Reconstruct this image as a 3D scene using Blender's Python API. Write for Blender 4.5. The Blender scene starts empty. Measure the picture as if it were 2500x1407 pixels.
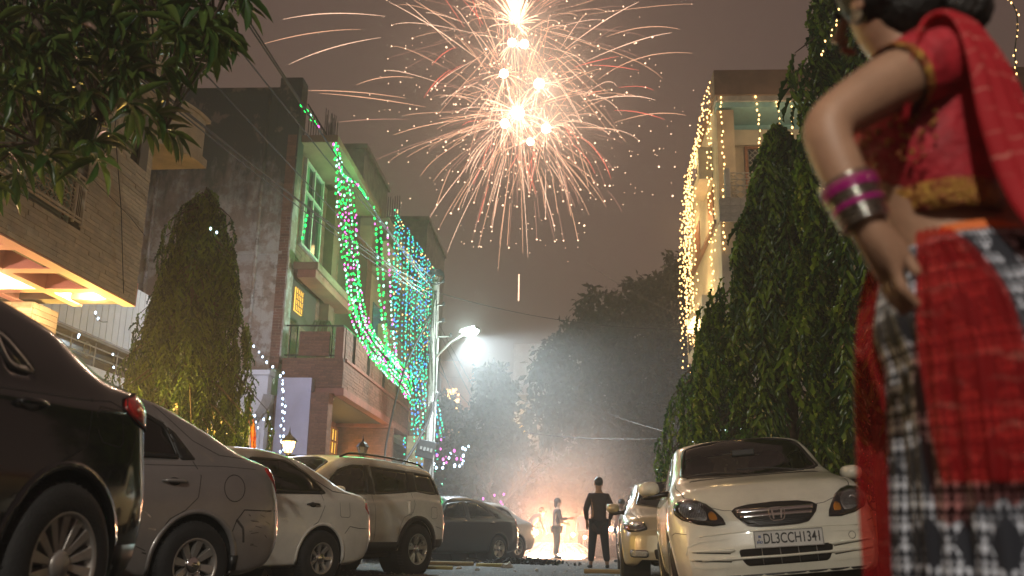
import bpy, math, random
import numpy as np
from mathutils import Vector, Matrix, Euler, geometry
from mathutils.bvhtree import BVHTree
R = math.radians
rnd = random.Random(7)
scene = bpy.context.scene
col = scene.collection

# ------------------------------------------------------------------ camera
CAM_H, PITCH, ROLL, LENS = 0.55, R(14.55), R(1.15), 33.85
cd = bpy.data.cameras.new('camera')
cam = bpy.data.objects.new('camera', cd); col.objects.link(cam)
CAMM = Matrix.Translation((0, 0, CAM_H)) @ Matrix.Rotation(R(90) + PITCH, 4, 'X') @ Matrix.Rotation(ROLL, 4, 'Z')
cam.matrix_world = CAMM
cd.lens = LENS; cd.sensor_width = 36; cd.clip_start = 0.05; cd.clip_end = 800
cd.dof.use_dof = True; cd.dof.focus_distance = 13.0; cd.dof.aperture_fstop = 2.6
scene.camera = cam
# ------------------------------------------------------------------ night sky: brown urban glow
world = bpy.data.worlds.new('World'); scene.world = world; world.use_nodes = True
nt = world.node_tree; nt.nodes.clear()
wo = nt.nodes.new('ShaderNodeOutputWorld'); bg = nt.nodes.new('ShaderNodeBackground')
tc = nt.nodes.new('ShaderNodeTexCoord'); sx = nt.nodes.new('ShaderNodeSeparateXYZ'); rp = nt.nodes.new('ShaderNodeValToRGB')
nz = nt.nodes.new('ShaderNodeTexNoise'); nz.inputs['Scale'].default_value = 1.6; nz.inputs['Detail'].default_value = 3
mx = nt.nodes.new('ShaderNodeMath'); mx.operation = 'MULTIPLY_ADD'; mx.inputs[1].default_value = 0.42
nt.links.new(tc.outputs['Generated'], sx.inputs[0]); nt.links.new(tc.outputs['Generated'], nz.inputs['Vector'])
nt.links.new(nz.outputs[0], mx.inputs[0]); nt.links.new(sx.outputs['Z'], mx.inputs[2])
nt.links.new(mx.outputs[0], rp.inputs[0])
e = rp.color_ramp.elements
e[0].position = 0.05; e[0].color = (0.150, 0.095, 0.070, 1)
e[1].position = 0.85; e[1].color = (0.078, 0.048, 0.043, 1)
nt.links.new(rp.outputs[0], bg.inputs[0]); bg.inputs[1].default_value = 1.0
nt.links.new(bg.outputs[0], wo.inputs[0])
# ------------------------------------------------------------------ view, sampling
vs = scene.view_settings
vs.view_transform = 'Standard'; vs.look = 'None'; vs.exposure = 0.15; vs.gamma = 1.0; vs.use_curve_mapping = False
cy = scene.cycles
cy.use_denoising = True
try: cy.denoiser = 'OPENIMAGEDENOISE'; cy.denoising_input_passes = 'RGB_ALBEDO_NORMAL'; cy.denoising_prefilter = 'ACCURATE'
except Exception: pass
cy.max_bounces = 6; cy.diffuse_bounces = 2; cy.glossy_bounces = 3; cy.transmission_bounces = 4
cy.transparent_max_bounces = 16; cy.volume_bounces = 0
cy.sample_clamp_indirect = 2.0; cy.sample_clamp_direct = 0.0
cy.caustics_reflective = False; cy.caustics_refractive = False
cy.use_light_tree = True

def lamp(name, kind, loc, energy, color, size=0.05, parent=None, rot=None, **kw):
    l = bpy.data.lights.new(name, kind); l.energy = energy; l.color = color
    if kind in ('POINT', 'SPOT'): l.shadow_soft_size = size
    for k, v in kw.items(): setattr(l, k, v)
    o = bpy.data.objects.new(name, l); col.objects.link(o); o.location = loc
    if rot is not None: o.rotation_euler = rot
    if parent is not None: o.parent = parent
    return o

# ------------------------------------------------------------------ helpers
F = 2500 * LENS / 36
R3 = CAMM.to_3x3()
def at(px, py, Y):
    """point of the scene at distance Y up the street that the photograph shows at pixel px, py"""
    d = R3 @ Vector(((px - 1250) / F, -(py - 703.5) / F, -1))
    t = Y / d.y
    return Vector((d.x * t, Y, CAM_H + d.z * t))
def proj(P):
    q = R3.transposed() @ (Vector(P) - Vector((0, 0, CAM_H)))
    return (1250 + F * q.x / -q.z, 703.5 - F * q.y / -q.z)
SA = R(3.75)                                     # the street runs 3.75 degrees to the right of the view
def st(o, t, z=0.0):                             # street frame (offset, distance along) -> world
    return Vector((o * math.cos(SA) + t * math.sin(SA), -o * math.sin(SA) + t * math.cos(SA), z))
def onplane(px, py, o):                          # point on the facade plane at street offset o seen at that pixel
    d = R3 @ Vector(((px - 1250) / F, -(py - 703.5) / F, -1))
    n = Vector((math.cos(SA), -math.sin(SA), 0))
    t = o / d.dot(n)
    P = Vector((0, 0, CAM_H)) + d * t
    return (P.x * math.sin(SA) + P.y * math.cos(SA), P.z)      # (t along street, z)

def tag(o, label=None, cat=None, group=None, kind=None):
    if label: o['label'] = label
    if cat: o['category'] = cat
    if group: o['group'] = group
    if kind: o['kind'] = kind
    return o
def empty(name, loc=(0, 0, 0), rz=0.0, parent=None):
    o = bpy.data.objects.new(name, None); col.objects.link(o)
    o.location = loc; o.rotation_euler = (0, 0, rz); o.empty_display_size = 0.2
    if parent is not None: o.parent = parent
    return o
def link(name, me, parent=None, M=None):
    o = bpy.data.objects.new(name, me); col.objects.link(o)
    if parent is not None: o.parent = parent
    if M is not None: o.matrix_local = M
    return o

class MB:
    """collects shapes, builds ONE mesh object"""
    def __init__(s): s.v = []; s.f = []; s.M = None
    def add(s, vs_, fs):
        n = len(s.v)
        if s.M is not None: vs_ = [tuple(s.M @ Vector(p)) for p in vs_]
        s.v.extend([tuple(p) for p in vs_]); s.f.extend([tuple(i + n for i in f) for f in fs]); return s
    def box(s, x0, x1, y0, y1, z0, z1):
        return s.add([(x0, y0, z0), (x1, y0, z0), (x1, y1, z0), (x0, y1, z0), (x0, y0, z1), (x1, y0, z1), (x1, y1, z1), (x0, y1, z1)],
                     [(0, 3, 2, 1), (4, 5, 6, 7), (0, 1, 5, 4), (1, 2, 6, 5), (2, 3, 7, 6), (3, 0, 4, 7)])
    def cb(s, c, d): return s.box(c[0] - d[0] / 2, c[0] + d[0] / 2, c[1] - d[1] / 2, c[1] + d[1] / 2, c[2] - d[2] / 2, c[2] + d[2] / 2)
    def tube(s, pts, r, n=6, cap=True):
        pts = [Vector(p) for p in pts]; m = len(pts)
        rs = r if isinstance(r, (list, tuple)) else [r] * m
        vv = []; prev = None
        for i, p in enumerate(pts):
            t = (pts[min(i + 1, m - 1)] - pts[max(i - 1, 0)])
            t = t.normalized() if t.length > 1e-9 else Vector((0, 0, 1))
            if prev is None:
                a = Vector((0, 0, 1)) if abs(t.z) < 0.9 else Vector((1, 0, 0))
                u = t.cross(a).normalized()
            else:
                u = prev - t * prev.dot(t)
                u = u.normalized() if u.length > 1e-6 else t.orthogonal().normalized()
            prev = u; w = t.cross(u)
            for k in range(n):
                a = 2 * math.pi * k / n
                vv.append(p + (u * math.cos(a) + w * math.sin(a)) * rs[i])
        ff = [(i * n + k, i * n + (k + 1) % n, (i + 1) * n + (k + 1) % n, (i + 1) * n + k) for i in range(m - 1) for k in range(n)]
        if cap: ff += [tuple(range(n))[::-1], tuple((m - 1) * n + k for k in range(n))]
        return s.add(vv, ff)
    def lathe(s, prof, n=16, axis='Z', c=(0, 0, 0), cap=True):
        vv = []
        for r_, h in prof:
            for k in range(n):
                a = 2 * math.pi * k / n; x, y = r_ * math.cos(a), r_ * math.sin(a)
                p = (x, y, h) if axis == 'Z' else ((x, h, y) if axis == 'Y' else (h, x, y))
                vv.append((p[0] + c[0], p[1] + c[1], p[2] + c[2]))
        m = len(prof)
        ff = [(i * n + k, i * n + (k + 1) % n, (i + 1) * n + (k + 1) % n, (i + 1) * n + k) for i in range(m - 1) for k in range(n)]
        if cap: ff += [tuple(range(n))[::-1], tuple((m - 1) * n + k for k in range(n))]
        return s.add(vv, ff)
    def ball(s, c, r, n=8, m=5):
        rr = r if isinstance(r, (tuple, list)) else (r, r, r)
        vv = [(c[0], c[1], c[2] - rr[2])]
        for i in range(1, m):
            b = math.pi * i / m
            for k in range(n):
                a = 2 * math.pi * k / n
                vv.append((c[0] + rr[0] * math.sin(b) * math.cos(a), c[1] + rr[1] * math.sin(b) * math.sin(a), c[2] - rr[2] * math.cos(b)))
        vv.append((c[0], c[1], c[2] + rr[2])); L = len(vv) - 1
        ff = [(0, 1 + (k + 1) % n, 1 + k) for k in range(n)]
        for i in range(m - 2):
            for k in range(n):
                a = 1 + i * n; ff.append((a + k, a + (k + 1) % n, a + n + (k + 1) % n, a + n + k))
        a = 1 + (m - 2) * n
        ff += [(a + k, a + (k + 1) % n, L) for k in range(n)]
        return s.add(vv, ff)
    def mesh(s, name, smooth=False):
        me = bpy.data.meshes.new(name); me.from_pydata(s.v, [], s.f)
        if smooth: me.shade_smooth()
        me.update(); return me
    def build(s, name, mat, parent=None, smooth=False, kind=None, bevel=0):
        me = s.mesh(name, smooth)
        if mat is not None: me.materials.append(mat)
        o = link(name, me, parent)
        if kind: o['kind'] = kind
        if bevel:
            b = o.modifiers.new('bevel', 'BEVEL'); b.width = bevel; b.segments = 2; b.limit_method = 'ANGLE'; b.angle_limit = R(40)
        return o

def fastmesh(name, V, FC, mat, parent=None, smooth=False, kind=None):
    """V: (n,3) array, FC: (m,k) array with k = 3 or 4"""
    V = np.asarray(V, dtype=np.float32); FC = np.asarray(FC, dtype=np.int32)
    me = bpy.data.meshes.new(name); k = FC.shape[1]
    me.vertices.add(len(V)); me.vertices.foreach_set('co', V.ravel())
    me.loops.add(FC.size); me.loops.foreach_set('vertex_index', FC.ravel())
    me.polygons.add(len(FC)); me.polygons.foreach_set('loop_start', np.arange(0, FC.size, k, dtype=np.int32))
    me.update(calc_edges=True)
    if smooth: me.shade_smooth()
    if mat is not None: me.materials.append(mat)
    o = link(name, me, parent)
    if kind: o['kind'] = kind
    return o

# ------------------------------------------------------------------ materials
MATS = {}
def mat(name, c=(0.5, 0.5, 0.5), rough=0.6, metal=0.0, var=0.0, vscale=6.0, c2=None, bump=0.0, bscale=40.0, coat=0.0,
        emit=None, estr=1.0, alpha=None, spec=None, trans=0.0, coords='Object', rand=0.0, detail=4):
    m = bpy.data.materials.new(name); m.use_nodes = True; t = m.node_tree; b = t.nodes['Principled BSDF']
    b.inputs['Base Color'].default_value = (*c, 1); b.inputs['Roughness'].default_value = rough; b.inputs['Metallic'].default_value = metal
    if coat: b.inputs['Coat Weight'].default_value = coat; b.inputs['Coat Roughness'].default_value = 0.05
    if spec is not None: b.inputs['Specular IOR Level'].default_value = spec
    if trans: b.inputs['Transmission Weight'].default_value = trans
    if emit: b.inputs['Emission Color'].default_value = (*emit, 1); b.inputs['Emission Strength'].default_value = estr
    tcn = t.nodes.new('ShaderNodeTexCoord')
    src = None
    if var > 0 or c2 is not None:
        n = t.nodes.new('ShaderNodeTexNoise'); n.inputs['Scale'].default_value = vscale; n.inputs['Detail'].default_value = detail; n.inputs['Roughness'].default_value = 0.65
        t.links.new(tcn.outputs[coords], n.inputs['Vector'])
        r_ = t.nodes.new('ShaderNodeValToRGB'); r_.color_ramp.elements[0].position = 0.35; r_.color_ramp.elements[1].position = 0.65
        a = c2 if c2 is not None else tuple(x * (1 - var) for x in c)
        d = c if c2 is not None else tuple(min(1, x * (1 + var)) for x in c)
        r_.color_ramp.elements[0].color = (*a, 1); r_.color_ramp.elements[1].color = (*d, 1)
        t.links.new(n.outputs[0], r_.inputs[0]); src = r_.outputs[0]
        t.links.new(src, b.inputs['Base Color'])
        mr = t.nodes.new('ShaderNodeMapRange'); mr.inputs[3].default_value = rough * 0.8; mr.inputs[4].default_value = min(1, rough * 1.25)
        t.links.new(n.outputs[0], mr.inputs[0]); t.links.new(mr.outputs[0], b.inputs['Roughness'])
    if rand:
        oi = t.nodes.new('ShaderNodeObjectInfo'); gm = t.nodes.new('ShaderNodeNewGeometry')
        ad = t.nodes.new('ShaderNodeMath'); ad.operation = 'ADD'; t.links.new(oi.outputs['Random'], ad.inputs[0]); t.links.new(gm.outputs['Random Per Island'], ad.inputs[1])
        fr = t.nodes.new('ShaderNodeMath'); fr.operation = 'FRACT'; t.links.new(ad.outputs[0], fr.inputs[0])
        mr = t.nodes.new('ShaderNodeMapRange'); mr.inputs[3].default_value = 1 - rand; mr.inputs[4].default_value = 1 + rand
        t.links.new(fr.outputs[0], mr.inputs[0])
        h = t.nodes.new('ShaderNodeHueSaturation'); t.links.new(mr.outputs[0], h.inputs['Value'])
        if src is not None: t.links.new(src, h.inputs['Color'])
        else: h.inputs['Color'].default_value = (*c, 1)
        t.links.new(h.outputs[0], b.inputs['Base Color'])
    if bump:
        n = t.nodes.new('ShaderNodeTexNoise'); n.inputs['Scale'].default_value = bscale; n.inputs['Detail'].default_value = 5
        t.links.new(tcn.outputs[coords], n.inputs['Vector'])
        bp = t.nodes.new('ShaderNodeBump'); bp.inputs['Strength'].default_value = bump; bp.inputs['Distance'].default_value = 0.02
        t.links.new(n.outputs[0], bp.inputs['Height']); t.links.new(bp.outputs[0], b.inputs['Normal'])
    MATS[name] = m; return m
def glow(name, c, s, sampled=False):
    m = bpy.data.materials.new(name); m.use_nodes = True; t = m.node_tree; t.nodes.clear()
    o = t.nodes.new('ShaderNodeOutputMaterial'); e_ = t.nodes.new('ShaderNodeEmission')
    e_.inputs[0].default_value = (*c, 1); e_.inputs[1].default_value = s; t.links.new(e_.outputs[0], o.inputs[0])
    m.cycles.emission_sampling = 'AUTO' if sampled else 'NONE'
    MATS[name] = m; return m
def glass_mat(name, tint=(0.35, 0.4, 0.38), rough=0.02, blend=0.12, refl=(0.9, 0.9, 0.9)):
    m = bpy.data.materials.new(name); m.use_nodes = True; t = m.node_tree; t.nodes.clear()
    o = t.nodes.new('ShaderNodeOutputMaterial'); mxs = t.nodes.new('ShaderNodeMixShader'); tr = t.nodes.new('ShaderNodeBsdfTransparent')
    g = t.nodes.new('ShaderNodeBsdfGlossy'); lw = t.nodes.new('ShaderNodeFresnel'); lw.inputs[0].default_value = 1.55
    tr.inputs[0].default_value = (*tint, 1); g.inputs[0].default_value = (*refl, 1); g.inputs[1].default_value = rough
    ad = t.nodes.new('ShaderNodeMath'); ad.operation = 'ADD'; ad.inputs[1].default_value = blend * 0.3
    t.links.new(lw.outputs[0], ad.inputs[0]); t.links.new(ad.outputs[0], mxs.inputs[0])
    t.links.new(tr.outputs[0], mxs.inputs[1]); t.links.new(g.outputs[0], mxs.inputs[2]); t.links.new(mxs.outputs[0], o.inputs[0])
    MATS[name] = m; return m
# ------------------------------------------------------------------ palette
mat('asphalt', (0.036, 0.029, 0.023), 0.85, c2=(0.018, 0.015, 0.013), vscale=5, bump=0.9, bscale=45)
mat('paving', (0.16, 0.14, 0.12), 0.85, var=0.35, vscale=3, bump=0.5, rand=0.15)
mat('kerb_paint', (0.35, 0.32, 0.26), 0.8, var=0.4, vscale=5, bump=0.4)
mat('cladding', (0.50, 0.40, 0.27), 0.7, var=0.22, vscale=2.2, rand=0.14, bump=0.3, bscale=30)
mat('cladding_joint', (0.16, 0.13, 0.10), 0.9)
mat('brown_brick', (0.19, 0.085, 0.058), 0.75, var=0.28, vscale=2.5, rand=0.22, bump=0.3, bscale=30)
mat('brown_joint', (0.075, 0.045, 0.035), 0.9, var=0.2)
mat('red_plaster', (0.30, 0.115, 0.085), 0.7, var=0.18, vscale=3, bump=0.15)
mat('pink_paint', (0.86, 0.46, 0.40), 0.7, var=0.06, vscale=3)
mat('cream_paint', (0.62, 0.54, 0.42), 0.75, var=0.13, vscale=1.6, bump=0.12)
mat('beige_paint', (0.52, 0.43, 0.31), 0.75, var=0.16, vscale=1.4, bump=0.15)
mat('brown_paint', (0.25, 0.155, 0.105), 0.8, var=0.18, vscale=2)
mat('white_paint', (0.66, 0.65, 0.66), 0.7, var=0.10, vscale=1.3, bump=0.1)
mat('lavender_paint', (0.52, 0.50, 0.62), 0.75, var=0.10, vscale=1.2, bump=0.12)
mat('teal_paint', (0.30, 0.55, 0.56), 0.6, var=0.1)
mat('mint_paint', (0.50, 0.66, 0.58), 0.55, var=0.1)
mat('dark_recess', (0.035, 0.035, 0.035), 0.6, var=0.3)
mat('black_metal', (0.02, 0.02, 0.02), 0.4, metal=0.4)
mat('grey_metal', (0.30, 0.29, 0.27), 0.45, metal=0.5, var=0.2)
mat('cream_metal', (0.60, 0.50, 0.30), 0.5, var=0.15, vscale=9)
mat('wood', (0.30, 0.115, 0.05), 0.5, var=0.25, vscale=7)
mat('grill_stone', (0.46, 0.43, 0.38), 0.7, var=0.2)
mat('concrete', (0.22, 0.20, 0.175), 0.85, var=0.3, vscale=2.5, bump=0.4)
mat('ac_plastic', (0.55, 0.5, 0.42), 0.5, var=0.1)
mat('bark', (0.085, 0.060, 0.042), 0.9, var=0.35, vscale=12, bump=0.7, bscale=25)
mat('window_dark', (0.018, 0.020, 0.022), 0.12)
mat('curtain_green', (0.10, 0.22, 0.12), 0.9, var=0.3, vscale=8)
mat('far_plaster', (0.34, 0.29, 0.24), 0.85, var=0.2, vscale=0.8)
mat('far_pink', (0.60, 0.32, 0.24), 0.8, var=0.12, vscale=0.8)
glow('warm_pane', (1.0, 0.60, 0.10), 1.55)
glow('bulb_white_hot', (1.0, 0.80, 0.42), 40.0)
glow('lantern_glass', (1.0, 0.66, 0.22), 6.0)
glow('lamp_lens', (0.78, 1.0, 0.92), 60.0)

def dirty_wall():
    m = mat('mouldy_plaster', (0.33, 0.30, 0.29), 0.9, bump=0.35, bscale=14); t = m.node_tree; b = t.nodes['Principled BSDF']
    tcn = [n for n in t.nodes if n.type == 'TEX_COORD'][0]
    def noise(sc, det, vec=None):
        n = t.nodes.new('ShaderNodeTexNoise'); n.inputs['Scale'].default_value = sc; n.inputs['Detail'].default_value = det; n.inputs['Roughness'].default_value = 0.68
        t.links.new(vec or tcn.outputs['Object'], n.inputs['Vector']); return n.outputs[0]
    def ramp(src, p0, p1, c0, c1):
        r_ = t.nodes.new('ShaderNodeValToRGB'); r_.color_ramp.elements[0].position = p0; r_.color_ramp.elements[1].position = p1
        r_.color_ramp.elements[0].color = c0; r_.color_ramp.elements[1].color = c1; t.links.new(src, r_.inputs[0]); return r_.outputs[0]
    def mixc(f, a, c):
        n = t.nodes.new('ShaderNodeMix'); n.data_type = 'RGBA'; t.links.new(f, n.inputs[0])
        for s_, v in ((6, a), (7, c)):
            if isinstance(v, tuple): n.inputs[s_].default_value = v
            else: t.links.new(v, n.inputs[s_])
        return n.outputs[2]
    base = ramp(noise(1.9, 10), .46, .54, (0.34, 0.26, 0.21, 1), (0.50, 0.48, 0.45, 1))
    mp = t.nodes.new('ShaderNodeMapping'); mp.inputs['Scale'].default_value = (1.5, 1.5, 0.55); t.links.new(tcn.outputs['Object'], mp.inputs[0])
    s = t.nodes.new('ShaderNodeSeparateXYZ'); t.links.new(tcn.outputs['Object'], s.inputs[0])
    # black mould that grew down from the parapet, its lower edge broken into runs
    mr = t.nodes.new('ShaderNodeMapRange'); mr.inputs[1].default_value = 7.2; mr.inputs[2].default_value = 11.2; t.links.new(s.outputs['Z'], mr.inputs[0])
    a = t.nodes.new('ShaderNodeMath'); a.operation = 'ADD'; t.links.new(mr.outputs[0], a.inputs[0])
    q = t.nodes.new('ShaderNodeMath'); q.operation = 'MULTIPLY_ADD'; q.inputs[1].default_value = 1.7; q.inputs[2].default_value = -0.85; t.links.new(noise(1.0, 9, mp.outputs[0]), q.inputs[0]); t.links.new(q.outputs[0], a.inputs[1])
    m1 = mixc(ramp(a.outputs[0], .30, .72, (0, 0, 0, 1), (1, 1, 1, 1)), base, (0.050, 0.047, 0.043, 1))
    fin = mixc(ramp(noise(1.15, 10), .56, .60, (0, 0, 0, 1), (0.85, 0.85, 0.85, 1)), m1, (0.20, 0.155, 0.12, 1))
    t.links.new(fin, b.inputs['Base Color'])
dirty_wall()

# ------------------------------------------------------------------ ground
def ground():
    n = 120
    xs = np.concatenate([np.linspace(-60, -12, 10), np.linspace(-11, 11, 110), np.linspace(12, 60, 10)])
    ys = np.concatenate([np.linspace(-28, -1, 8), np.linspace(0, 45, 190), np.linspace(46, 134, 14)])
    X, Y = np.meshgrid(xs, ys, indexing='ij')
    rs = np.random.RandomState(3)
    k = np.zeros_like(X)
    for a in range(14):
        th = rs.rand() * 6.28; w = 0.6 + 6 * rs.rand(); k += 0.007 / (0.5 + w * 0.35) * np.sin(w * (X * math.cos(th) + Y * math.sin(th)) + rs.rand() * 6)
    k *= np.exp(-((np.abs(X) / 9.5) ** 8)); k = np.where((Y > 45) | (Y < 0), 0, k)
    V = np.stack([X, Y, k - 0.004], -1).reshape(-1, 3)
    a, b = len(xs), len(ys)
    I = np.arange(a * b).reshape(a, b)
    FC = np.stack([I[:-1, :-1], I[1:, :-1], I[1:, 1:], I[:-1, 1:]], -1).reshape(-1, 4)
    tag(fastmesh('ground', V, FC, MATS['asphalt'], smooth=True), kind='structure')
ground()
def strip(name, o0, o1, t0, t1, z0, z1, m):
    b = MB(); b.M = Matrix.Rotation(-SA, 4, 'Z'); b.box(o0, o1, t0, t1, z0, z1)
    tag(b.build(name, m, bevel=0.015), kind='structure')
strip('pavement', -8.6, -5.35, -6, 70, -0.3, 0.10, MATS['paving'])
strip('pavement', 3.4, 9.5, 3.5, 70, -0.3, 0.10, MATS['paving'])
def kerb(o, t0, t1):
    b = None; i = 0; L = 0.9; t = t0
    me = MB().cb((0, 0, 0), (0.14, L - 0.02, 0.30)).mesh('kerb_stone'); me.materials.append(MATS['kerb_paint'])
    root = empty('kerb', st(o, t0), -SA); root['kind'] = 'structure'
    while t < t1:
        link('kerb_stone', me, root, Matrix.Translation((0, t - t0 + L / 2, -0.02 + rnd.uniform(-.008, .008)))); t += L
kerb(-5.27, 0, 45); kerb(3.32, 3.5, 45)

# ------------------------------------------------------------------ building helper: author in street coordinates
class Bld:
    def __init__(s, name, o, t, label, cat='building', group=None):
        s.root = empty(name, st(o, t), -SA); tag(s.root, label, cat, group); s.o = o; s.t = t
        s.T = Matrix.Translation((-o, -t, 0))
    def mb(s): b = MB(); b.M = s.T.copy(); return b
    def box(s, name, m, x0, x1, y0, y1, z0, z1, bevel=0, parent=None):
        return s.mb().box(x0, x1, y0, y1, z0, z1).build(name, MATS[m], parent or s.root, bevel=bevel)
def bricks(B, m, axis, plane, a0, a1, z0, z1, L, H, proud=0.012, gap=0.006, holes=(), nparts=150, near=0.0, seed=1, dirn=1, parent=None):
    """courses of separate bricks standing proud of a joint-coloured wall. axis 'x': wall runs along the street; 'y': wall faces the camera"""
    rr = random.Random(seed); items = []
    nrow = max(1, int(round((z1 - z0) / H))); H = (z1 - z0) / nrow
    for r_ in range(nrow):
        a = a0 - (L * 0.5 if r_ % 2 else 0) - rr.uniform(0, L * .2); zz = z0 + r_ * H
        while a < a1:
            l = L * rr.uniform(.75, 1.3); s0, s1 = max(a0, a), min(a1, a + l); a += l
            segs = [(s0, s1)]
            for (h0, h1, g0, g1) in holes:
                if zz + H * .5 > g0 and zz + H * .5 < g1:
                    ns = []
                    for (p, q) in segs:
                        if q <= h0 or p >= h1: ns.append((p, q)); continue
                        if p < h0: ns.append((p, h0))
                        if q > h1: ns.append((h1, q))
                    segs = ns
            for (p, q) in segs:
                if q - p > gap * 3: items.append((abs((p + q) / 2 - near), p + gap / 2, q - gap / 2, zz + gap / 2, zz + H - gap / 2, proud * rr.uniform(.55, 1.35)))
    items.sort()
    me = MB().cb((0, 0, 0), (1, 1, 1)).mesh('brick'); me.materials.append(MATS[m])
    big = B.mb()
    for i, (_, p, q, g, h, pr) in enumerate(items):
        c = ((plane + dirn * pr / 2, (p + q) / 2, (g + h) / 2), (pr, q - p, h - g)) if axis == 'x' else (((p + q) / 2, plane - pr / 2, (g + h) / 2), (q - p, pr, h - g))
        if i < nparts:
            link('brick', me, parent or B.root, Matrix.Translation(B.T @ Vector(c[0])) @ Matrix.Diagonal((*c[1], 1)))
        else: big.cb(*c)
    if len(items) > nparts: big.build('brickwork', MATS[m], parent or B.root, kind='stuff')

def jali(mb, axis, plane, a0, a1, z0, z1, cell, th=0.012, kind='hex'):
    """ornamental pierced screen made of bent bars"""
    nx = max(1, round((a1 - a0) / cell)); cx = (a1 - a0) / nx; nzr = max(1, round((z1 - z0) / cell)); cz = (z1 - z0) / nzr
    P = (lambda a, z: (plane, a, z)) if axis == 'x' else (lambda a, z: (a, plane, z))
    for i in range(nx + 1):
        pts = []
        for j in range(nzr * 4 + 1):
            z = z0 + (z1 - z0) * j / (nzr * 4); off = math.cos(j * math.pi / 2) * cx * 0.36 * (1 if i % 2 else -1)
            pts.append(P(min(a1, max(a0, a0 + i * cx + off)), z))
        mb.tube(pts, th, 4, cap=False)
    for j in range(nzr + 1): mb.tube([P(a0, z0 + j * cz), P(a1, z0 + j * cz)], th, 4)

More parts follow.
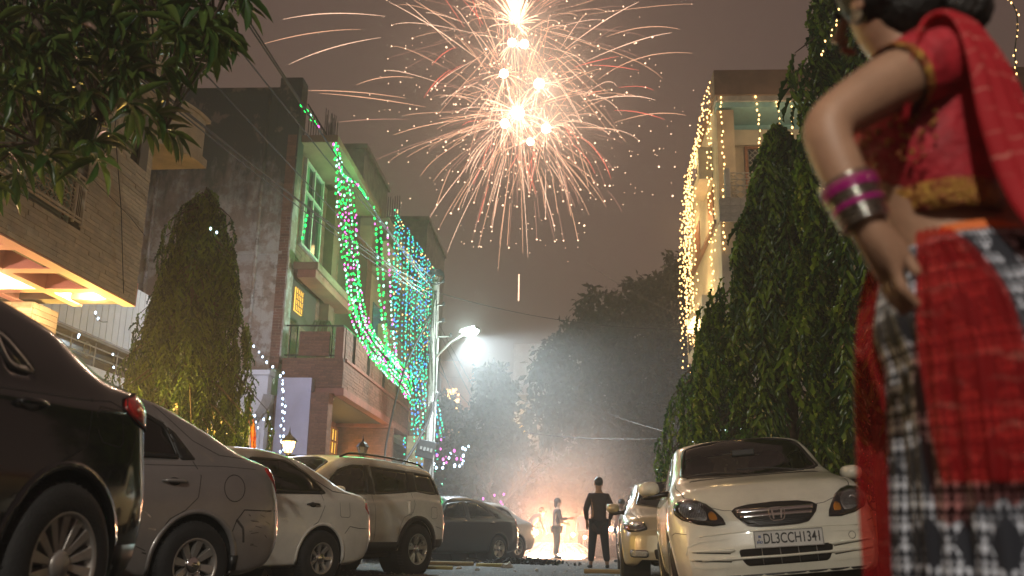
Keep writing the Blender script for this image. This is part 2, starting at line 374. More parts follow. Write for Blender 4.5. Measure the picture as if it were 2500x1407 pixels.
# ------------------------------------------------------------------ nearest house on the left: brick-clad, over a lit porch
def porch_house():
    B = Bld('brick_house', -5.5, 11.45, 'pale brick clad house with glowing pink coffered porch ceiling, nearest on the street', 'house')
    O = -5.5
    holes = [(8.15, 9.93, 3.78, 5.38), (10.86, 11.33, 5.02, 5.9), (3.0, 5.5, 4.2, 5.6)]
    # joint-coloured wall with real openings: pieces round the holes
    w = B.mb(); z0, z1 = 3.30, 9.4
    ys = sorted({-3.0, 11.45} | {h[0] for h in holes} | {h[1] for h in holes}); zs = sorted({z0, z1} | {h[2] for h in holes} | {h[3] for h in holes})
    for i in range(len(ys) - 1):
        for j in range(len(zs) - 1):
            a, b, c, d = ys[i], ys[i + 1], zs[j], zs[j + 1]
            if any(h[0] <= (a + b) / 2 <= h[1] and h[2] <= (c + d) / 2 <= h[3] for h in holes): continue
            w.box(O - 0.24, O, a, b, c, d)
    w.build('wall', MATS['cladding_joint'], B.root)
    B.box('end_wall', 'cladding_joint', -12, O - 0.242, 11.2, 11.448, 3.30, 9.4)
    bricks(B, 'cladding', 'x', O, -1.5, 11.45, 3.30, 9.4, 0.30, 0.052, proud=0.010, gap=0.005, holes=holes, nparts=300, near=11.3, seed=2)
    # recessed window with slatted mint shutters behind a pierced grille
    B.box('window_recess', 'mint_paint', O - 0.62, O - 0.242, 8.1, 9.98, 3.72, 5.44)
    for t0, t1 in ((8.2, 9.0), (9.05, 9.9)):
        fr = B.mb()
        for a, b, c, d in ((t0, t1, 3.80, 3.84), (t0, t1, 5.32, 5.36), (t0, t0 + .04, 3.84, 5.32), (t1 - .04, t1, 3.84, 5.32)): fr.box(O - 0.17, O - 0.13, a, b, c, d)
        f = fr.build('shutter', MATS['mint_paint'], B.root)
        me = MB().cb((0, 0, 0), (0.05, t1 - t0 - .08, 0.012)).mesh('slat'); me.materials.append(MATS['mint_paint'])
        for k in range(34):
            link('slat', me, f, Matrix.Translation(B.T @ Vector((O - 0.15, (t0 + t1) / 2, 3.86 + k * 0.0435))) @ Matrix.Rotation(R(35), 4, 'Y'))
    g = B.mb(); jali(g, 'x', O + 0.04, 8.72, 9.66, 3.90, 4.26, 0.085, 0.007); g.build('grille_screen', MATS['cream_paint'], B.root)
    g = B.mb()
    for t0 in (8.66, 9.68, 9.86): g.tube([(O + 0.04, t0, 3.80), (O + 0.04, t0, 4.36)], 0.018, 6)
    for z in (3.84, 3.88, 4.29, 4.35): g.tube([(O + 0.04, 8.2, z), (O + 0.04, 9.9, z)], 0.014, 6)
    for k in range(4): g.tube([(O + 0.04, 9.72 + k * .035, 3.88), (O + 0.04, 9.72 + k * .035, 4.3)], 0.006, 4)
    g.build('grille_frame', MATS['cream_paint'], B.root)
    pl = B.mb()
    for k in range(60):
        a = rnd.uniform(8.9, 9.5); z = 3.9; d = Vector((rnd.uniform(-.05, .12), rnd.uniform(-.1, .1), rnd.uniform(.02, .16)))
        pl.tube([(O - .05, a, z), Vector((O - .05, a, z)) + d], [0.008, 0.001], 3)
    pl.build('sill_plants', mat('sill_leaf', (0.05, 0.08, 0.03), 0.6), B.root, kind='stuff')
    # small dark upper window, canted balcony at the far corner
    B.box('window', 'window_dark', O - 0.2, O - 0.14, 10.84, 11.35, 5.0, 5.92)
    c = B.mb()
    prof = []
    for k in range(9):
        a = k / 8 * math.pi / 2; prof.append((O - 0.1 + 0.42 * math.sin(a), 11.45 + 0.75 - 0.75 * (1 - math.cos(a)) * 0 - 0.0, 0))
    for z0_, z1_ in ((5.48, 5.6), (5.6, 6.15), (6.15, 6.2)):
        r_ = 0.40 if z0_ != 5.6 else 0.36
        pts = [(O - 0.6, 11.45)] + [(O + r_ * math.sin(k / 10 * math.pi / 2) * 0.9, 11.46 + 0.9 * (1 - math.cos(k / 10 * math.pi / 2)) * r_ / .4) for k in range(11)] + [(O - 0.6, 11.46 + 0.95)]
        n = len(pts); c.add([(x, y, z0_) for x, y in pts] + [(x, y, z1_) for x, y in pts], [(i, (i + 1) % n, n + (i + 1) % n, n + i) for i in range(n)] + [tuple(range(n))[::-1], tuple(range(n, 2 * n))])
    c.build('corner_balcony', MATS['cladding'], B.root)
    B.box('roof', 'concrete', -12, O + 0.3, -3, 11.6, 9.402, 9.6)
    # porch ceiling: coffers between pink beams, two of them with a lamp
    zc = 3.28
    xs = [-9.2, -8.55, -7.85, -7.15, -6.72, -6.16, -5.60]; 
    rows = [(-6.20, -5.66), (-6.86, -6.32), (-7.52, -6.98), (-8.18, -7.64)]
    cols = [(10.80, 11.50), (9.92, 10.62), (9.04, 9.74), (8.16, 8.86), (7.28, 7.98), (6.4, 7.1), (5.52, 6.22), (4.64, 5.34)]
    lit = {(0, 0), (1, 1), (0, 4), (2, 3)}
    bm_ = B.mb(); ex = sorted([-9.0, O - 0.004] + [v for r_ in rows for v in r_]); ey = sorted([-3.0, 11.446] + [v for c_ in cols for v in c_])
    op = [(r_[0], r_[1], c_[0], c_[1]) for r_ in rows for c_ in cols]
    for i in range(len(ex) - 1):
        for j in range(len(ey) - 1):
            a, b, c_, d = ex[i], ex[i + 1], ey[j], ey[j + 1]
            if any(p[0] <= (a + b) / 2 <= p[1] and p[2] <= (c_ + d) / 2 <= p[3] for p in op): continue
            bm_.box(a, b, c_, d, zc, zc + 0.30)
    bm_.build('ceiling_beams', MATS['pink_paint'], B.root)
    B.box('ceiling_slab', 'pink_paint', -9.0, O - 0.25, -3, 11.446, zc + 0.302, zc + 0.42)
    for r_i, r_ in enumerate(rows):
        for c_i, c_ in enumerate(cols):
            if (r_i, c_i) in lit:
                x, y = (r_[0] + r_[1]) / 2 + .02, (c_[0] + c_[1]) / 2
                bx = B.mb().lathe([(0.03, 0.0), (0.05, 0.03), (0.05, 0.07)], 12, c=(x, y, zc + 0.21)).build('bulb_holder', MATS['cream_metal'], B.root)
                B.mb().ball((x, y, zc + 0.15), 0.055, 12, 8).build('bulb', MATS['bulb_white_hot'], bx, smooth=True)
                lamp('porch_bulb_light', 'POINT', B.T @ Vector((x, y, zc + 0.02)), 120, (1.0, 0.68, 0.34), 0.06, B.root)
    wl = B.box('added_wall_glow', 'lantern_glass', -8.99, -8.9, 7.9, 8.1, 2.15, 2.45); lamp('added_porch_fill', 'POINT', B.T @ Vector((-8.7, 8.0, 2.2)), 360, (1.0, 0.56, 0.42), .12, B.root)  # unseen lamp added to light the porch ceiling beams from below
    # porch column clad in brick, ground floor wall behind
    B.box('column', 'cladding_joint', -7.55, -6.70, 11.25, 11.85, 0.1, zc - 0.002)
    bricks(B, 'cladding', 'y', 11.25, -7.55, -6.70, 0.1, zc, 0.42, 0.075, nparts=60, near=-6.7, seed=5)
    bricks(B, 'cladding', 'x', -6.70, 11.25, 11.85, 0.1, zc, 0.42, 0.075, nparts=30, near=11.3, seed=6)
    B.box('ground_floor_wall', 'beige_paint', -9.25, -9.0, -3, 11.2, 0.1, zc + 0.5)
    B.box('terrace_slab', 'concrete', -9.0, -5.6, -3, 12.0, 0.1, 0.35)
    cab = B.mb().tube([(O + .03, 10.35, 6.2), (O + .035, 10.33, 5.2), (O + .03, 10.75, 4.3), (O + .04, 11.05, 3.34)], 0.006, 4); cab.build('cable', MATS['black_metal'], B.root)
    cab = B.mb().tube([(O + .03, 8.9, 4.72), (O + .05, 9.8, 4.42), (O + .03, 11.0, 4.30), (O + .03, 11.44, 4.20)], 0.005, 4); cab.build('cable', MATS['black_metal'], B.root)
porch_house()

# ------------------------------------------------------------------ white low house between, its slatted gate and gold fence
def white_house():
    B = Bld('white_house', -9.0, 13.0, 'low white house with dark strip window and railing, half hidden behind the left tree', 'house')
    B.box('wall', 'white_paint', -12, -9.02, 12.6, 23.4, 0.1, 3.52)
    B.box('upper_wall', 'white_paint', -12, -9.02, 12.6, 20.2, 4.06, 5.4)
    B.box('window', 'window_dark', -12, -9.3, 12.6, 20.2, 3.522, 4.058)
    B.box('window_frame', 'concrete', -9.28, -9.0, 12.6, 20.2, 4.0, 4.056)
    for k in range(30):
        B.box('board', 'white_paint', -9.018, -8.995, 12.7 + k * .25, 12.93 + k * .25, 4.08, 5.38)
    g = B.mb()
    for z in (3.68, 3.86): g.tube([(-8.96, 12.6, z), (-8.96, 20.2, z)], 0.016, 5)
    for k in range(9): g.tube([(-8.96, 12.8 + k * .9, 3.5), (-8.96, 12.8 + k * .9, 3.95)], 0.014, 5)
    for k in range(22):
        a = k / 21 * math.pi * 2; 
    g.tube([(-8.96, 17.0 + .12 * math.cos(a * .3), 3.78 + .13 * math.sin(a * .3)) for a in range(22)], 0.012, 4)
    g.build('railing', MATS['grey_metal'], B.root)
white_house()
def white_wall():
    B = Bld('gate_wall', -8.5, 22.6, 'white panelled screen wall with dark curved band, beside brown brick house', 'wall')
    B.box('wall', 'white_paint', -11.5, -7.42, 22.9, 23.2, 0.1, 4.28)
    B.box('coping', 'white_paint', -11.5, -7.36, 22.80, 23.25, 4.282, 4.40)
    for (a, b) in ((-9.4, -8.62), (-8.6, -8.16), (-8.14, -7.74)):
        B.box('panel', 'white_paint', a, b, 22.872, 22.898, 3.05, 4.05, bevel=0.008)
    for k in range(24):
        a = -9.9 + k * 0.105
        B.box('board', 'white_paint', a, a + 0.088, 22.86, 22.90, 0.1, 2.9 + 0.0 * k, bevel=0.008)
    # curved dark band (quarter arch)
    m = B.mb(); pts = []
    for k in range(13):
        a = R(-90 + 82 * k / 12); pts.append((-8.55 + 1.12 * math.cos(a), 3.95 + 1.12 * math.sin(a)))
    for k in range(12):
        (x0, z0), (x1, z1) = pts[k], pts[k + 1]; w0, w1 = .05 + .015 * k, .05 + .015 * (k + 1)
        m.add([(x0, 22.70, z0), (x1, 22.70, z1), (x1 + w1, 22.70, z1 - .02), (x0 + w0, 22.70, z0 - .09), (x0, 22.86, z0), (x1, 22.86, z1), (x1 + w1, 22.86, z1 - .02), (x0 + w0, 22.86, z0 - .09)],
              [(0, 1, 2, 3), (7, 6, 5, 4), (0, 4, 5, 1), (2, 6, 7, 3)] + ([(0, 3, 7, 4)] if k == 0 else []) + ([(1, 5, 6, 2)] if k == 11 else []))
    m.tube([(-8.55, 22.8, 2.86), (-9.5, 22.8, 3.25)], 0.03, 5)
    m.build('curved_band', MATS['concrete'], B.root)
white_wall()
def gold_fence():
    B = Bld('railing_gate', -6.0, 15.0, 'cream metal railing gate with spear tops lit gold, below the left tree', 'gate')
    t0, t1, zt = 14.2, 17.2, 2.36
    for t in (t0, t1): B.box('post', 'cream_metal', -6.04, -5.92, t - .06, t + .06, 0.1, zt + .06, bevel=.01)
    for z in (0.25, zt): B.box('rail', 'cream_metal', -6.0, -5.96, t0 + .06, t1 - .06, z - .02, z + .02)
    n = 18
    for k in range(1, n):
        t = t0 + (t1 - t0) * k / n
        b = B.mb().tube([(-5.98, t, .27), (-5.98, t, zt - .02)], 0.011, 5)
        b.build('bar', MATS['cream_metal'], B.root)
        B.mb().lathe([(0.011, zt + .02), (0.028, zt + .06), (0.002, zt + .16)], 5, c=(-5.98, t, 0)).build('spear', MATS['cream_metal'], B.root)
    z = B.mb()
    for k in range(n // 2):
        ta = t0 + (t1 - t0) * (2 * k + 1) / n; tb = ta + (t1 - t0) / n
        z.tube([(-5.95, ta, 1.45), (-5.95, (ta + tb) / 2 - .1, 1.75), (-5.95, (ta + tb) / 2 - .1, 1.9)], 0.009, 4)
        z.tube([(-5.95, tb + .1, 1.45), (-5.95, (ta + tb) / 2 + .1, 1.75), (-5.95, (ta + tb) / 2 + .1, 1.9)], 0.009, 4)
    z.build('ornament', MATS['cream_metal'], B.root)
gold_fence()

# ------------------------------------------------------------------ brown brick house with mouldy side wall
def brick_house():
    B = Bld('brick_house', -7.5, 23.8, 'tall brown brick house with mouldy blackened side wall, hung with green light strings', 'house')
    top = 12.35
    B.box('side_wall', 'mouldy_plaster', -17, -7.72, 23.8, 24.05, 0.1, top - .1)
    B.box('wall', 'brown_joint', -7.718, -7.5, 23.82, 34.2, 4.9, 10.75)
    B.box('parapet', 'mouldy_plaster', -16.9, -7.6, 23.9, 24.04, top - .098, top + .12)
    B.box('core', 'far_plaster', -16.8, -7.75, 24.06, 34.2, 0.1, 10.9)
    B.box('corner_pier', 'mouldy_plaster', -8.05, -7.42, 23.76, 24.3, 4.9, top + .35, bevel=.02)
    B.box('roof_slab', 'brown_paint', -16.8, -6.42, 24.06, 30.3, 10.902, 11.12, bevel=.02)
    B.box('drip_mould', 'mouldy_plaster', -16.9, -7.62, 23.74, 23.798, 7.62, 7.70)
    # brick corner strip beside the plaster, courses facing the camera
    B.box('corner_backing', 'brown_joint', -7.71, -7.46, 23.765, 23.798, 4.6, 11.0)
    bricks(B, 'brown_brick', 'y', 23.765, -7.71, -7.46, 4.6, 11.0, 0.24, 0.078, nparts=0, seed=3)
    holes = [(24.35, 26.95, 6.05, 7.2), (24.7, 26.6, 8.2, 10.75), (27.3, 27.9, 6.0, 10.7), (29.2, 33.4, 5.0, 10.6)]
    bricks(B, 'brown_brick', 'x', -7.5, 23.85, 34.2, 4.9, 10.72, 0.26, 0.078, holes=holes, nparts=300, near=24, seed=4)
    # tall window
    f = B.mb()
    for a, b in ((24.7, 24.78), (25.58, 25.66), (26.52, 26.6)): f.box(-7.5, -7.40, a, b, 8.2, 10.7)
    for z in (8.2, 9.75, 10.62): f.box(-7.5, -7.41, 24.78, 25.58, z, z + .07); f.box(-7.5, -7.41, 25.66, 26.52, z, z + .07)
    fo = f.build('window_frame', MATS['grill_stone'], B.root)
    for a, b in ((24.78, 25.58), (25.66, 26.52)): B.box('pane', 'window_dark', -7.485, -7.47, a + .003, b - .003, 8.272, 10.618, parent=fo)
    B.box('curtain', 'curtain_green', -7.468, -7.462, 24.8, 25.2, 8.3, 10.6, parent=fo)
    # ledge over the small window
    for t0, t1, o1, z in ((24.2, 28.6, -6.75, 7.35),):
        B.box('ledge', 'brown_paint', -7.498, o1, t0, t1, z, z + .20, bevel=.015)
        B.box('ledge_fascia', 'red_plaster', -7.3, o1 - .06, t0 + .05, t1 - .05, z - .22, z - .003)
    w = B.box('small_window', 'warm_pane', -7.49, -7.45, 24.75, 25.45, 6.35, 7.0)
    g = B.mb()
    for k in range(5): g.box(-7.448, -7.43, 24.75 + k * .17, 24.77 + k * .17, 6.35, 7.0)
    for k in range(5): g.box(-7.43, -7.415, 24.75, 25.45, 6.35 + k * .155, 6.37 + k * .155)
    g.build('window_bars', MATS['wood'], B.root)
    B.box('pillar', 'brown_brick', -7.49, -7.2, 27.3, 27.9, 5.0, 10.7)
    B.box('roof_terrace_wall', 'mouldy_plaster', -7.9, -7.75, 24.3, 30.2, 11.12, 11.5)
    r_ = B.mb(); 
    for k in range(22): r_.tube([(-7.3, 24.2 + k * .25, 11.12), (-7.3, 24.2 + k * .25, 12.0)], .012, 4)
    r_.tube([(-7.3, 24.0, 12.0), (-7.3, 29.7, 12.0)], .025, 5); r_.build('roof_railing', MATS['black_metal'], B.root)
    # balcony
    zb = 4.02; oo = -5.86
    B.box('balcony_slab', 'red_plaster', -7.5, oo - .004, 24.03, 34.15, zb, zb + .14)
    B.box('balcony_end_wall', 'brown_joint', -7.45, oo, 24.0, 24.2, zb + .142, 4.92)
    bricks(B, 'brown_brick', 'y', 24.0, -7.45, oo, zb + .14, 4.92, 0.25, 0.078, nparts=120, near=oo, seed=7)
    B.box('balcony_front_wall', 'brown_joint', oo - .18, oo, 24.202, 34.15, zb + .142, 4.86)
    bricks(B, 'brown_brick', 'x', oo, 24.0, 34.15, zb + .16, 4.84, 0.25, 0.078, nparts=260, near=24, seed=8)
    B.box('balcony_band', 'red_plaster', oo - .2, oo + .05, 24.205, 34.2, 4.862, 4.94, bevel=.01)
    B.box('balcony_lip', 'red_plaster', oo - .18, oo + .06, 24.0, 34.2, zb - .06, zb + .138, bevel=.01)
    segs = [(24.2, 25.0), (25.35, 26.9), (27.3, 29.2), (29.6, 31.6), (32.0, 34.1)]
    for i, (a, b) in enumerate(segs):
        B.box('parapet_panel', 'brown_joint', oo - .14, oo - .02, a, b, 4.942, 5.74)
        bricks(B, 'brown_brick', 'x', oo - .02, a, b, 4.942, 5.74, 0.25, 0.078, nparts=16, near=24, seed=20 + i)
    B.box('parapet_panel', 'brown_joint', -7.05, -6.25, 24.02, 24.12, 4.98, 5.62)
    bricks(B, 'brown_brick', 'y', 24.02, -7.05, -6.25, 4.98, 5.62, 0.25, 0.078, nparts=40, near=oo, seed=9)
    B.box('parapet_post', 'brown_brick', -6.1, oo - .03, 24.02, 24.2, 4.922, 5.74)
    rl = B.mb()
    for z in (5.0, 5.78): rl.tube([(-7.45, 24.06, z), (oo - .06, 24.06, z), (oo - .06, 34.1, z)], 0.022, 6)
    for a in (-7.3, -7.12, -6.2): rl.tube([(a, 24.06, 4.9), (a, 24.06, 5.78)], 0.018, 6)
    for (a, b) in zip([s[1] for s in segs[:-1]], [s[0] for s in segs[1:]]):
        for k in range(3): rl.box(oo - .10, oo - .06, a + .02 + k * (b - a - .08) / 2, a + .06 + k * (b - a - .08) / 2, 4.95, 5.74)
    rl.build('balcony_railing', MATS['black_metal'], B.root)
    h = B.mb(); h.tube([(-6.28 + .13 * math.cos(R(a)), 24.3, 5.35 + .16 * math.sin(R(a))) for a in range(180, -100, -20)] + [(-6.3, 24.3, 5.0)], 0.022, 6); h.build('hose', MATS['mint_paint'], B.root)
    for k in range(2):
        pl = B.mb(); c = Vector((-6.85 + .1 * k, 25.2, 6.0 + .0 * k))
        for q in range(26):
            a = q * 2.4; pl.tube([c, c + Vector((.16 * math.cos(a), .16 * math.sin(a), .15)), c + Vector((.33 * math.cos(a), .33 * math.sin(a), -.12 - .25 * rnd.random()))], [.01, .012, .002], 3)
        pl.build('hanging_plant', mat('hanging_leaf%d' % k, (0.09, 0.13, 0.05), .6), B.root, kind='stuff')
    for (xx, yy, za, zb_) in ((-8.3, 23.74, 4.5, 12.2), (-11.2, 23.74, 4.0, 12.2)):
        B.mb().tube([(xx, yy, za), (xx, yy, zb_)], .05, 8).build('drain_pipe', MATS['mouldy_plaster'], B.root, smooth=True)
    B.mb().tube([(-7.44, 28.4, 4.9), (-7.44, 28.4, 10.8)], .05, 8).build('drain_pipe', MATS['grey_metal'], B.root, smooth=True)
    # ground floor: painted panel, pier, porch with lit window
    B.box('painted_panel', 'lavender_paint', -7.42, -6.56, 23.70, 24.4, 0.1, 4.36)
    B.box('pier', 'brown_joint', -6.558, -6.12, 23.74, 24.2, 0.1, 4.0)
    bricks(B, 'brown_brick', 'y', 23.74, -6.558, -6.12, 0.9, 4.0, 0.25, 0.078, nparts=80, near=-6, seed=11)
    bricks(B, 'brown_brick', 'x', -6.12, 23.74, 24.2, 0.9, 4.0, 0.25, 0.078, nparts=20, near=24, seed=12)
    B.box('porch_side_wall', 'brown_brick', -7.7, -7.5, 24.4, 30.4, 0.1, 4.0)
    B.box('porch_back_wall', 'brown_joint', -7.5, -5.70, 30.4, 30.6, 0.1, 3.98)
    bricks(B, 'brown_brick', 'y', 30.4, -7.5, -5.70, 1.6, 3.98, 0.27, 0.082, nparts=150, near=-6.5, seed=13)
    bricks(B, 'brown_brick', 'x', -5.70, 30.4, 30.6, 1.6, 3.98, 0.2, 0.082, nparts=30, near=30, seed=14)
    B.box('porch_beam', 'red_plaster', -7.49, -5.66, 30.28, 30.396, 3.86, 4.015)
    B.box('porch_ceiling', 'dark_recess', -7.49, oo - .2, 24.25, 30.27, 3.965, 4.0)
    fr = B.mb(); t0, t1, z0, z1 = 28.75, 30.2, 1.35, 3.75
    for k in range(5): t = t0 + (t1 - t0) * k / 4; fr.box(-7.44, -7.39, t - .02, t + .02, z0, z1)
    for k in range(7): z = z0 + (z1 - z0) * k / 6; fr.box(-7.39, -7.37, t0, t1, z - .02, z + .02)
    fo = fr.build('window_frame', MATS['wood'], B.root)
    for i in range(4):
        for j in range(6):
            B.box('pane', 'warm_pane', -7.46, -7.45, t0 + (t1 - t0) * i / 4 + .022, t0 + (t1 - t0) * (i + 1) / 4 - .022, z0 + (z1 - z0) * j / 6 + .022, z0 + (z1 - z0) * (j + 1) / 6 - .022, parent=fo)
    la = lamp('window_light', 'AREA', B.T @ Vector((-7.3, 29.5, 2.6)), 42, (1.0, 0.52, 0.10), parent=B.root, rot=(0, R(-90), 0), shape='RECTANGLE', size=2.2); la.data.size_y = 1.4
    ac = B.box('air_conditioner', 'ac_plastic', -7.495, -7.1, 26.6, 27.5, 2.95, 3.55, bevel=.03)
    B.mb().lathe([(.2, 0), (.22, .012)], 18, axis='X', c=(-7.099, 27.05, 3.25)).build('fan_grille', MATS['black_metal'], ac)
    B.box('peach_wall', 'beige_paint', -5.698, -4.9, 33.2, 33.4, 0.1, 3.9)
    B.mb().lathe([(.16, 3.93), (.17, 3.97), (.1, 3.999)], 16, c=(-6.35, 24.6, 0)).build('ceiling_lamp', MATS['cream_paint'], B.root)
brick_house()

def tower_blocks():
    B = Bld('concrete_stair_tower', -8, 34.5, 'bare concrete rooftop block with steel bars on top, behind the green light strings', 'building')
    B.box('wall', 'concrete', -10.6, -8.05, 34.25, 39, 0.1, 15.0)
    B.box('roof', 'concrete', -10.7, -7.95, 34.2, 39.1, 15.002, 15.2)
    for k in range(14):
        B.mb().tube([(-9.9 + (k % 5) * .11, 35 + (k // 5) * .3, 15.2), (-9.9 + (k % 5) * .11 + rnd.uniform(-.03, .03), 35 + (k // 5) * .3, 16.6 + rnd.uniform(-.2, .5))], .016, 4).build('steel_bar', MATS['black_metal'], B.root)
    C = Bld('apartment_house', -7.0, 34.6, 'far flat-roofed house with amber lit balcony walls under a blue light curtain', 'house')
    C.box('wall', 'beige_paint', -10.5, -7.6, 34.3, 46, 0.1, 11.9)
    C.box('roof', 'far_plaster', -10.5, -6.95, 34.3, 46, 11.902, 12.2)
    for z0, z1 in ((10.35, 11.35), (7.35, 8.15), (4.3, 5.3)):
        C.box('balcony_wall', 'cream_paint', -7.2, -7.0, 34.5, 45.4, z0, z1)
        C.box('balcony_floor', 'far_plaster', -7.6, -7.0, 34.5, 45.4, z0 - .2, z0 - .003)
        for k in range(4): C.box('window', 'window_dark', -7.598, -7.57, 35.2 + k * 2.7, 36.8 + k * 2.7, z0 + .2, z1 + 1.0)
    D = Bld('block_of_flats', -8, 47, 'plain hazy concrete block with rooftop steel, beyond the blue light curtain', 'building')
    D.box('wall', 'concrete', -10.5, -7.4, 46.2, 53, 0.1, 16.1)
    D.box('roof', 'concrete', -10.6, -7.3, 46.1, 53.1, 16.102, 16.3)
    for k in range(8): D.mb().tube([(-9.8 + k * .12, 46.6, 16.3), (-9.8 + k * .12, 46.6, 17.4 + rnd.random() * .4)], .02, 4).build('steel_bar', MATS['black_metal'], D.root)
    D.box('sign_panel', 'far_pink', -7.298, -7.0, 47.0, 48.6, 8.0, 10.4)
tower_blocks()

# ------------------------------------------------------------------ house on the right with warm light curtain
def right_house():
    B = Bld('balcony_house', 4.2, 26.5, 'cream house with pierced balcony and wooden windows, hung with a golden light curtain', 'house')
    O, T = 4.2, 26.5
    B.box('wall', 'beige_paint', O + .25, 13.5, T + 1.3, 34.2, 0.1, 12.72)
    B.box('side_wall', 'cream_paint', O, O + .248, T + .4, 34.2, 0.1, 13.2)
    B.box('front_wall', 'cream_paint', O, 13.5, T, T + .398, 0.1, 9.45)
    B.box('corner_pier', 'beige_paint', O, O + .5, T + .002, T + .396, 9.452, 12.9)
    B.box('roof_beam', 'brown_paint', O - .06, 13.5, T - .15, T + .6, 13.30, 14.12, bevel=.02)
    B.box('roof_slab', 'brown_paint', O - .06, 13.5, T + .602, 34.2, 13.30, 13.6)
    B.box('tile_course', 'grill_stone', O - .02, 13.5, T - .10, T + .55, 13.14, 13.298)
    B.box('soffit', 'teal_paint', O + .02, 13.5, T + .0, T + 1.296, 12.98, 13.138)
    B.box('recess_wall', 'teal_paint', O + .502, 13.5, T + 1.28, T + 1.298, 12.45, 12.978)
    B.box('lintel_band', 'cream_paint', O + .502, 13.5, T + 1.1, T + 1.278, 12.25, 12.75)
    # wooden window and door set
    x = O + 1.0
    W = B.mb()
    for a in (x, x + 1.32, x + 2.7, x + 4.0): W.box(a, a + .09, T + 1.18, T + 1.27, 10.1, 12.24)
    W.box(x + .09, x + 4, T + 1.2, T + 1.26, 12.16, 12.24); W.box(x + .09, x + 4, T + 1.2, T + 1.26, 11.15, 11.27)
    fo = W.build('window_frame', MATS['wood'], B.root)
    for a in (x + .12, x + 2.82): 
        B.box('pane', 'window_dark', a, a + 1.14, T + 1.235, T + 1.25, 11.275, 12.155, parent=fo)
        g = B.mb()
        for k in range(-4, 9):
            p = [(a + k * .16, 11.28), (a + k * .16 + .87, 12.15)]
            for (p0, p1) in (p, [(p[0][0], 12.15), (p[1][0], 11.28)]):
                (u0, v0), (u1, v1) = p0, p1
                c0, c1 = max(u0, a), min(u1, a + 1.14)
                if c1 > c0: g.tube([(c0, T + 1.22, v0 + (v1 - v0) * (c0 - u0) / (u1 - u0)), (c1, T + 1.22, v0 + (v1 - v0) * (c1 - u0) / (u1 - u0))], .009, 4)
        g.build('lattice', MATS['grill_stone'], fo)
    B.box('pane', 'window_dark', x + 1.42, x + 2.69, T + 1.235, T + 1.25, 11.275, 12.155, parent=fo)
    for k in range(4):
        d = B.box('door', 'wood', x + .12 + k * .95, x + .12 + k * .95 + .9, T + 1.22, T + 1.27, 9.6, 11.145)
        for i in range(2):
            for j in range(4): B.box('pane', 'window_dark', x + .25 + k * .95 + i * .34, x + .25 + k * .95 + i * .34 + .25, T + 1.205, T + 1.219, 10.0 + j * .29, 10.0 + j * .29 + .22, parent=d)
    # balcony
    B.box('balcony_slab', 'grill_stone', O - .06, 13.5, T - .35, T + 1.2, 9.46, 9.6)
    B.box('balcony_face', 'grill_stone', O - .08, 13.5, T - .40, T - .352, 9.3, 10.0)
    me = MB().cb((0, 0, 0), (.27, .014, .21)).mesh('tile'); me.materials.append(MATS['grill_stone'])
    for i in range(28):
        for j in range(3): link('tile', me, B.root, Matrix.Translation(B.T @ Vector((O + .08 + i * .285, T - .408, 9.43 + j * .225))))
    for k in range(8): B.box('balcony_post', 'grill_stone', O + .1 + k * 1.1, O + .26 + k * 1.1, T - .42, T - .26, 10.002, 10.92, bevel=.02)
    for k in range(7):
        j = B.mb(); jali(j, 'y', T - .34, O + .27 + k * 1.1, O + 1.19 + k * 1.1, 10.02, 10.78, .19, .018); j.build('pierced_screen', MATS['grill_stone'], B.root)
    # side bays along the street
    for (a, b, z0, z1) in ((27.6, 29.6, 11.15, 12.2), (27.8, 31.5, 6.2, 7.6)):
        B.box('bay', 'cream_paint', O - .42, O - .003, a, b, z0, z1, bevel=.02)
        B.box('bay_window', 'window_dark', O - .44, O - .422, a + .3, b - .3, z0 + .25, z1 - .25)
    for z in (3.6, 6.0, 9.5): B.box('ledge', 'brown_paint', O - .12, O - .003, T + .4, 34.2, z, z + .12)
    for t in (27.2, 30.4): B.box('shutter', 'wood', O - .03, O - .003, t + .4, t + 1.5, 9.7, 10.9)
    B.mb().lathe([(.5, 13.6), (.55, 14.0), (.5, 14.6), (.2, 14.8)], 16, c=(O + 3.0, T + 3, 0)).build('water_tank', MATS['black_metal'], B.root)
    # lamp under the soffit lights the teal recess
    lamp('balcony_light', 'POINT', B.T @ Vector((O + 4.6, T + .7, 12.7)), 9, (0.75, 1.0, 0.95), .08, B.root)
    B.mb().ball((O + 4.6, T + .75, 12.86), .07, 10, 6).build('balcony_lamp', MATS['cream_paint'], B.root)
right_house()
def right_wall():
    B = Bld('garden_wall', 3.9, 6.5, 'low tan block wall with coping behind the front right car', 'wall')
    B.box('wall', 'cladding_joint', 4.45, 4.65, 5.2, 22, 0.1, 1.52)
    for r_ in range(6):
        for k in range(26):
            B.box('block', 'beige_paint', 4.428, 4.449, 5.3 + k * .55 + (r_ % 2) * .27, 5.3 + k * .55 + .53 + (r_ % 2) * .27, .12 + r_ * .235, .34 + r_ * .235, bevel=0)
    B.box('coping', 'red_plaster', 4.38, 4.72, 5.2, 22, 1.522, 1.60, bevel=.01)
right_wall()
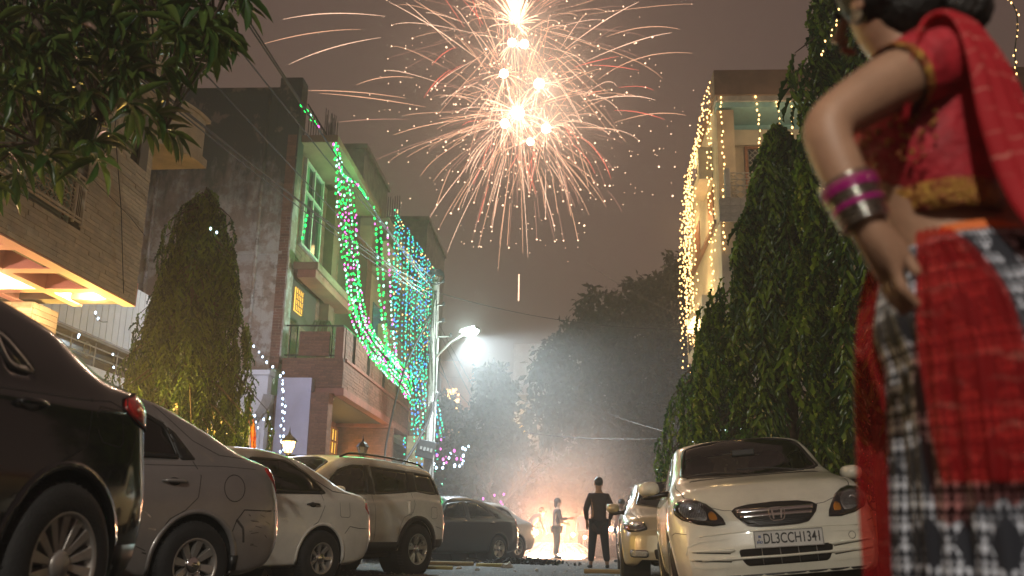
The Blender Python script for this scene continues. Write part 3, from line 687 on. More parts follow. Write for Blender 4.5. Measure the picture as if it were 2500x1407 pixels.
# far hazy buildings down the street
def far_buildings():
    B = Bld('turret_house', -6.5, 52, 'small pink turret with pointed roof, draped with bright amber strings', 'building')
    c = tost_(1098, 930, 50)
    x = c[0]
    B.box('wall', 'far_pink', x - .75, x + .75, 52, 53.6, 0.1, 9.0); B.box('turret', 'far_pink', x - .85, x + .3, 51.9, 53.7, 9.002, 9.9)
    B.mb().add([(x + .1, 52, 9.0), (x + .95, 52, 9.0), (x + .95, 53.5, 9.0), (x + .1, 53.5, 9.0), (x + .62, 52.7, 11.6)], [(0, 3, 2, 1), (0, 1, 4), (1, 2, 4), (2, 3, 4), (3, 0, 4)]).build('pointed_roof', MATS['far_pink'], B.root)
    C = Bld('white_block', 0, 62, 'pale stepped block of flats showing through haze between the far trees', 'building')
    c = tost_(1290, 960, 62)[0]
    C.box('wall', 'white_paint', c - 1.0, c + 2.6, 62, 70, 0.1, 12.9); C.box('wing', 'white_paint', c - 1.9, c - 1.002, 62.5, 70, 0.1, 9.2)
    C.box('ledge', 'far_plaster', c - 2.0, c + 2.6, 61.7, 61.998, 9.2, 9.5)
    C.box('window', 'warm_pane', c - .62, c - .02, 61.96, 61.99, 6.6, 7.6)
    C.box('window', 'window_dark', c + .6, c + 1.4, 61.96, 61.99, 10.2, 11.6)
    lamp('porch_light', 'POINT', C.T @ Vector((c - .4, 61.2, 7.6)), 60, (1, .55, .15), .1, C.root)
def tost_(px, py, Y):
    P = at(px, py, Y); return (P.x * math.cos(SA) - P.y * math.sin(SA), P.x * math.sin(SA) + P.y * math.cos(SA))
far_buildings()
# ------------------------------------------------------------------ haze
def haze():
    b = MB().box(-62, 62, -30, 136, -1.2, 60)
    m = bpy.data.materials.new('haze_air'); m.use_nodes = True; t = m.node_tree; t.nodes.clear()
    o = t.nodes.new('ShaderNodeOutputMaterial'); v = t.nodes.new('ShaderNodeVolumePrincipled')
    v.inputs['Color'].default_value = (0.96, 0.92, 0.90, 1); v.inputs['Density'].default_value = 0.0055; v.inputs['Anisotropy'].default_value = 0.25
    t.links.new(v.outputs[0], o.inputs['Volume'])
    tag(b.build('haze', m), kind='stuff')
haze()
# ------------------------------------------------------------------ street lamps
def cone_lamp(parent, loc, target, e, c, ang, size=.09):
    d = (Vector(target) - Vector(loc)).normalized()
    q = d.to_track_quat('-Z', 'Y').to_euler()
    return lamp('lamp_light', 'SPOT', loc, e, c, size, parent, rot=q, spot_size=R(ang), spot_blend=0.35)
def street_lamp(label, base, head, energy, pole_h, color=(0.80, 1.0, 0.93), ang=150, aim=(0.35, 0, -1), transformer=False):
    root = empty('street_lamp', base); tag(root, label, 'street lamp', 'street lamps')
    h = Vector(head) - Vector(base)
    p = MB().tube([(0, 0, 0), (0, 0, pole_h)], [.17, .11], 10); p.build('pole', MATS['concrete'], root)
    d = Vector((h.x, h.y, 0)).normalized() if Vector((h.x, h.y, 0)).length > .01 else Vector((1, 0, 0))
    z0 = h.z - .75
    arm = MB().tube([(0, 0, z0), d * .25 + Vector((0, 0, z0 + .25)), d * (Vector((h.x, h.y, 0)).length * .5) + Vector((0, 0, z0 + .55)), Vector((h.x, h.y, h.z + .02))], .03, 6); arm.build('arm', MATS['grey_metal'], root)
    hd = MB(); hd.M = Matrix.Translation(h) @ d.to_track_quat('X', 'Z').to_matrix().to_4x4()
    hd.add([(-.3, -.1, .03), (.4, -.13, .03), (.4, .13, .03), (-.3, .1, .03), (-.25, -.06, .13), (.33, -.08, .15), (.33, .08, .15), (-.25, .06, .13)], [(0, 3, 2, 1), (4, 5, 6, 7), (0, 1, 5, 4), (1, 2, 6, 5), (2, 3, 7, 6), (3, 0, 4, 7)])
    ho = hd.build('lamp_head', MATS['grey_metal'], root)
    ln = MB(); ln.M = hd.M.copy(); ln.ball((.1, 0, .0), (.30, .14, .11), 14, 8); ln.build('lens', MATS['lamp_lens'], ho, smooth=True)
    cone_lamp(root, h + Vector((0, 0, -.12)), h + Vector(aim), energy, color, ang)
    return root
# the lit lamp on the concrete pole, the lamp behind the near left tree, and the next one of the row behind the camera
hb = at(1143, 812, 27.0); pb = at(1042, 1250, 28.0)
LAMP_FAR = street_lamp('bright white street lamp on leaning concrete pole tangled with cables, beside the blue light curtain', (pb.x, pb.y, 0), (hb.x, hb.y, hb.z), 5200, 8.1, aim=(.45, -.1, -1), ang=140, color=(.76, .91, 1.0))
hb2 = at(48, 50, 9.5)
street_lamp('greenish white street lamp hidden in the near tree crown, top left corner', (hb2.x - 1.2, hb2.y + .6, 0), hb2, 2300, 7.5, aim=(.45, -.35, -1), ang=155)
street_lamp('street lamp standing behind the viewer, lighting the car fronts', (-3.2, -7.5, 0), (-1.6, -6.5, 7.2), 3900, 7.5, color=(1.0, .93, .80), aim=(.1, .5, -1), ang=160)
lamp('lamp_glow', 'POINT', (hb.x, hb.y - .25, hb.z - .06), 900, (0.75, 1.0, 0.96), .12)
# ------------------------------------------------------------------ cars
def paint(name, c, metal=0.0, rough=0.32, dirt=0.0):
    m = mat(name, c, rough, metal=metal, coat=0.9, var=0.10 if dirt else 0.05, vscale=2.2, bump=0.02, bscale=6)
    return m
paint('paint_black', (0.004, 0.004, 0.005), 0.0, 0.12)
paint('paint_suv', (0.86, 0.83, 0.74), 0.0, 0.36, 1)
paint('paint_silver', (0.29, 0.27, 0.26), 0.45, 0.36, 1)
paint('paint_white', (0.74, 0.71, 0.64), 0.0, 0.38, 1)
paint('paint_ivory', (0.76, 0.74, 0.62), 0.0, 0.33, 1)
paint('paint_gold', (0.52, 0.46, 0.33), 0.3, 0.36, 1)
paint('paint_graphite', (0.010, 0.014, 0.016), 0.2, 0.3)
mat('rubber', (0.016, 0.015, 0.015), 0.75, bump=0.25, bscale=90, var=.3)
mat('trim_black', (0.012, 0.012, 0.012), 0.42)
mat('wheel_well', (0.006, 0.006, 0.006), 0.9)
mat('chrome', (0.75, 0.74, 0.72), 0.12, metal=1.0)
mat('rim_silver', (0.42, 0.39, 0.36), 0.33, metal=0.65, var=.12, vscale=8)
mat('rim_alloy', (0.50, 0.48, 0.42), 0.28, metal=0.75, var=.1, vscale=8)
mat('rim_dark', (0.03, 0.03, 0.03), 0.5)
mat('seam', (0.010, 0.009, 0.008), 0.8)
mat('lamp_red', (0.42, 0.012, 0.010), 0.12, coat=1.0, var=.35, vscale=26)
mat('lamp_clear', (0.85, 0.82, 0.78), 0.16, coat=1.0, var=.45, vscale=55, metal=.6)
mat('lamp_amber', (0.75, 0.27, 0.02), 0.15, coat=1.0)
mat('lamp_housing', (0.02, 0.02, 0.022), 0.2, coat=1.0)
mat('seat_cloth', (0.055, 0.048, 0.042), 0.9)
mat('plate_white', (0.66, 0.64, 0.60), 0.45, var=.05)
mat('plate_ink', (0.02, 0.02, 0.02), 0.5)
mat('plate_blue', (0.10, 0.14, 0.28), 0.5)
glass_mat('glass_clear', (0.72, 0.78, 0.72), 0.015)
glass_mat('glass_tint', (0.22, 0.25, 0.24), 0.02)
glass_mat('lamp_cover', (0.85, 0.85, 0.85), 0.01)

def curve(pts):
    """monotone cubic through (x, v)"""
    P = sorted(pts); X = np.array([p[0] for p in P], float); Y = np.array([p[1] for p in P], float)
    h = np.diff(X); d = np.diff(Y) / h; m = np.zeros(len(X)); m[0] = d[0]; m[-1] = d[-1]
    for i in range(1, len(X) - 1):
        if d[i - 1] * d[i] > 0:
            w1, w2 = 2 * h[i] + h[i - 1], h[i] + 2 * h[i - 1]; m[i] = (w1 + w2) / (w1 / d[i - 1] + w2 / d[i])
    def f(x):
        x = np.clip(np.asarray(x, float), X[0], X[-1]); i = np.clip(np.searchsorted(X, x) - 1, 0, len(X) - 2)
        t = (x - X[i]) / h[i]
        return (2 * t**3 - 3 * t**2 + 1) * Y[i] + (t**3 - 2 * t**2 + t) * h[i] * m[i] + (-2 * t**3 + 3 * t**2) * Y[i + 1] + (t**3 - t**2) * h[i] * m[i + 1]
    return f
def lin(pts):
    P = sorted(pts); X = [p[0] for p in P]; Y = [p[1] for p in P]
    return lambda x: np.interp(x, X, Y)
def inpoly(P, poly):
    x, y = P[:, 0], P[:, 1]; c = np.zeros(len(P), bool); n = len(poly)
    for i in range(n):
        (x0, y0), (x1, y1) = poly[i], poly[(i + 1) % n]
        with np.errstate(divide='ignore', invalid='ignore'):
            k = ((y0 > y) != (y1 > y)) & (x < (x1 - x0) * (y - y0) / (y1 - y0 + 1e-12) + x0)
        c ^= k
    return c
def shrink(poly, d):
    """inset a polygon (either winding) by d"""
    n = len(poly); A = sum(poly[i][0] * poly[(i + 1) % n][1] - poly[(i + 1) % n][0] * poly[i][1] for i in range(n)); s = 1 if A > 0 else -1
    out = []
    for i in range(n):
        p, q, r_ = Vector(poly[i - 1]), Vector(poly[i]), Vector(poly[(i + 1) % n])
        a = (q - p).normalized(); b = (r_ - q).normalized()
        na = Vector((-a.y, a.x)) * s; nb = Vector((-b.y, b.x)) * s; m = na + nb
        k = m.dot(na); out.append(tuple(q + m * (d / max(k, 0.35))))
    return out
def rounded(poly, r=0.05, k=3):
    out = []; n = len(poly)
    for i in range(n):
        p, q, s = Vector(poly[i - 1]), Vector(poly[i]), Vector(poly[(i + 1) % n])
        a = min(r, (p - q).length * .4); b = min(r, (s - q).length * .4)
        A = q + (p - q).normalized() * a; C_ = q + (s - q).normalized() * b
        for j in range(k + 1):
            t = j / k; out.append(tuple(A * (1 - t) ** 2 + q * 2 * t * (1 - t) + C_ * t * t))
    return out

class Car:
    def __init__(s, P, name, label, paintname, loc, heading, group=None, z=0.0):
        """P: shape table. local x runs forward from the rear axle, y left. heading = direction of the nose"""
        s.P = P; s.paint = paintname
        s.root = empty(name, (loc[0], loc[1], z), heading); tag(s.root, label, 'car', group)
        s.body()
    def ring(s, x):
        P = s.P; zb, zt, be, ra = P['bot'](x), P['top'](x), P['belt'](x), P['rail'](x); wb, wr = P['wb'](x), P['wr'](x)
        lo = lambda f: zb + (be - zb) * f
        pts = [(wb * .86, zb), (wb * .955, zb + .035), (wb * .985, lo(.22)), (wb * 1.0, lo(.46)), (wb * .995, lo(.66)), (wb * .985, lo(.80)), (wb * .965, lo(.93)), (wb * P.get('sh', .925), be + .01),
               (wb * P.get('sh', .925) * .5 + wr * .5 + .012, (be + ra) / 2 + .01), (wr, ra), (wr * .93, ra + (zt - ra) * .42), (wr * .62, ra + (zt - ra) * .84), (wr * .3, zt - (zt - ra) * .03), (0, zt)]
        return pts
    def body(s):
        P = s.P; x0, x1 = P['x0'], P['x1']; L = x1 - x0
        n = int(L / 0.028); u = np.linspace(0, 1, n)
        xs = x0 + L * (u - 0.55 * np.sin(4 * np.pi * u) / (4 * np.pi) * 0 - 0.8 * np.sin(2 * np.pi * u) / (2 * np.pi) * 0.85)
        K = 5; rows = []
        for x in xs:
            C = np.array(s.ring(float(x))); m = len(C); tt = np.arange(m)
            fy, fz = curve(list(zip(tt, C[:, 0]))), curve(list(zip(tt, C[:, 1])))
            q = np.linspace(0, m - 1, (m - 1) * K + 1); rows.append(np.stack([np.full(len(q), x), fy(q), fz(q)], -1))
        A = np.array(rows); nr, nc = A.shape[:2]
        # lean of the nose and tail, and roundness in plan
        def lean(A):
            x = A[..., 0].copy(); z = A[..., 2]; y = A[..., 1]
            fw = np.clip((x - (x1 - .55)) / .55, 0, 1) ** 1.5; rw = np.clip(((x0 + .45) - x) / .45, 0, 1) ** 1.5
            A[..., 0] = x - fw * P['flean'](z) + rw * P['rlean'](z)
            W = P['W'] / 2
            A[..., 0] -= fw * P.get('fround', .10) * (np.abs(y) / W) ** 2.2
            A[..., 0] += rw * P.get('rround', .07) * (np.abs(y) / W) ** 2.2
            return A
        A = lean(A); B = A[:, ::-1].copy(); B[..., 1] *= -1
        full = np.concatenate([A, B[:, 1:]], 1); nc = full.shape[1]
        V = full.reshape(-1, 3); I = np.arange(nr * nc).reshape(nr, nc)
        Q = np.stack([I[:-1, :-1], I[:-1, 1:], I[1:, 1:], I[1:, :-1]], -1).reshape(-1, 4)
        # caps
        extra = []; ev = []; base = len(V); h = nc // 2
        for e_, flip in ((0, True), (nr - 1, False)):
            prev = None
            for j in range(h + 1):
                a, b = full[e_, j], full[e_, nc - 1 - j]
                if j == h: row = [I[e_, h]] * 9
                else:
                    row = [I[e_, j]]
                    for k in range(1, 8):
                        t = k / 8; p = a * (1 - t) + b * t; yy = p[1]; W = P['W'] / 2
                        x_ = xs[e_]; zz = p[2]
                        if flip: p = np.array([x_ + P['rlean'](zz) + P.get('rround', .07) * (abs(yy) / W) ** 2.2, yy, zz])
                        else: p = np.array([x_ - P['flean'](zz) - P.get('fround', .10) * (abs(yy) / W) ** 2.2, yy, zz])
                        ev.append(p); row.append(base + len(ev) - 1)
                    row.append(I[e_, nc - 1 - j])
                if prev is not None:
                    for k in range(8):
                        q = [prev[k], prev[k + 1], row[k + 1], row[k]]
                        if flip: q = q[::-1]
                        extra.append(q)
                prev = row
        V = np.concatenate([V, np.array(ev)]); Qx = np.array(extra)
        nq = np.cross(V[Q[:, 1]] - V[Q[:, 0]], V[Q[:, 3]] - V[Q[:, 0]]); mid = V[Q].mean(1)
        if np.median(nq[:, 1] * np.sign(mid[:, 1])) < 0: Q = Q[:, ::-1]
        nx = np.cross(V[Qx[:, 2]] - V[Qx[:, 0]], V[Qx[:, 3]] - V[Qx[:, 1]]); half = len(Qx) // 2
        if nx[:half, 0].sum() > 0: Qx[:half] = Qx[:half, ::-1]
        if nx[half:, 0].sum() < 0: Qx[half:] = Qx[half:, ::-1]
        # triangulated copy for projecting details
        allq = np.concatenate([Q, Qx])
        s.bvh = BVHTree.FromPolygons([Vector(v) for v in V], [list(dict.fromkeys(q)) for q in allq.tolist()])
        # openings
        cen = V[allq].mean(1); side = np.abs(cen[:, 1]) > P['W'] * .25; drop = np.zeros(len(allq), bool)
        s.arches = [(0.0, P['R'] , P['ra']), (P['wbase'], P['R'], P['ra'])]
        inside = np.zeros(len(V), bool)
        for (ax, az, ar) in s.arches:
            d = np.hypot(V[:, 0] - ax, V[:, 2] - az); inside |= (d < ar) & (np.abs(V[:, 1]) > P['W'] * .25)
        allin = inside[allq].all(1); some = inside[allq].any(1) & ~allin; drop |= allin
        for (ax, az, ar) in s.arches:
            vi = np.unique(allq[some]); vi = vi[inside[vi]]
            d = np.hypot(V[vi, 0] - ax, V[vi, 2] - az); m_ = d < ar; vi = vi[m_]; d = d[m_]
            V[vi, 0] = ax + (V[vi, 0] - ax) * ar / d; V[vi, 2] = np.maximum(az + (V[vi, 2] - az) * ar / d, V[vi, 2] * 0 + .1)
        for poly in P['windows']:
            sp = shrink(poly, .012); drop |= side & inpoly(cen[:, [0, 2]], sp) & (cen[:, 2] > 0.6)
        for nm in ('windshield', 'rear_glass'):
            if nm in P:
                top = cen[:, 2] > P['wz']; sp = shrink(P[nm], .015)
                drop |= top & inpoly(cen[:, [0, 1]], sp)
        keep = allq[~drop]
        faces = [tuple(dict.fromkeys(q)) for q in keep.tolist()]; faces = [f for f in faces if len(f) > 2]
        used = sorted({i for f in faces for i in f}); mp = {a: b for b, a in enumerate(used)}
        me = bpy.data.meshes.new('body'); me.from_pydata([tuple(V[i]) for i in used], [], [tuple(mp[i] for i in f) for f in faces]); me.shade_smooth()
        me.materials.append(MATS[s.paint]); o = link('body', me, s.root)
        so = o.modifiers.new('skin', 'SOLIDIFY'); so.thickness = 0.012; so.offset = -1
        W = P['W']
        # wheel wells and floor
        for (ax, az, ar) in s.arches:
            for sg in (-1, 1):
                w = MB(); w.lathe([(ar + .012, sg * (W / 2 - .06)), (ar + .012, sg * (W / 2 - .42)), (.02, sg * (W / 2 - .42))], 28, axis='Y', c=(ax, 0, az), cap=False)
                w.build('wheel_well', MATS['wheel_well'], s.root)
        fl = MB().box(P['wheel_floor'][0] if 'wheel_floor' in P else .42, P['wbase'] - .42, -W / 2 * .84, W / 2 * .84, P['bot'](1.2) + .02, P['bot'](1.2) + .06)
        fl.box(x0 + .25, x1 - .3, -.42, .42, .22, .26); fl.build('underbody', MATS['wheel_well'], s.root)
        # interior: floor, seats, dashboard
        sz = P['seatz']; i_ = MB(); cb = P.get('cabin', (0.1, 2.0))
        for sx in P['seats']:
            for sy in (-.36, .36):
                i_.box(sx - .05, sx + .45, sy - .24, sy + .24, .35, sz - .38)
                i_.add([(sx - .02, sy - .23, sz - .4), (sx + .12, sy - .23, sz - .4), (sx + .12, sy + .23, sz - .4), (sx - .02, sy + .23, sz - .4), (sx - .16, sy - .19, sz + .16), (sx - .06, sy - .19, sz + .18), (sx - .06, sy + .19, sz + .18), (sx - .16, sy + .19, sz + .16)], [(0, 3, 2, 1), (4, 5, 6, 7), (0, 1, 5, 4), (1, 2, 6, 5), (2, 3, 7, 6), (3, 0, 4, 7)])
                i_.ball((sx - .13, sy, sz + .27), (.06, .15, .11), 10, 6)
        i_.box(cb[1] - .25, cb[1] + .35, -W / 2 * .8, W / 2 * .8, .5, P['belt'](cb[1]) - .04)
        i_.box(cb[0] - .5, cb[1] + .3, -W / 2 * .8, W / 2 * .8, .26, .33)
        i_.build('seats', MATS['seat_cloth'], s.root)
    # -------- details projected on the skin
    def hit(s, ax, u, v, sg=1):
        if ax == 'y': r_ = s.bvh.ray_cast(Vector((u, sg * 3, v)), Vector((0, -sg, 0)))
        elif ax == 'x': r_ = s.bvh.ray_cast(Vector((sg * 9, u, v)), Vector((-sg, 0, 0)))
        else: r_ = s.bvh.ray_cast(Vector((u, v, 5)), Vector((0, 0, -1)))
        if r_[0] is None: return None
        n = r_[1]
        ref = Vector((0, sg, 0)) if ax == 'y' else (Vector((sg, 0, 0)) if ax == 'x' else Vector((0, 0, 1)))
        if n.dot(ref) < 0: n = -n
        return r_[0], n
    def patch(s, name, m, poly, ax='y', sg=1, off=0.004, holes=(), res=0.05, thick=0.012, parent=None, smooth=True, dense=None, dome=0.0):
        poly = list(poly); dd = dense or res
        def densify(pl):
            out = []
            for i in range(len(pl)):
                a, b = Vector(pl[i]), Vector(pl[(i + 1) % len(pl)]); k = max(1, int((b - a).length / dd))
                out += [tuple(a + (b - a) * j / k) for j in range(k)]
            return out
        loops = [densify(poly)] + [densify(h) for h in holes]
        pts = []; edges = []
        for l in loops:
            n0 = len(pts); pts += l; edges += [(n0 + i, n0 + (i + 1) % len(l)) for i in range(len(l))]
        nb = len(pts); A = np.array(poly); g = []
        xs_, ys_ = np.arange(A[:, 0].min() + res * .5, A[:, 0].max(), res), np.arange(A[:, 1].min() + res * .5, A[:, 1].max(), res)
        if len(xs_) and len(ys_):
            G = np.array([(x, y) for x in xs_ for y in ys_]); k = inpoly(G, shrink(poly, res * .3))
            for h in holes: k &= ~inpoly(G, h)
            g = [tuple(p) for p in G[k]]
        r_ = geometry.delaunay_2d_cdt([Vector(p) for p in pts + g], edges, [], 1, 1e-6)
        V2, F2 = r_[0], r_[2]; cen = np.array([[sum(V2[i].x for i in f) / len(f), sum(V2[i].y for i in f) / len(f)] for f in F2]) if len(F2) else np.zeros((0, 2))
        ok = inpoly(cen, poly)
        for h in holes: ok &= ~inpoly(cen, h)
        fs = [tuple(f) for f, k in zip(F2, ok) if k]
        P3 = []; N3 = []; bad = set(); dl = None
        for i, v in enumerate(V2):
            h = s.hit(ax, v.x, v.y, sg)
            if h is None: bad.add(i); P3.append(Vector((0, 0, 0))); N3.append(Vector((0, 0, 1)))
            else: P3.append(h[0]); N3.append(h[1])
        fs = [f for f in fs if not any(i in bad for i in f)]
        if not fs: return None
        cnt = {}
        for f in fs:
            for i in range(len(f)):
                e_ = (f[i], f[(i + 1) % len(f)]); cnt[e_] = cnt.get(e_, 0) + 1
        bnd = [e_ for e_ in cnt if (e_[1], e_[0]) not in cnt]
        if dome:
            bi = list({i for e_ in bnd for i in e_}); BP = np.array([(V2[i].x, V2[i].y) for i in bi])
            dist = [float(np.min(np.hypot(BP[:, 0] - v.x, BP[:, 1] - v.y))) for v in V2]; mxd = max(dist) or 1
            dl = [dome * (1 - (1 - min(1, d / mxd)) ** 2) for d in dist]
        top = [P3[i] + N3[i] * (off + (dl[i] if dl else 0)) for i in range(len(P3))]; low = [P3[i] + N3[i] * (off - thick) for i in range(len(P3))]
        n = len(top); F3 = list(fs) + [(a, n + a, n + b, b) for a, b in bnd]
        used = sorted({i for f in F3 for i in f}); mp = {a: b for b, a in enumerate(used)}; vv = top + low
        b = MB(); b.v = [tuple(vv[i]) for i in used]; b.f = [tuple(mp[i] for i in f) for f in F3]
        # outward orientation
        f0 = fs[len(fs) // 2]; nn = (top[f0[1]] - top[f0[0]]).cross(top[f0[2]] - top[f0[0]])
        if nn.dot(N3[f0[0]]) < 0: b.f = [f[::-1] for f in b.f]
        return b.build(name, MATS[m], parent or s.root, smooth=smooth)
    def seam(s, pts, ax='y', sg=1, w=0.0055, parent=None, m='seam', name='panel_gap', off=.0012):
        b = MB(); P = []
        for i in range(len(pts) - 1):
            a, c = Vector(pts[i]), Vector(pts[i + 1]); k = max(1, int((c - a).length / .05))
            P += [a + (c - a) * j / k for j in range(k)]
        P.append(Vector(pts[-1])); H = [s.hit(ax, p.x, p.y, sg) for p in P]; H = [h for h in H if h]
        for i in range(len(H) - 1):
            (p, n), (q, n2) = H[i], H[i + 1]; d = (q - p)
            if d.length < 1e-5 or d.length > .3: continue
            t = d.normalized().cross(n).normalized() * w / 2
            b.add([p + n * off - t, p + n * off + t, q + n2 * off + t, q + n2 * off - t], [(0, 1, 2, 3)])
        if b.v: return b.build(name, MATS[m], parent or s.root)
    def bar(s, name, m, pts, r, ax='y', sg=1, off=.01, parent=None, n=8):
        P = []
        for i in range(len(pts) - 1):
            a, c = Vector(pts[i]), Vector(pts[i + 1]); k = max(1, int((c - a).length / .05))
            P += [a + (c - a) * j / k for j in range(k)]
        P.append(Vector(pts[-1])); H = [s.hit(ax, p.x, p.y, sg) for p in P]; H = [h[0] + h[1] * off for h in H if h]
        if len(H) > 1: return MB().tube(H, r, n).build(name, MATS[m], parent or s.root, smooth=True)
    def glazing(s, gm='glass_tint', gap=.028):
        P = s.P
        for poly in P['windows']:
            rp_ = rounded(poly, .06)
            for sg in (1, -1):
                g = s.patch('window', gm, shrink(rp_, gap * .5), 'y', sg, off=.001, thick=.004, res=.09)
                s.patch('window_seal', 'trim_black', rp_, 'y', sg, off=.003, holes=[shrink(rp_, gap)], res=.3, dense=.05, parent=g)
        for nm in ('windshield', 'rear_glass'):
            if nm in P:
                pl = rounded(P[nm], .06); g = s.patch(nm, P.get('wsglass', gm), shrink(pl, .012), 'z', 1, off=.001, thick=.004, res=.08)
                if g: s.patch('seal', 'trim_black', pl, 'z', 1, off=.003, holes=[shrink(pl, .035)], res=.3, dense=.05, parent=g)
        for pl in P.get('pillars', ()):
            for sg in (1, -1): s.patch('pillar_cover', 'trim_black', pl, 'y', sg, off=.0035, res=.06)
    def wheel(s, x, y, sg, style, turn=0.0, rot=0.0):
        P = s.P; Rr = P['R']; rr = P['rim']; w = .19
        root = empty('wheel', (x, y, Rr), turn, s.root)
        b = MB(); yo = sg * w / 2
        prof = [(rr - .005, -w / 2), (rr + .01, -w / 2 - .004), (Rr - .05, -w / 2 - .008), (Rr - .012, -w / 2 + .012), (Rr, -w / 2 + .035), (Rr, w / 2 - .035), (Rr - .012, w / 2 - .012), (Rr - .05, w / 2 + .008), (rr + .01, w / 2 + .004), (rr - .005, w / 2)]
        b.lathe(prof, 48, axis='Y', cap=False)
        for k in range(48):
            a = k / 48 * 2 * math.pi
            b.cb((Rr * math.cos(a) * .998, 0, Rr * math.sin(a) * .998), (.008, w * .7, .008))
        b.build('tyre', MATS['rubber'], root, smooth=True)
        # rim barrel and backing
        b = MB(); b.lathe([(rr + .003, yo * .99), (rr - .012, yo * 1.03), (rr - .022, yo * .93), (rr - .03, yo * .3)], 48, axis='Y', cap=False)
        rm = b.build('rim', MATS['rim_alloy' if style in ('five', 'twist') else 'rim_silver'], root, smooth=True)
        MB().lathe([(rr - .02, yo * .30), (rr * .5, yo * .25), (.01, yo * .25)], 32, axis='Y', cap=False).build('brake_disc', MATS['rim_dark'], root)
        sp = MB(); face = yo * .93; q = sg
        def spoke(a, w0, w1, r0, r1, h0=.0, h1=.0, tw=0.0):
            c, s_ = math.cos(a), math.sin(a); c2, s2 = math.cos(a + tw), math.sin(a + tw)
            def pt(r_, t, y_, cc, ss): return (r_ * cc - t * ss, y_, r_ * ss + t * cc)
            yA, yB = face - q * .03 + q * h0, face + q * h1; d = q * .03
            sp.add([pt(r0, -w0, yA, c, s_), pt(r0, w0, yA, c, s_), pt(r1, w1, yB, c2, s2), pt(r1, -w1, yB, c2, s2),
                    pt(r0, -w0 * 1.25, yA - d, c, s_), pt(r0, w0 * 1.25, yA - d, c, s_), pt(r1, w1 * 1.25, yB - d, c2, s2), pt(r1, -w1 * 1.25, yB - d, c2, s2)],
                   [(0, 1, 2, 3), (4, 7, 6, 5), (0, 4, 5, 1), (1, 5, 6, 2), (2, 6, 7, 3), (3, 7, 4, 0)])
        n = {'twin': 7, 'multi': 8, 'seven': 7, 'five': 5, 'twist': 5}[style]
        for k in range(n):
            a = rot + k / n * 2 * math.pi
            if style == 'twin':
                for da in (-.165, .165): spoke(a + da * 1.0, .012, .024, .05, rr - .015, h0=.01, tw=da * .35)
            elif style == 'multi': spoke(a, .018, .028, .045, rr - .015, tw=.0)
            elif style == 'seven': spoke(a, .012, .022, .04, rr - .012)
            elif style == 'five':
                for da in (-.13, .13): spoke(a + da * .6, .016, .030, .05, rr - .012, tw=da * .9)
            else: spoke(a, .035, .05, .04, rr - .012, tw=.38); spoke(a + .22, .012, .02, .05, rr - .012, tw=.30)
        sp.build('spoke', MATS['rim_alloy' if style in ('five', 'twist') else 'rim_silver'], root, bevel=.003)
        h = MB().lathe([(.062, face - q * .035), (.058, face - q * .012), (.046, face - q * .004), (.0, face - q * .003)], 20, axis='Y', cap=False)
        for k in range(5):
            a = k / 5 * 2 * math.pi; h.cb((.075 * math.cos(a), face - q * .035, .075 * math.sin(a)), (.016, .02, .016))
        h.build('hub_cap', MATS['chrome' if style != 'twin' else 'rim_silver'], root, smooth=True)
        if style == 'multi':
            e_ = MB(); e_.tube([(-.022, face + q * .001, .012), (0, face + q * .001, .018), (.02, face + q * .001, .004), (-.02, face + q * .001, -.004), (0, face + q * .001, -.018), (.022, face + q * .001, -.012)], .0035, 4); e_.build('emblem', MATS['rim_dark'], root)
    def wheels(s, style, inset=.02, turn=0.0, rot=0.0):
        y = s.P['W'] / 2 - .095 - inset
        if style != 'five': s.arch_lip(s.paint, w=.028, off=.005, thick=.03)
        for sg in (1, -1):
            s.wheel(0, sg * y, sg, style, 0, rot); s.wheel(s.P['wbase'], sg * y, sg, style, turn, rot + .3)
    def arch_lip(s, m='trim_black', w=.03, off=.012, thick=.03, frm=-8, to=188):
        for (ax, az, ar) in s.arches:
            for sg in (1, -1):
                o_ = [(ax + (ar + w) * math.cos(R(a)), az + (ar + w) * math.sin(R(a))) for a in range(frm, to, 8)]
                i_ = [(ax + (ar - .004) * math.cos(R(a)), az + (ar - .004) * math.sin(R(a))) for a in range(frm, to, 8)]
                s.patch('wheel_arch', m, o_ + i_[::-1], 'y', sg, off=off, thick=thick, res=.2, dense=.06)
    def handle(s, x, z, sg=1, m=None, w=.17):
        h = s.hit('y', x, z, sg)
        if not h: return
        p, n = h; pts = []
        rec = s.patch('handle_recess', 'seam', [(x + .05 * math.cos(R(a)), z + .028 * math.sin(R(a))) for a in range(0, 360, 30)], 'y', sg, off=.0015, thick=.002, res=.03)
        for k in range(9):
            t = k / 8; q = s.hit('y', x - w / 2 + w * t, z, sg)
            pts.append(q[0] + q[1] * (.004 + .032 * math.sin(t * math.pi) ** .4))
        MB().tube(pts, [.008, .012, .013, .013, .013, .013, .013, .012, .008], 8).build('door_handle', MATS[m or s.paint], s.root, smooth=True)
    def mirror(s, x, z, sg=1, lower='trim_black'):
        h = s.hit('y', x, z, sg)
        if not h: return
        p = h[0]; c = p + Vector((-.02, sg * .17, .06))
        b = MB(); n = 14; rings = []
        for i, (dx, sy, sz) in enumerate([(-.055, .088, .056), (-.052, .096, .064), (-.02, .100, .070), (.03, .092, .064), (.065, .070, .046), (.085, .038, .024), (.09, .01, .006)]):
            rings.append([(c.x + dx, c.y + sy * math.copysign(abs(math.cos(a)) ** .75, math.cos(a)) * (1) + sg * .01 * i * 0, c.z + sz * math.copysign(abs(math.sin(a)) ** .75, math.sin(a))) for a in [2 * math.pi * k / n for k in range(n)]])
        for r_ in rings: b.v += r_
        for i in range(len(rings) - 1): b.f += [(i * n + k, i * n + (k + 1) % n, (i + 1) * n + (k + 1) % n, (i + 1) * n + k) for k in range(n)]
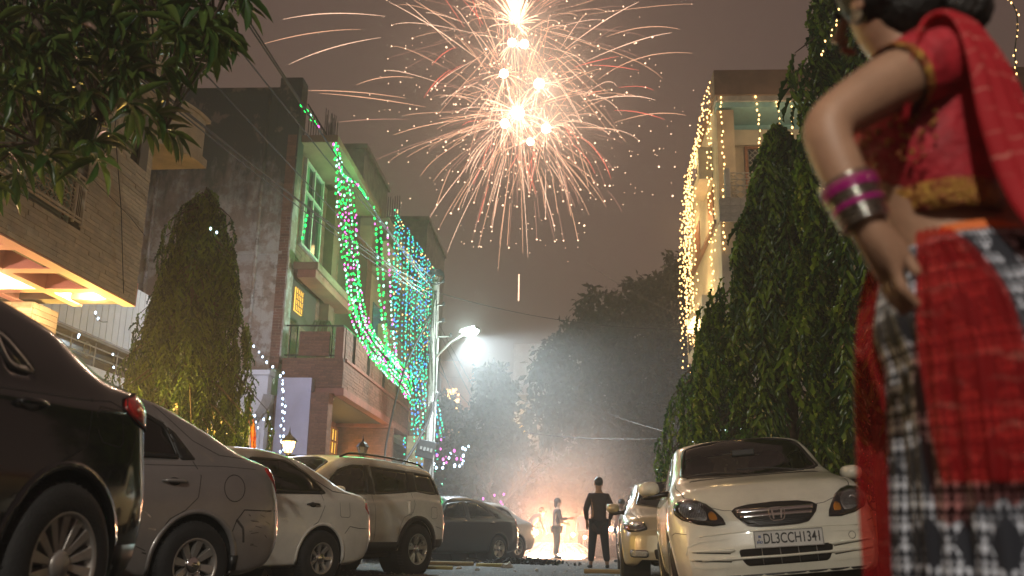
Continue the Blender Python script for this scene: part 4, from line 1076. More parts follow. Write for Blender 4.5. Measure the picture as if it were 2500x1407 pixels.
        b.f.append(tuple((len(rings) - 1) * n + k for k in range(n))); 
        mo = b.build('wing_mirror', MATS[s.paint], s.root, smooth=True)
        MB().tube([p + Vector((-.01, -sg * .01, 0)), p + Vector((-.01, sg * .05, .0)), c + Vector((.01, -sg * .03, -.07)), c + Vector((.01, sg * .06, -.075))], [.03, .026, .03, .02], 8).build('mirror_arm', MATS[lower], mo, smooth=True)
        MB().lathe([(.001, -.056), (.07, -.056)], 14, axis='X', c=tuple(c + Vector((0, 0, 0)))).build('mirror_glass', MATS['chrome'], mo)

# ---- shape tables (metres; x from the rear axle)
def sedan(L=4.4, W=1.70, H=1.50, wbase=2.6, ro=.95, rim=.19, R_=.30, belt=.93, deck=1.02, hood=.98, roofx=(.35, 1.45), cowl=2.15, decks=-.42, **kw):
    x0, x1 = -ro, L - ro
    P = dict(W=W, x0=x0, x1=x1, wbase=wbase, R=R_, rim=rim, ra=R_ + .055)
    P['bot'] = curve([(x0, .40), (x0 + .15, .27), (x0 + .6, .21), (wbase, .19), (x1 - .5, .20), (x1 - .12, .23), (x1, .30)])
    P['top'] = curve([(x0, .86), (x0 + .06, deck - .07), (x0 + .18, deck - .01), (decks, deck + .03), (decks + .35, deck + .21), (roofx[0] - .10, H - .055), (roofx[0] + .35, H), (roofx[1], H - .025), (cowl - .30, H - .30), (cowl, hood + .05), (cowl + .25, hood), (x1 - .45, hood - .10), (x1 - .15, hood - .22), (x1, .70)])
    P['belt'] = curve([(x0, .80), (x0 + .06, deck - .13), (x0 + .2, deck - .08), (decks, belt + .04), (.6, belt), (cowl, belt - .04), (cowl + .3, hood - .09), (x1 - .45, hood - .20), (x1 - .15, hood - .30), (x1, .62)])
    P['rail'] = curve([(x0, .83), (x0 + .06, deck - .10), (x0 + .2, deck - .035), (decks, deck + .01), (decks + .35, deck + .16), (roofx[0] - .10, H - .13), (roofx[0] + .35, H - .075), (roofx[1] - .1, H - .11), (cowl - .30, H - .37), (cowl, hood + .01), (cowl + .25, hood - .035), (x1 - .45, hood - .14), (x1 - .15, hood - .25), (x1, .67)])
    P['wb'] = curve([(x0, W * .40), (x0 + .05, W * .435), (x0 + .2, W * .472), (x0 + .7, W * .494), (1.2, W * .5), (wbase, W * .497), (x1 - .45, W * .475), (x1 - .12, W * .435), (x1, W * .39)])
    P['wr'] = curve([(x0, W * .34), (x0 + .2, W * .40), (decks, W * .395), (decks + .3, W * .375), (roofx[0] + .2, W * .345), (roofx[1], W * .35), (cowl - .3, W * .385), (cowl, W * .42), (cowl + .3, W * .40), (x1 - .3, W * .36), (x1, W * .30)])
    P['flean'] = lin([(.1, .12), (.30, .03), (.45, 0), (.62, .03), (.85, .20), (1.1, .3)]); P['rlean'] = lin([(.2, .10), (.38, .02), (.5, 0), (.75, .03), (1.05, .12), (1.3, .2)])
    P['seats'] = (.55, 1.30); P['seatz'] = belt + .06; P['wz'] = hood; P['cabin'] = (0.2, cowl - .25)
    bx0, bx1 = decks + .52, cowl - .30
    P.update(kw); return P
def text_obj(name, s, size, m, parent, M, ext=0.0015, align='CENTER'):
    cu = bpy.data.curves.new(name, 'FONT'); cu.body = s; cu.size = size; cu.extrude = ext; cu.align_x = align; cu.align_y = 'CENTER'
    cu.offset = 0.0012
    tmp = bpy.data.objects.new('tmp', cu); col.objects.link(tmp)
    me = bpy.data.meshes.new_from_object(tmp.evaluated_get(bpy.context.evaluated_depsgraph_get()))
    bpy.data.objects.remove(tmp); me.materials.clear(); me.materials.append(MATS[m]); me.name = name
    return link(name, me, parent, M)
def head(th): return math.radians(180 + th)            # nose towards the left kerb and the camera

def beside(p, th, W, dx=0, dy=0):
    t = math.radians(th); k = W / 2 - .11
    return (p.x + dx - math.sin(t) * k, p.y + dy + math.cos(t) * k)
def black_car():
    P = sedan(L=4.4, H=1.50, ro=.86, R_=.325, rim=.212, belt=.98, deck=1.13, decks=-.36, roofx=(.55, 1.45), rround=.16)
    P['rlean'] = lin([(.2, .10), (.42, .01), (.5, 0), (.66, .02), (.80, .07), (.95, .10), (1.15, .12)])
    P['windows'] = [[(.40, 1.05), (1.02, 1.02), (1.02, 1.36), (.72, 1.38), (.46, 1.24)], [(.18, 1.06), (.36, 1.055), (.41, 1.22), (.33, 1.20)], [(1.12, 1.015), (1.98, .99), (1.60, 1.32), (1.12, 1.37)]]
    p = at(88, 1406, 4.02)
    c = Car(P, 'parked_car', 'glossy black sedan nearest on the left side, cropped by the picture edge, alloy-look wheel covers', 'paint_black', beside(p, 79, 1.70), head(79), 'cars parked at an angle on the left', z=.085)
    c.glazing('glass_tint'); c.wheels('twin', inset=-.01, rot=1.32)
    lp = [(-.86, 1.06), (-.60, 1.10), (-.44, 1.055), (-.40, 1.0), (-.48, .95), (-.70, .90), (-.90, .87), (-.92, .95)]
    for sg in (1, -1):
        l = c.patch('tail_light', 'lamp_red', rounded(lp, .03), 'y', sg, off=.010, thick=.02, res=.03, dome=.012)
        c.seam(lp + [lp[0]], sg=sg, w=.010, off=.0125, parent=l)
        c.seam([(-.16, 1.02), (-.12, .95), (-.08, .8), (.15, .69), (.28, .6), (.33, .45)], sg=sg, w=.006)
        c.seam([(1.07, 1.38), (1.06, .9), (1.05, .5), (1.06, .30)], sg=sg); c.seam([(-.46, .98), (-.3, 1.02), (-.10, 1.0), (.5, .97), (2.1, .93)], sg=sg, w=.006)
        c.seam([(-.48, .91), (-.44, .78), (-.38, .66)], sg=sg); c.seam([(-.90, .42), (-.6, .40), (-.38, .40)], sg=sg, w=.01)
        c.handle(.28, .93, sg)
    c.seam([(x, z) for x, z in [(-.36, .84), (-.36, .95), (-.32, .985), (-.20, .985), (-.16, .95), (-.17, .86), (-.2, .83), (-.33, .82), (-.36, .84)]], sg=1, w=.006, name='fuel_lid_gap')
    for sg in (1,): c.patch('reflector', 'lamp_red', [(-.80, .50), (-.72, .50), (-.72, .53), (-.80, .53)], 'y', sg, off=.004, res=.03)
    c.patch('lower_skirt', 'trim_black', [(-.84, .27), (-.42, .25), (-.39, .40), (-.86, .41)], 'y', 1, off=.006, res=.06)
black_car()

def silver_car():
    P = sedan(L=4.27, H=1.51, ro=.93, R_=.295, rim=.186, belt=.95, deck=1.06, decks=-.50, roofx=(.42, 1.5), rround=.10)
    P['windows'] = [[(.14, 1.01), (.96, .99), (.98, 1.385), (.55, 1.39), (.22, 1.24)], [(1.08, .985), (1.98, .965), (1.62, 1.32), (1.08, 1.385)]]
    p = at(450, 1398, 6.95)
    c = Car(P, 'parked_car', 'dented silver beige sedan with scraped rear wheel arch, second from the left edge', 'paint_silver', beside(p, 55, 1.70), head(55), 'cars parked at an angle on the left', z=.03)
    c.glazing('glass_tint'); c.wheels('multi', inset=.0, rot=.2)
    c.patch('quarter_trim', 'trim_black', rounded([(.02, 1.01), (.15, 1.0), (.23, 1.235), (.17, 1.20)], .02), 'y', 1, off=.003, res=.05)
    lp = [(-.93, .70), (-.84, .70), (-.82, .78), (-.76, .86), (-.66, .93), (-.62, .985), (-.66, 1.01), (-.80, .99), (-.90, .93), (-.95, .84)]
    for sg in (1, -1):
        l = c.patch('tail_light', 'lamp_red', rounded(lp, .02), 'y', sg, off=.008, thick=.02, res=.03, dome=.010)
        c.patch('reversing_lens', 'lamp_clear', [(-.93, .70), (-.845, .70), (-.83, .76), (-.94, .77)], 'y', sg, off=.011, res=.03, parent=l)
        c.seam([(.05, 1.0), (.0, .9), (.02, .75), (.12, .66), (.24, .60), (.33, .48), (.36, .3)], sg=sg)
        c.seam([(1.03, 1.39), (1.02, .9), (1.0, .5), (1.02, .28)], sg=sg)
        c.seam([(-.90, .69), (-.62, .68), (-.40, .68), (-.33, .60), (-.30, .52)], sg=sg, w=.008)
        c.seam([(-.55, 1.05), (-.2, 1.06), (.02, 1.15), (.3, 1.38)], sg=sg, w=.006); c.handle(.22, .85, sg, w=.2)
    c.seam([(-.30 + .095 * math.cos(R(a)), .83 + .095 * math.sin(R(a))) for a in range(0, 375, 15)], sg=1, w=.006, name='fuel_lid_gap')
    c.seam([(-.52, .98), (-.2, .98), (.4, .95), (2.0, .91)], sg=1, w=.004)
    # scrapes and crumples round the rear arch
    mat('scrape', (0.55, 0.52, 0.5), .3, metal=.8, var=.5, vscale=30); mat('scuff', (0.05, 0.045, 0.04), .9, var=.5, vscale=30)
    rr = random.Random(5)
    for k in range(16):
        a = rr.uniform(.34, .62); z = rr.uniform(.33, .62); l = rr.uniform(.03, .12)
        if math.hypot(a, z - .29) < .38: continue
        c.seam([(a, z), (a + l, z + rr.uniform(-.01, .05))], sg=1, w=rr.uniform(.003, .012), m='scrape' if k % 3 else 'scuff', name='scratch')
    for k in range(14):
        a = -.42 - rr.random() * .42; z = rr.uniform(.42, .67); c.seam([(a, z), (a - rr.uniform(.02, .08), z + rr.uniform(-.03, .01))], sg=1, w=rr.uniform(.002, .006), m='scuff', name='scratch')
    c.seam([(-.33, .61), (-.40, .55), (-.42, .45)], sg=1, w=.02, m='scuff', name='crack')
    c.patch('dent', 'paint_silver', rounded([(.52, .62), (.80, .70), (.84, .74), (.55, .72)], .05), 'y', 1, off=.002, res=.03, dome=.012)
    c.patch('mud_flap', 'trim_black', [(-.38, .16), (-.33, .16), (-.33, .36), (-.38, .36)], 'y', 1, off=.01, thick=.05, res=.1)
silver_car()

def white_sedan():
    P = sedan(L=4.30, H=1.46, W=1.69, ro=.96, R_=.295, rim=.172, belt=.92, deck=1.03, decks=-.48, roofx=(.38, 1.45))
    P['windows'] = [[(-.10, .985), (.94, .96), (.95, 1.33), (.42, 1.34), (.12, 1.20)], [(1.04, .955), (1.95, .94), (1.58, 1.28), (1.04, 1.335)]]
    p = at(768, 1372, 11.0)
    c = Car(P, 'parked_car', 'plain white sedan between silver sedan and white sport utility car, red corner lamp', 'paint_white', beside(p, 55, 1.69), head(55), 'cars parked at an angle on the left', z=.0)
    c.glazing('glass_tint'); c.wheels('seven', inset=.0, rot=.5)
    lp = [(-.90, .94), (-.74, .92), (-.70, .86), (-.80, .78), (-.93, .80)]
    for sg in (1, -1):
        l = c.patch('tail_light', 'lamp_red', rounded(lp, .02), 'y', sg, off=.008, thick=.02, res=.03, dome=.008)
        c.seam([(.0, .98), (-.02, .85), (.08, .68), (.22, .60), (.33, .48), (.36, .3)], sg=sg); c.seam([(.99, 1.33), (.98, .9), (.96, .5), (.97, .28)], sg=sg)
        c.seam([(-.92, .62), (-.6, .62), (-.42, .64), (-.34, .56)], sg=sg, w=.007); c.handle(.16, .86, sg, 'trim_black', w=.19)
    c.seam([(-.42, .90), (-.42, .76), (-.40, .74), (-.28, .74), (-.26, .76), (-.26, .90)], sg=1, w=.005, name='fuel_lid_gap')
    c.seam([(-.5, 1.0), (-.2, 1.02), (.1, 1.16), (.4, 1.36)], sg=1, w=.012, m='trim_black', name='roof_gutter')
white_sedan()

def white_suv():
    P = sedan(L=4.58, H=1.74, W=1.89, wbase=2.7, ro=.90, R_=.375, rim=.235, belt=1.10, deck=1.16, hood=1.16)
    x0, x1, H = P['x0'], P['x1'], 1.74
    P['top'] = curve([(x0, 1.0), (x0 + .05, 1.30), (x0 + .18, 1.50), (x0 + .42, 1.655), (-.1, 1.70), (.9, H), (1.45, H - .02), (1.85, H - .17), (2.35, 1.30), (2.5, 1.22), (3.0, 1.13), (x1 - .15, 1.0), (x1, .85)])
    P['belt'] = curve([(x0, .96), (x0 + .1, 1.10), (-.3, 1.16), (0, 1.17), (.5, 1.10), (1.6, 1.06), (2.4, 1.05), (3.0, 1.02), (x1 - .15, .86), (x1, .75)])
    P['rail'] = curve([(x0, .98), (x0 + .05, 1.24), (x0 + .18, 1.42), (x0 + .42, 1.56), (-.1, 1.61), (.9, H - .09), (1.4, H - .11), (1.85, H - .27), (2.35, 1.22), (2.5, 1.16), (3.0, 1.08), (x1 - .15, .93), (x1, .8)])
    W = 1.89
    P['wr'] = curve([(x0, W * .38), (x0 + .2, W * .385), (-.1, W * .375), (1.4, W * .365), (2.3, W * .41), (2.6, W * .42), (x1 - .3, W * .38), (x1, W * .3)])
    P['bot'] = curve([(x0, .50), (x0 + .12, .40), (x0 + .5, .34), (2.7, .32), (x1 - .3, .33), (x1, .42)])
    P['rlean'] = lin([(.2, .08), (.5, .0), (.75, 0), (1.0, .03), (1.2, .05), (1.5, .16), (1.8, .25)])
    P['ra'] = .43; P['seatz'] = 1.25; P['wz'] = 1.15; P['seats'] = (.2, 1.25); P['cabin'] = (0, 2.1)
    P['windows'] = [[(-.62, 1.23), (-.42, 1.21), (.02, 1.24), (.08, 1.30), (-.02, 1.55), (-.50, 1.52)], [(.16, 1.22), (.98, 1.15), (1.0, 1.575), (.10, 1.55)], [(1.10, 1.145), (2.16, 1.12), (1.72, 1.45), (1.40, 1.565), (1.10, 1.575)]]
    P['pillars'] = [rounded([(-.04, 1.24), (.18, 1.22), (.12, 1.55), (-.04, 1.55)], .01), rounded([(.96, 1.15), (1.12, 1.15), (1.12, 1.58), (.98, 1.58)], .01), rounded([(-.82, 1.22), (-.60, 1.22), (-.48, 1.52), (-.60, 1.48)], .02)]
    P['windshield'] = [(2.42, 0), (2.38, .4), (2.24, .70), (1.72, .60), (1.62, .3), (1.60, 0), (1.62, -.3), (1.72, -.60), (2.24, -.70), (2.38, -.4)]
    p = at(1006, 1353, 15.4)
    c = Car(P, 'parked_suv', 'white sport utility car with roof rails and five spoke alloys, third row of side glass', 'paint_suv', beside(p, 57, 1.89), head(57), 'cars parked at an angle on the left', z=-.02)
    c.root['category'] = 'sport utility car'
    c.glazing('glass_tint'); c.wheels('five', inset=.0, rot=.3)
    c.arch_lip(w=.07, off=.014, frm=-20, to=200)
    lp = [(-.90, .80), (-.86, .90), (-.84, 1.05), (-.74, 1.10), (-.70, 1.14), (-.76, 1.20), (-.80, 1.30), (-.86, 1.20), (-.93, 1.0), (-.93, .84)]
    for sg in (1, -1):
        c.patch('tail_light', 'lamp_red', rounded(lp, .02), 'y', sg, off=.010, thick=.03, res=.03, dome=.008)
        c.patch('sill_cladding', 'trim_black', [(.44, .34), (2.26, .32), (2.28, .46), (.42, .48)], 'y', sg, off=.016, thick=.03, res=.1)
        c.patch('bumper_cladding', 'trim_black', [(-.88, .42), (-.45, .40), (-.44, .52), (-.90, .55)], 'y', sg, off=.010, res=.06)
        c.seam([(.12, 1.22), (.08, 1.05), (.14, .92), (.36, .84), (.45, .70), (.5, .5)], sg=sg); c.seam([(1.04, 1.15), (1.02, .9), (1.03, .5)], sg=sg)
        c.seam([(-.92, .66), (-.7, .68), (-.46, .72)], sg=sg, w=.006)
        for hx, hz in ((.22, .99), (1.22, .97)):
            rc = c.patch('door_handle', 'paint_suv', rounded([(hx - .035, hz - .10), (hx + .035, hz - .10), (hx + .03, hz + .10), (hx - .03, hz + .10)], .03), 'y', sg, off=.014, thick=.02, res=.03, dome=.008)
            c.seam([(hx - .045, hz - .11), (hx + .045, hz - .11), (hx + .04, hz + .11), (hx - .04, hz + .11), (hx - .045, hz - .11)], sg=sg, w=.004)
        z = 1.74
        rp_ = [(x, P['rail'](x) + .02) for x in np.linspace(-.55, 1.5, 12)]
        pts = []
        for i, (x, _) in enumerate(rp_):
            h = c.hit('z', x, sg * .60); pts.append(h[0] + Vector((0, 0, .05 if 0 < i < 11 else .005)))
        MB().tube(pts, .016, 8).build('roof_rail', MATS['trim_black'], c.root, smooth=True)
    c.seam([(-.50, 1.0), (-.50, .86), (-.46, .84), (-.36, .84), (-.33, .86), (-.34, 1.0), (-.38, 1.02), (-.47, 1.02), (-.50, 1.0)], sg=1, w=.005, name='fuel_lid_gap')
    c.mirror(1.98, 1.10, 1)
    c.mirror(1.98, 1.10, -1)
    MB().box(2.0, 2.03, .1, .22, 1.2, 1.32).build('dash_camera', MATS['plate_white'], c.root)
white_suv()

def dark_sedan():
    P = sedan(L=4.44, H=1.50, W=1.695, ro=.95, R_=.305, rim=.205, belt=.95, deck=1.08, decks=-.50, roofx=(.5, 1.45))
    P['windows'] = [[(.10, 1.03), (.98, .99), (1.0, 1.36), (.60, 1.37), (.30, 1.24)], [(1.08, .985), (1.98, .96), (1.60, 1.30), (1.08, 1.365)], [(-.12, 1.05), (.06, 1.04), (.24, 1.21), (.14, 1.17)]]
    p = at(1210, 1342, 23.7)
    c = Car(P, 'parked_car', 'dark grey sedan with twisted spoke alloys, beside the sparks and left of the people', 'paint_graphite', beside(p, 50, 1.695), head(50), 'cars parked at an angle on the left', z=-.01)
    c.glazing('glass_clear'); c.wheels('twist', inset=.0, rot=.1)
    lp = [(-.95, .97), (-.72, .97), (-.66, .90), (-.78, .84), (-.96, .86)]
    for sg in (1, -1):
        c.patch('tail_light', 'lamp_red', rounded(lp, .02), 'y', sg, off=.008, res=.04)
        for hx in (.25, 1.2): 
            c.handle(hx, .90, sg, 'chrome')
        c.seam([(.08, 1.02), (.02, .85), (.14, .66), (.33, .5), (.36, .3)], sg=sg); c.seam([(1.03, 1.36), (1.02, .9), (1.0, .5), (1.02, .28)], sg=sg)
    # a pale sedan whose tail shows past it
    P2 = sedan(L=4.3, H=1.48, ro=.93); P2['windows'] = [[(.05, 1.0), (.96, .98), (.97, 1.34), (.5, 1.35), (.2, 1.22)]]
    for k, (px, D, lab, pm) in enumerate(((1232, 27.2, 'pale sedan tail showing just past the dark grey sedan', 'paint_silver'), (1246, 31.5, 'white sedan tail lit by the sparks, farthest of the left parked row', 'paint_white'))):
        p = at(px, 1345, D); c = Car(P2, 'parked_car', lab, pm, (p.x - .28, p.y), head(50), 'cars parked at an angle on the left')
        c.glazing('glass_tint'); c.wheels('seven')
        for sg in (1, -1): c.patch('tail_light', 'lamp_red', [(-.93, .98), (-.74, .96), (-.72, .84), (-.94, .80)], 'y', sg, off=.008, res=.04)
dark_sedan()

# ------------------------------------------------------------------ right side: two cars facing the camera
def facing(P, label, pm, loc, hd, roll=0.0, z=0.0, detail=True):
    c = Car(P, 'parked_car', label, pm, loc, hd, 'cars parked facing the camera on the right', z=z)
    c.root.rotation_euler = (roll, 0, hd); return c
def ivory_car():
    P = sedan(L=3.99, H=1.505, W=1.68, wbase=2.405, ro=.80, R_=.29, rim=.18, belt=.95, deck=1.05, hood=1.055, cowl=2.08, roofx=(.4, 1.28))
    x0, x1, W = P['x0'], P['x1'], 1.68
    P['top'] = curve([(x0, .86), (x0 + .06, .98), (x0 + .18, 1.05), (-.5, 1.08), (-.1, 1.28), (.3, 1.45), (.8, 1.505), (1.25, 1.485), (1.45, 1.42), (1.80, 1.215), (2.08, 1.085), (2.30, 1.045), (2.65, .985), (2.92, .90), (3.06, .83), (x1 - .03, .76), (x1, .70)])
    P['belt'] = curve([(x0, .80), (x0 + .06, .92), (x0 + .2, .97), (-.5, .98), (.6, .95), (2.05, .94), (2.4, .93), (2.75, .86), (3.0, .74), (x1 - .03, .66), (x1, .60)])
    P['rail'] = curve([(x0, .83), (x0 + .06, .95), (x0 + .2, 1.01), (-.5, 1.05), (-.1, 1.2), (.3, 1.37), (.8, 1.43), (1.2, 1.405), (1.45, 1.33), (1.80, 1.13), (2.08, 1.03), (2.3, 1.0), (2.65, .94), (2.92, .855), (3.06, .79), (x1 - .03, .73), (x1, .66)])
    P['wb'] = curve([(x0, W * .40), (x0 + .05, W * .435), (x0 + .2, W * .472), (x0 + .7, W * .494), (1.2, W * .5), (2.405, W * .5), (2.8, W * .488), (x1 - .15, W * .462), (x1, W * .43)])
    P['wr'] = curve([(x0, W * .34), (-.5, W * .39), (.2, W * .35), (1.2, W * .365), (1.8, W * .400), (2.08, W * .425), (2.5, W * .41), (2.9, W * .36), (x1, W * .30)])
    P['bot'] = curve([(x0, .40), (x0 + .15, .27), (.5, .20), (2.0, .19), (2.6, .20), (x1 - .1, .205), (x1, .235)])
    P['flean'] = lin([(.15, .10), (.24, .02), (.34, 0), (.48, .012), (.58, .03), (.68, .06), (.80, .14), (.95, .26)]); P['fround'] = .17
    P['windows'] = [[(.15, 1.02), (.92, .99), (.94, 1.35), (.45, 1.35), (.2, 1.2)], [(1.02, .985), (1.90, .975), (1.62, 1.17), (1.28, 1.33), (1.02, 1.36)]]
    P['windshield'] = [(2.10, 0), (2.08, .30), (2.00, .56), (1.89, .645), (1.36, .545), (1.30, .27), (1.28, 0), (1.30, -.27), (1.36, -.545), (1.89, -.645), (2.00, -.56), (2.08, -.30)]
    P['rear_glass'] = [(.28, 0), (.24, .45), (-.30, .55), (-.38, 0), (-.30, -.55), (.24, -.45)]
    P['wsglass'] = 'glass_clear'; P['seatz'] = 1.0; P['wz'] = 1.04; P['seats'] = (.35, 1.05); P['cabin'] = (.1, 1.75)
    nose = at(1928, 1300, 7.8)
    hd = R(-96.5); f = Vector((math.cos(hd), math.sin(hd), 0)); org = nose - f * (P['x1'] - .02)
    c = facing(P, 'ivory white sedan facing the camera with number plate DL3CCH1341, right wheels up on pavement', 'paint_ivory', (org.x - .02, org.y), hd, roll=R(5.6), z=.075)
    c.glazing('glass_clear', gap=.03); c.wheels('seven', inset=.0, turn=0, rot=.2)
    X = 'x'
    # headlights: housing, reflector bowl, amber corner, clear cover
    for sg in (-1, 1):
        o_ = [(.405, .655), (.50, .650), (.62, .672), (.725, .712), (.775, .765), (.772, .825), (.735, .868), (.665, .880), (.585, .862), (.515, .815), (.455, .745), (.418, .695)]
        pl = [(sg * a, b) for a, b in o_]
        hl = c.patch('headlight', 'lamp_housing', pl, X, 1, off=.006, thick=.02, res=.03)
        inner = [(sg * a, b) for a, b in [(.535, .690), (.62, .698), (.70, .730), (.742, .775), (.738, .825), (.700, .855), (.64, .855), (.58, .825), (.535, .765)]]
        c.patch('reflector', 'lamp_clear', rounded(inner, .03), X, 1, off=.011, thick=.004, res=.02, parent=hl)
        am = [(sg * a, b) for a, b in [(.455, .690), (.52, .690), (.525, .740), (.495, .765), (.465, .735)]]
        c.patch('indicator', 'lamp_amber', rounded(am, .02), X, 1, off=.012, thick=.004, res=.02, parent=hl)
        fl_ = MB()
        for k in range(15):
            a = .548 + k * .0125; q0, q1 = c.hit(X, sg * a, .72), c.hit(X, sg * a, .835)
            if q0 and q1 and .0 <= k: fl_.tube([q0[0] + q0[1] * .014, (q0[0] + q1[0]) / 2 + q0[1] * .0165, q1[0] + q1[1] * .014], .0028, 4)
        fl_.build('lens_rib', MATS['chrome'], hl)
        q = c.hit(X, sg * .645, .775); 
        if q: MB().lathe([(.026, 0), (.028, .012), (.018, .014)], 16, axis='X', c=tuple(q[0] + q[1] * .012)).build('bulb_ring', MATS['chrome'], hl)
        cv = c.patch('lamp_cover', 'lamp_cover', pl, X, 1, off=.020, thick=.003, res=.03, parent=hl, dome=.012)
        c.seam(pl + [pl[0]], X, 1, w=.007, off=.008, parent=hl)
    # grille with chrome bars and the winged letter badge
    g_ = [(-.335, .748), (-.30, .772), (-.2, .790), (0, .797), (.2, .790), (.30, .772), (.335, .748), (.31, .700), (.235, .632), (.16, .618), (0, .614), (-.16, .618), (-.235, .632), (-.31, .700)]
    gr = c.patch('grille', 'trim_black', g_, X, 1, off=.006, thick=.02, res=.04)
    c.seam(g_ + [g_[0]], X, 1, w=.010, off=.0085, m='lamp_housing', parent=gr)
    for z0, z1, w0 in ((.722, .752, .295), (.686, .708, .275)):
        c.patch('chrome_bar', 'chrome', [(-w0, z0), (w0, z0), (w0 + .01, z1), (-w0 - .01, z1)], X, 1, off=.017, thick=.012, res=.03, parent=gr, dome=.006)
    for z in (.668, .652, .636): c.seam([(-.22, z), (.22, z)], X, 1, w=.004, off=.010, parent=gr, m='lamp_housing', name='grille_slat')
    em = MB(); h = c.hit(X, 0, .706)[0].x + .034
    ro_ = [(.060 * math.copysign(abs(math.cos(R(a))) ** .5, math.cos(R(a))) * (1 + .10 * math.sin(R(a))), .706 + .050 * math.copysign(abs(math.sin(R(a))) ** .5, math.sin(R(a)))) for a in range(0, 360, 15)]
    em.tube([(h, y, z) for y, z in ro_ + [ro_[0]]], .0055, 6)
    for sg in (-1, 1):
        em.add([(h - .004, sg * .047, .742), (h - .004, sg * .027, .742), (h - .004, sg * .020, .668), (h - .004, sg * .036, .668), (h + .008, sg * .045, .740), (h + .008, sg * .030, .740), (h + .008, sg * .023, .670), (h + .008, sg * .034, .670)],
               [(0, 1, 2, 3), (7, 6, 5, 4), (0, 4, 5, 1), (1, 5, 6, 2), (2, 6, 7, 3), (3, 7, 4, 0)])
    em.box(h - .004, h + .007, -.03, .03, .697, .712); em.build('badge', MATS['chrome'], gr, smooth=False)
    # hood shut line, bumper split
    c.seam([(-.50, .80), (-.40, .765), (-.335, .760)], X, 1, w=.006); c.seam([(.50, .80), (.40, .765), (.335, .760)], X, 1, w=.006)
    for sg in (-1, 1):
        c.seam([(2.96, sg * .60), (2.7, sg * .69), (2.3, sg * .715), (2.02, sg * .70)], 'z', 1, w=.007)
        c.seam([(2.25, sg * .50), (2.6, sg * .46), (2.85, sg * .42)], 'z', 1, w=.003, m='paint_ivory', off=.004)
        c.seam([(1.98, .94), (1.95, .7), (1.97, .45), (1.98, .25)], 'y', sg); c.seam([(.97, 1.37), (.97, .9), (.97, .28)], 'y', sg)
        c.seam([(3.02, .60), (2.86, .62), (2.75, .60)], 'y', sg)
    # number plate
    hx = c.hit(X, 0, .53)[0].x + .030
    PM = Matrix.Translation((hx, .055, .515)) @ Matrix.Rotation(R(-1), 4, 'X')
    pb = MB(); pb.M = PM; pb.box(-.006, .0, -.26, .26, -.062, .062); pl = pb.build('number_plate', MATS['plate_white'], c.root, bevel=.003)
    fr = MB(); fr.M = PM
    for a in ((-.265, .265, .0595, .066), (-.265, .265, -.066, -.0595), (-.266, -.259, -.0594, .0594), (.259, .266, -.0594, .0594)): fr.box(-.004, .005, a[0], a[1], a[2], a[3])
    fr.build('plate_rim', MATS['grey_metal'], pl)
    base = PM @ Matrix(((0, 0, 1, 0.0005), (1, 0, 0, 0), (0, 1, 0, 0), (0, 0, 0, 1)))
    t = text_obj('lettering', 'DL3CCH1341', .098, 'plate_ink', pl, base @ Matrix.Translation((.026, 0, 0)) @ Matrix.Diagonal((.80, 1.12, 1, 1)))
    bb = [v.co.x for v in t.data.vertices]; wd = max(bb) - min(bb); t.matrix_local = base @ Matrix.Translation((.028, 0, 0)) @ Matrix.Diagonal((.432 / wd, 1.12, 1, 1))
    text_obj('lettering', 'IND', .026, 'plate_blue', pl, base @ Matrix.Translation((-.224, -.022, 0)))
    b_ = MB(); b_.M = PM; b_.box(0.0005, .0015, -.232, -.212, .012, .032); b_.build('hologram', MATS['plate_blue'], pl)
    for sy in (-.23, .23): MB().lathe([(.006, .0), (.006, .004)], 8, axis='X', c=(hx + .0, .055 + sy, .515)).build('screw', MATS['chrome'], pl)
    # lower intake with slats
    lo = [(-.335, .455), (.395, .455), (.385, .40), (.345, .325), (-.285, .325), (-.325, .39)]
    li = c.patch('lower_intake', 'wheel_well', rounded(lo, .03), X, 1, off=.003, thick=.012, res=.05)
    c.bar('intake_bar', 'paint_ivory', [(-.62, .392), (-.4, .388), (0, .384), (.4, .388), (.64, .392)], .011, X, 1, off=.012, parent=li)
    for y in (-.16, -.02, .12, .26): c.bar('intake_bar', 'grey_metal', [(y, .33), (y, .452)], .003, X, 1, off=.010, parent=li, n=4)
    for sg in (-1, 1):
        # recessed fog corner panels: outlines and blades
        fp = [(sg * a, b) for a, b in [(.40, .545), (.62, .535), (.715, .505), (.735, .44), (.69, .345), (.60, .325), (.42, .32)]]
        c.seam(fp, X, 1, w=.010, m='paint_ivory', off=.004, name='bumper_crease')
        for z, y1 in ((.455, .69), (.392, .70)):
            c.patch('bumper_blade', 'paint_ivory', [(sg * .36, z - .004), (sg * .40, z - .020), (sg * y1, z + .004), (sg * y1, z + .012), (sg * .42, z + .012), (sg * .37, z + .008)], X, 1, off=.020, thick=.03, res=.05, dome=.006)
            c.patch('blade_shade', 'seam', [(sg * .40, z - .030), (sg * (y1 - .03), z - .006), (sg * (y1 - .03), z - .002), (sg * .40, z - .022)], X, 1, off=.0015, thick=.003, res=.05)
    c.seam([(.56 + .028 * math.cos(R(a)), .50 + .028 * math.sin(R(a))) for a in range(0, 375, 20)], X, 1, w=.004, name='tow_cap_gap')
    c.bar('bumper_ridge', 'paint_ivory', [(-.62, .575), (-.4, .585), (0, .59), (.4, .585), (.62, .575)], .006, X, 1, off=-.001)
    c.patch('bumper_underside', 'trim_black', [(-.66, .235), (.66, .235), (.64, .262), (-.64, .262)], X, 1, off=.002, res=.08)
    c.mirror(1.83, .98, 1); c.mirror(1.83, .98, -1)
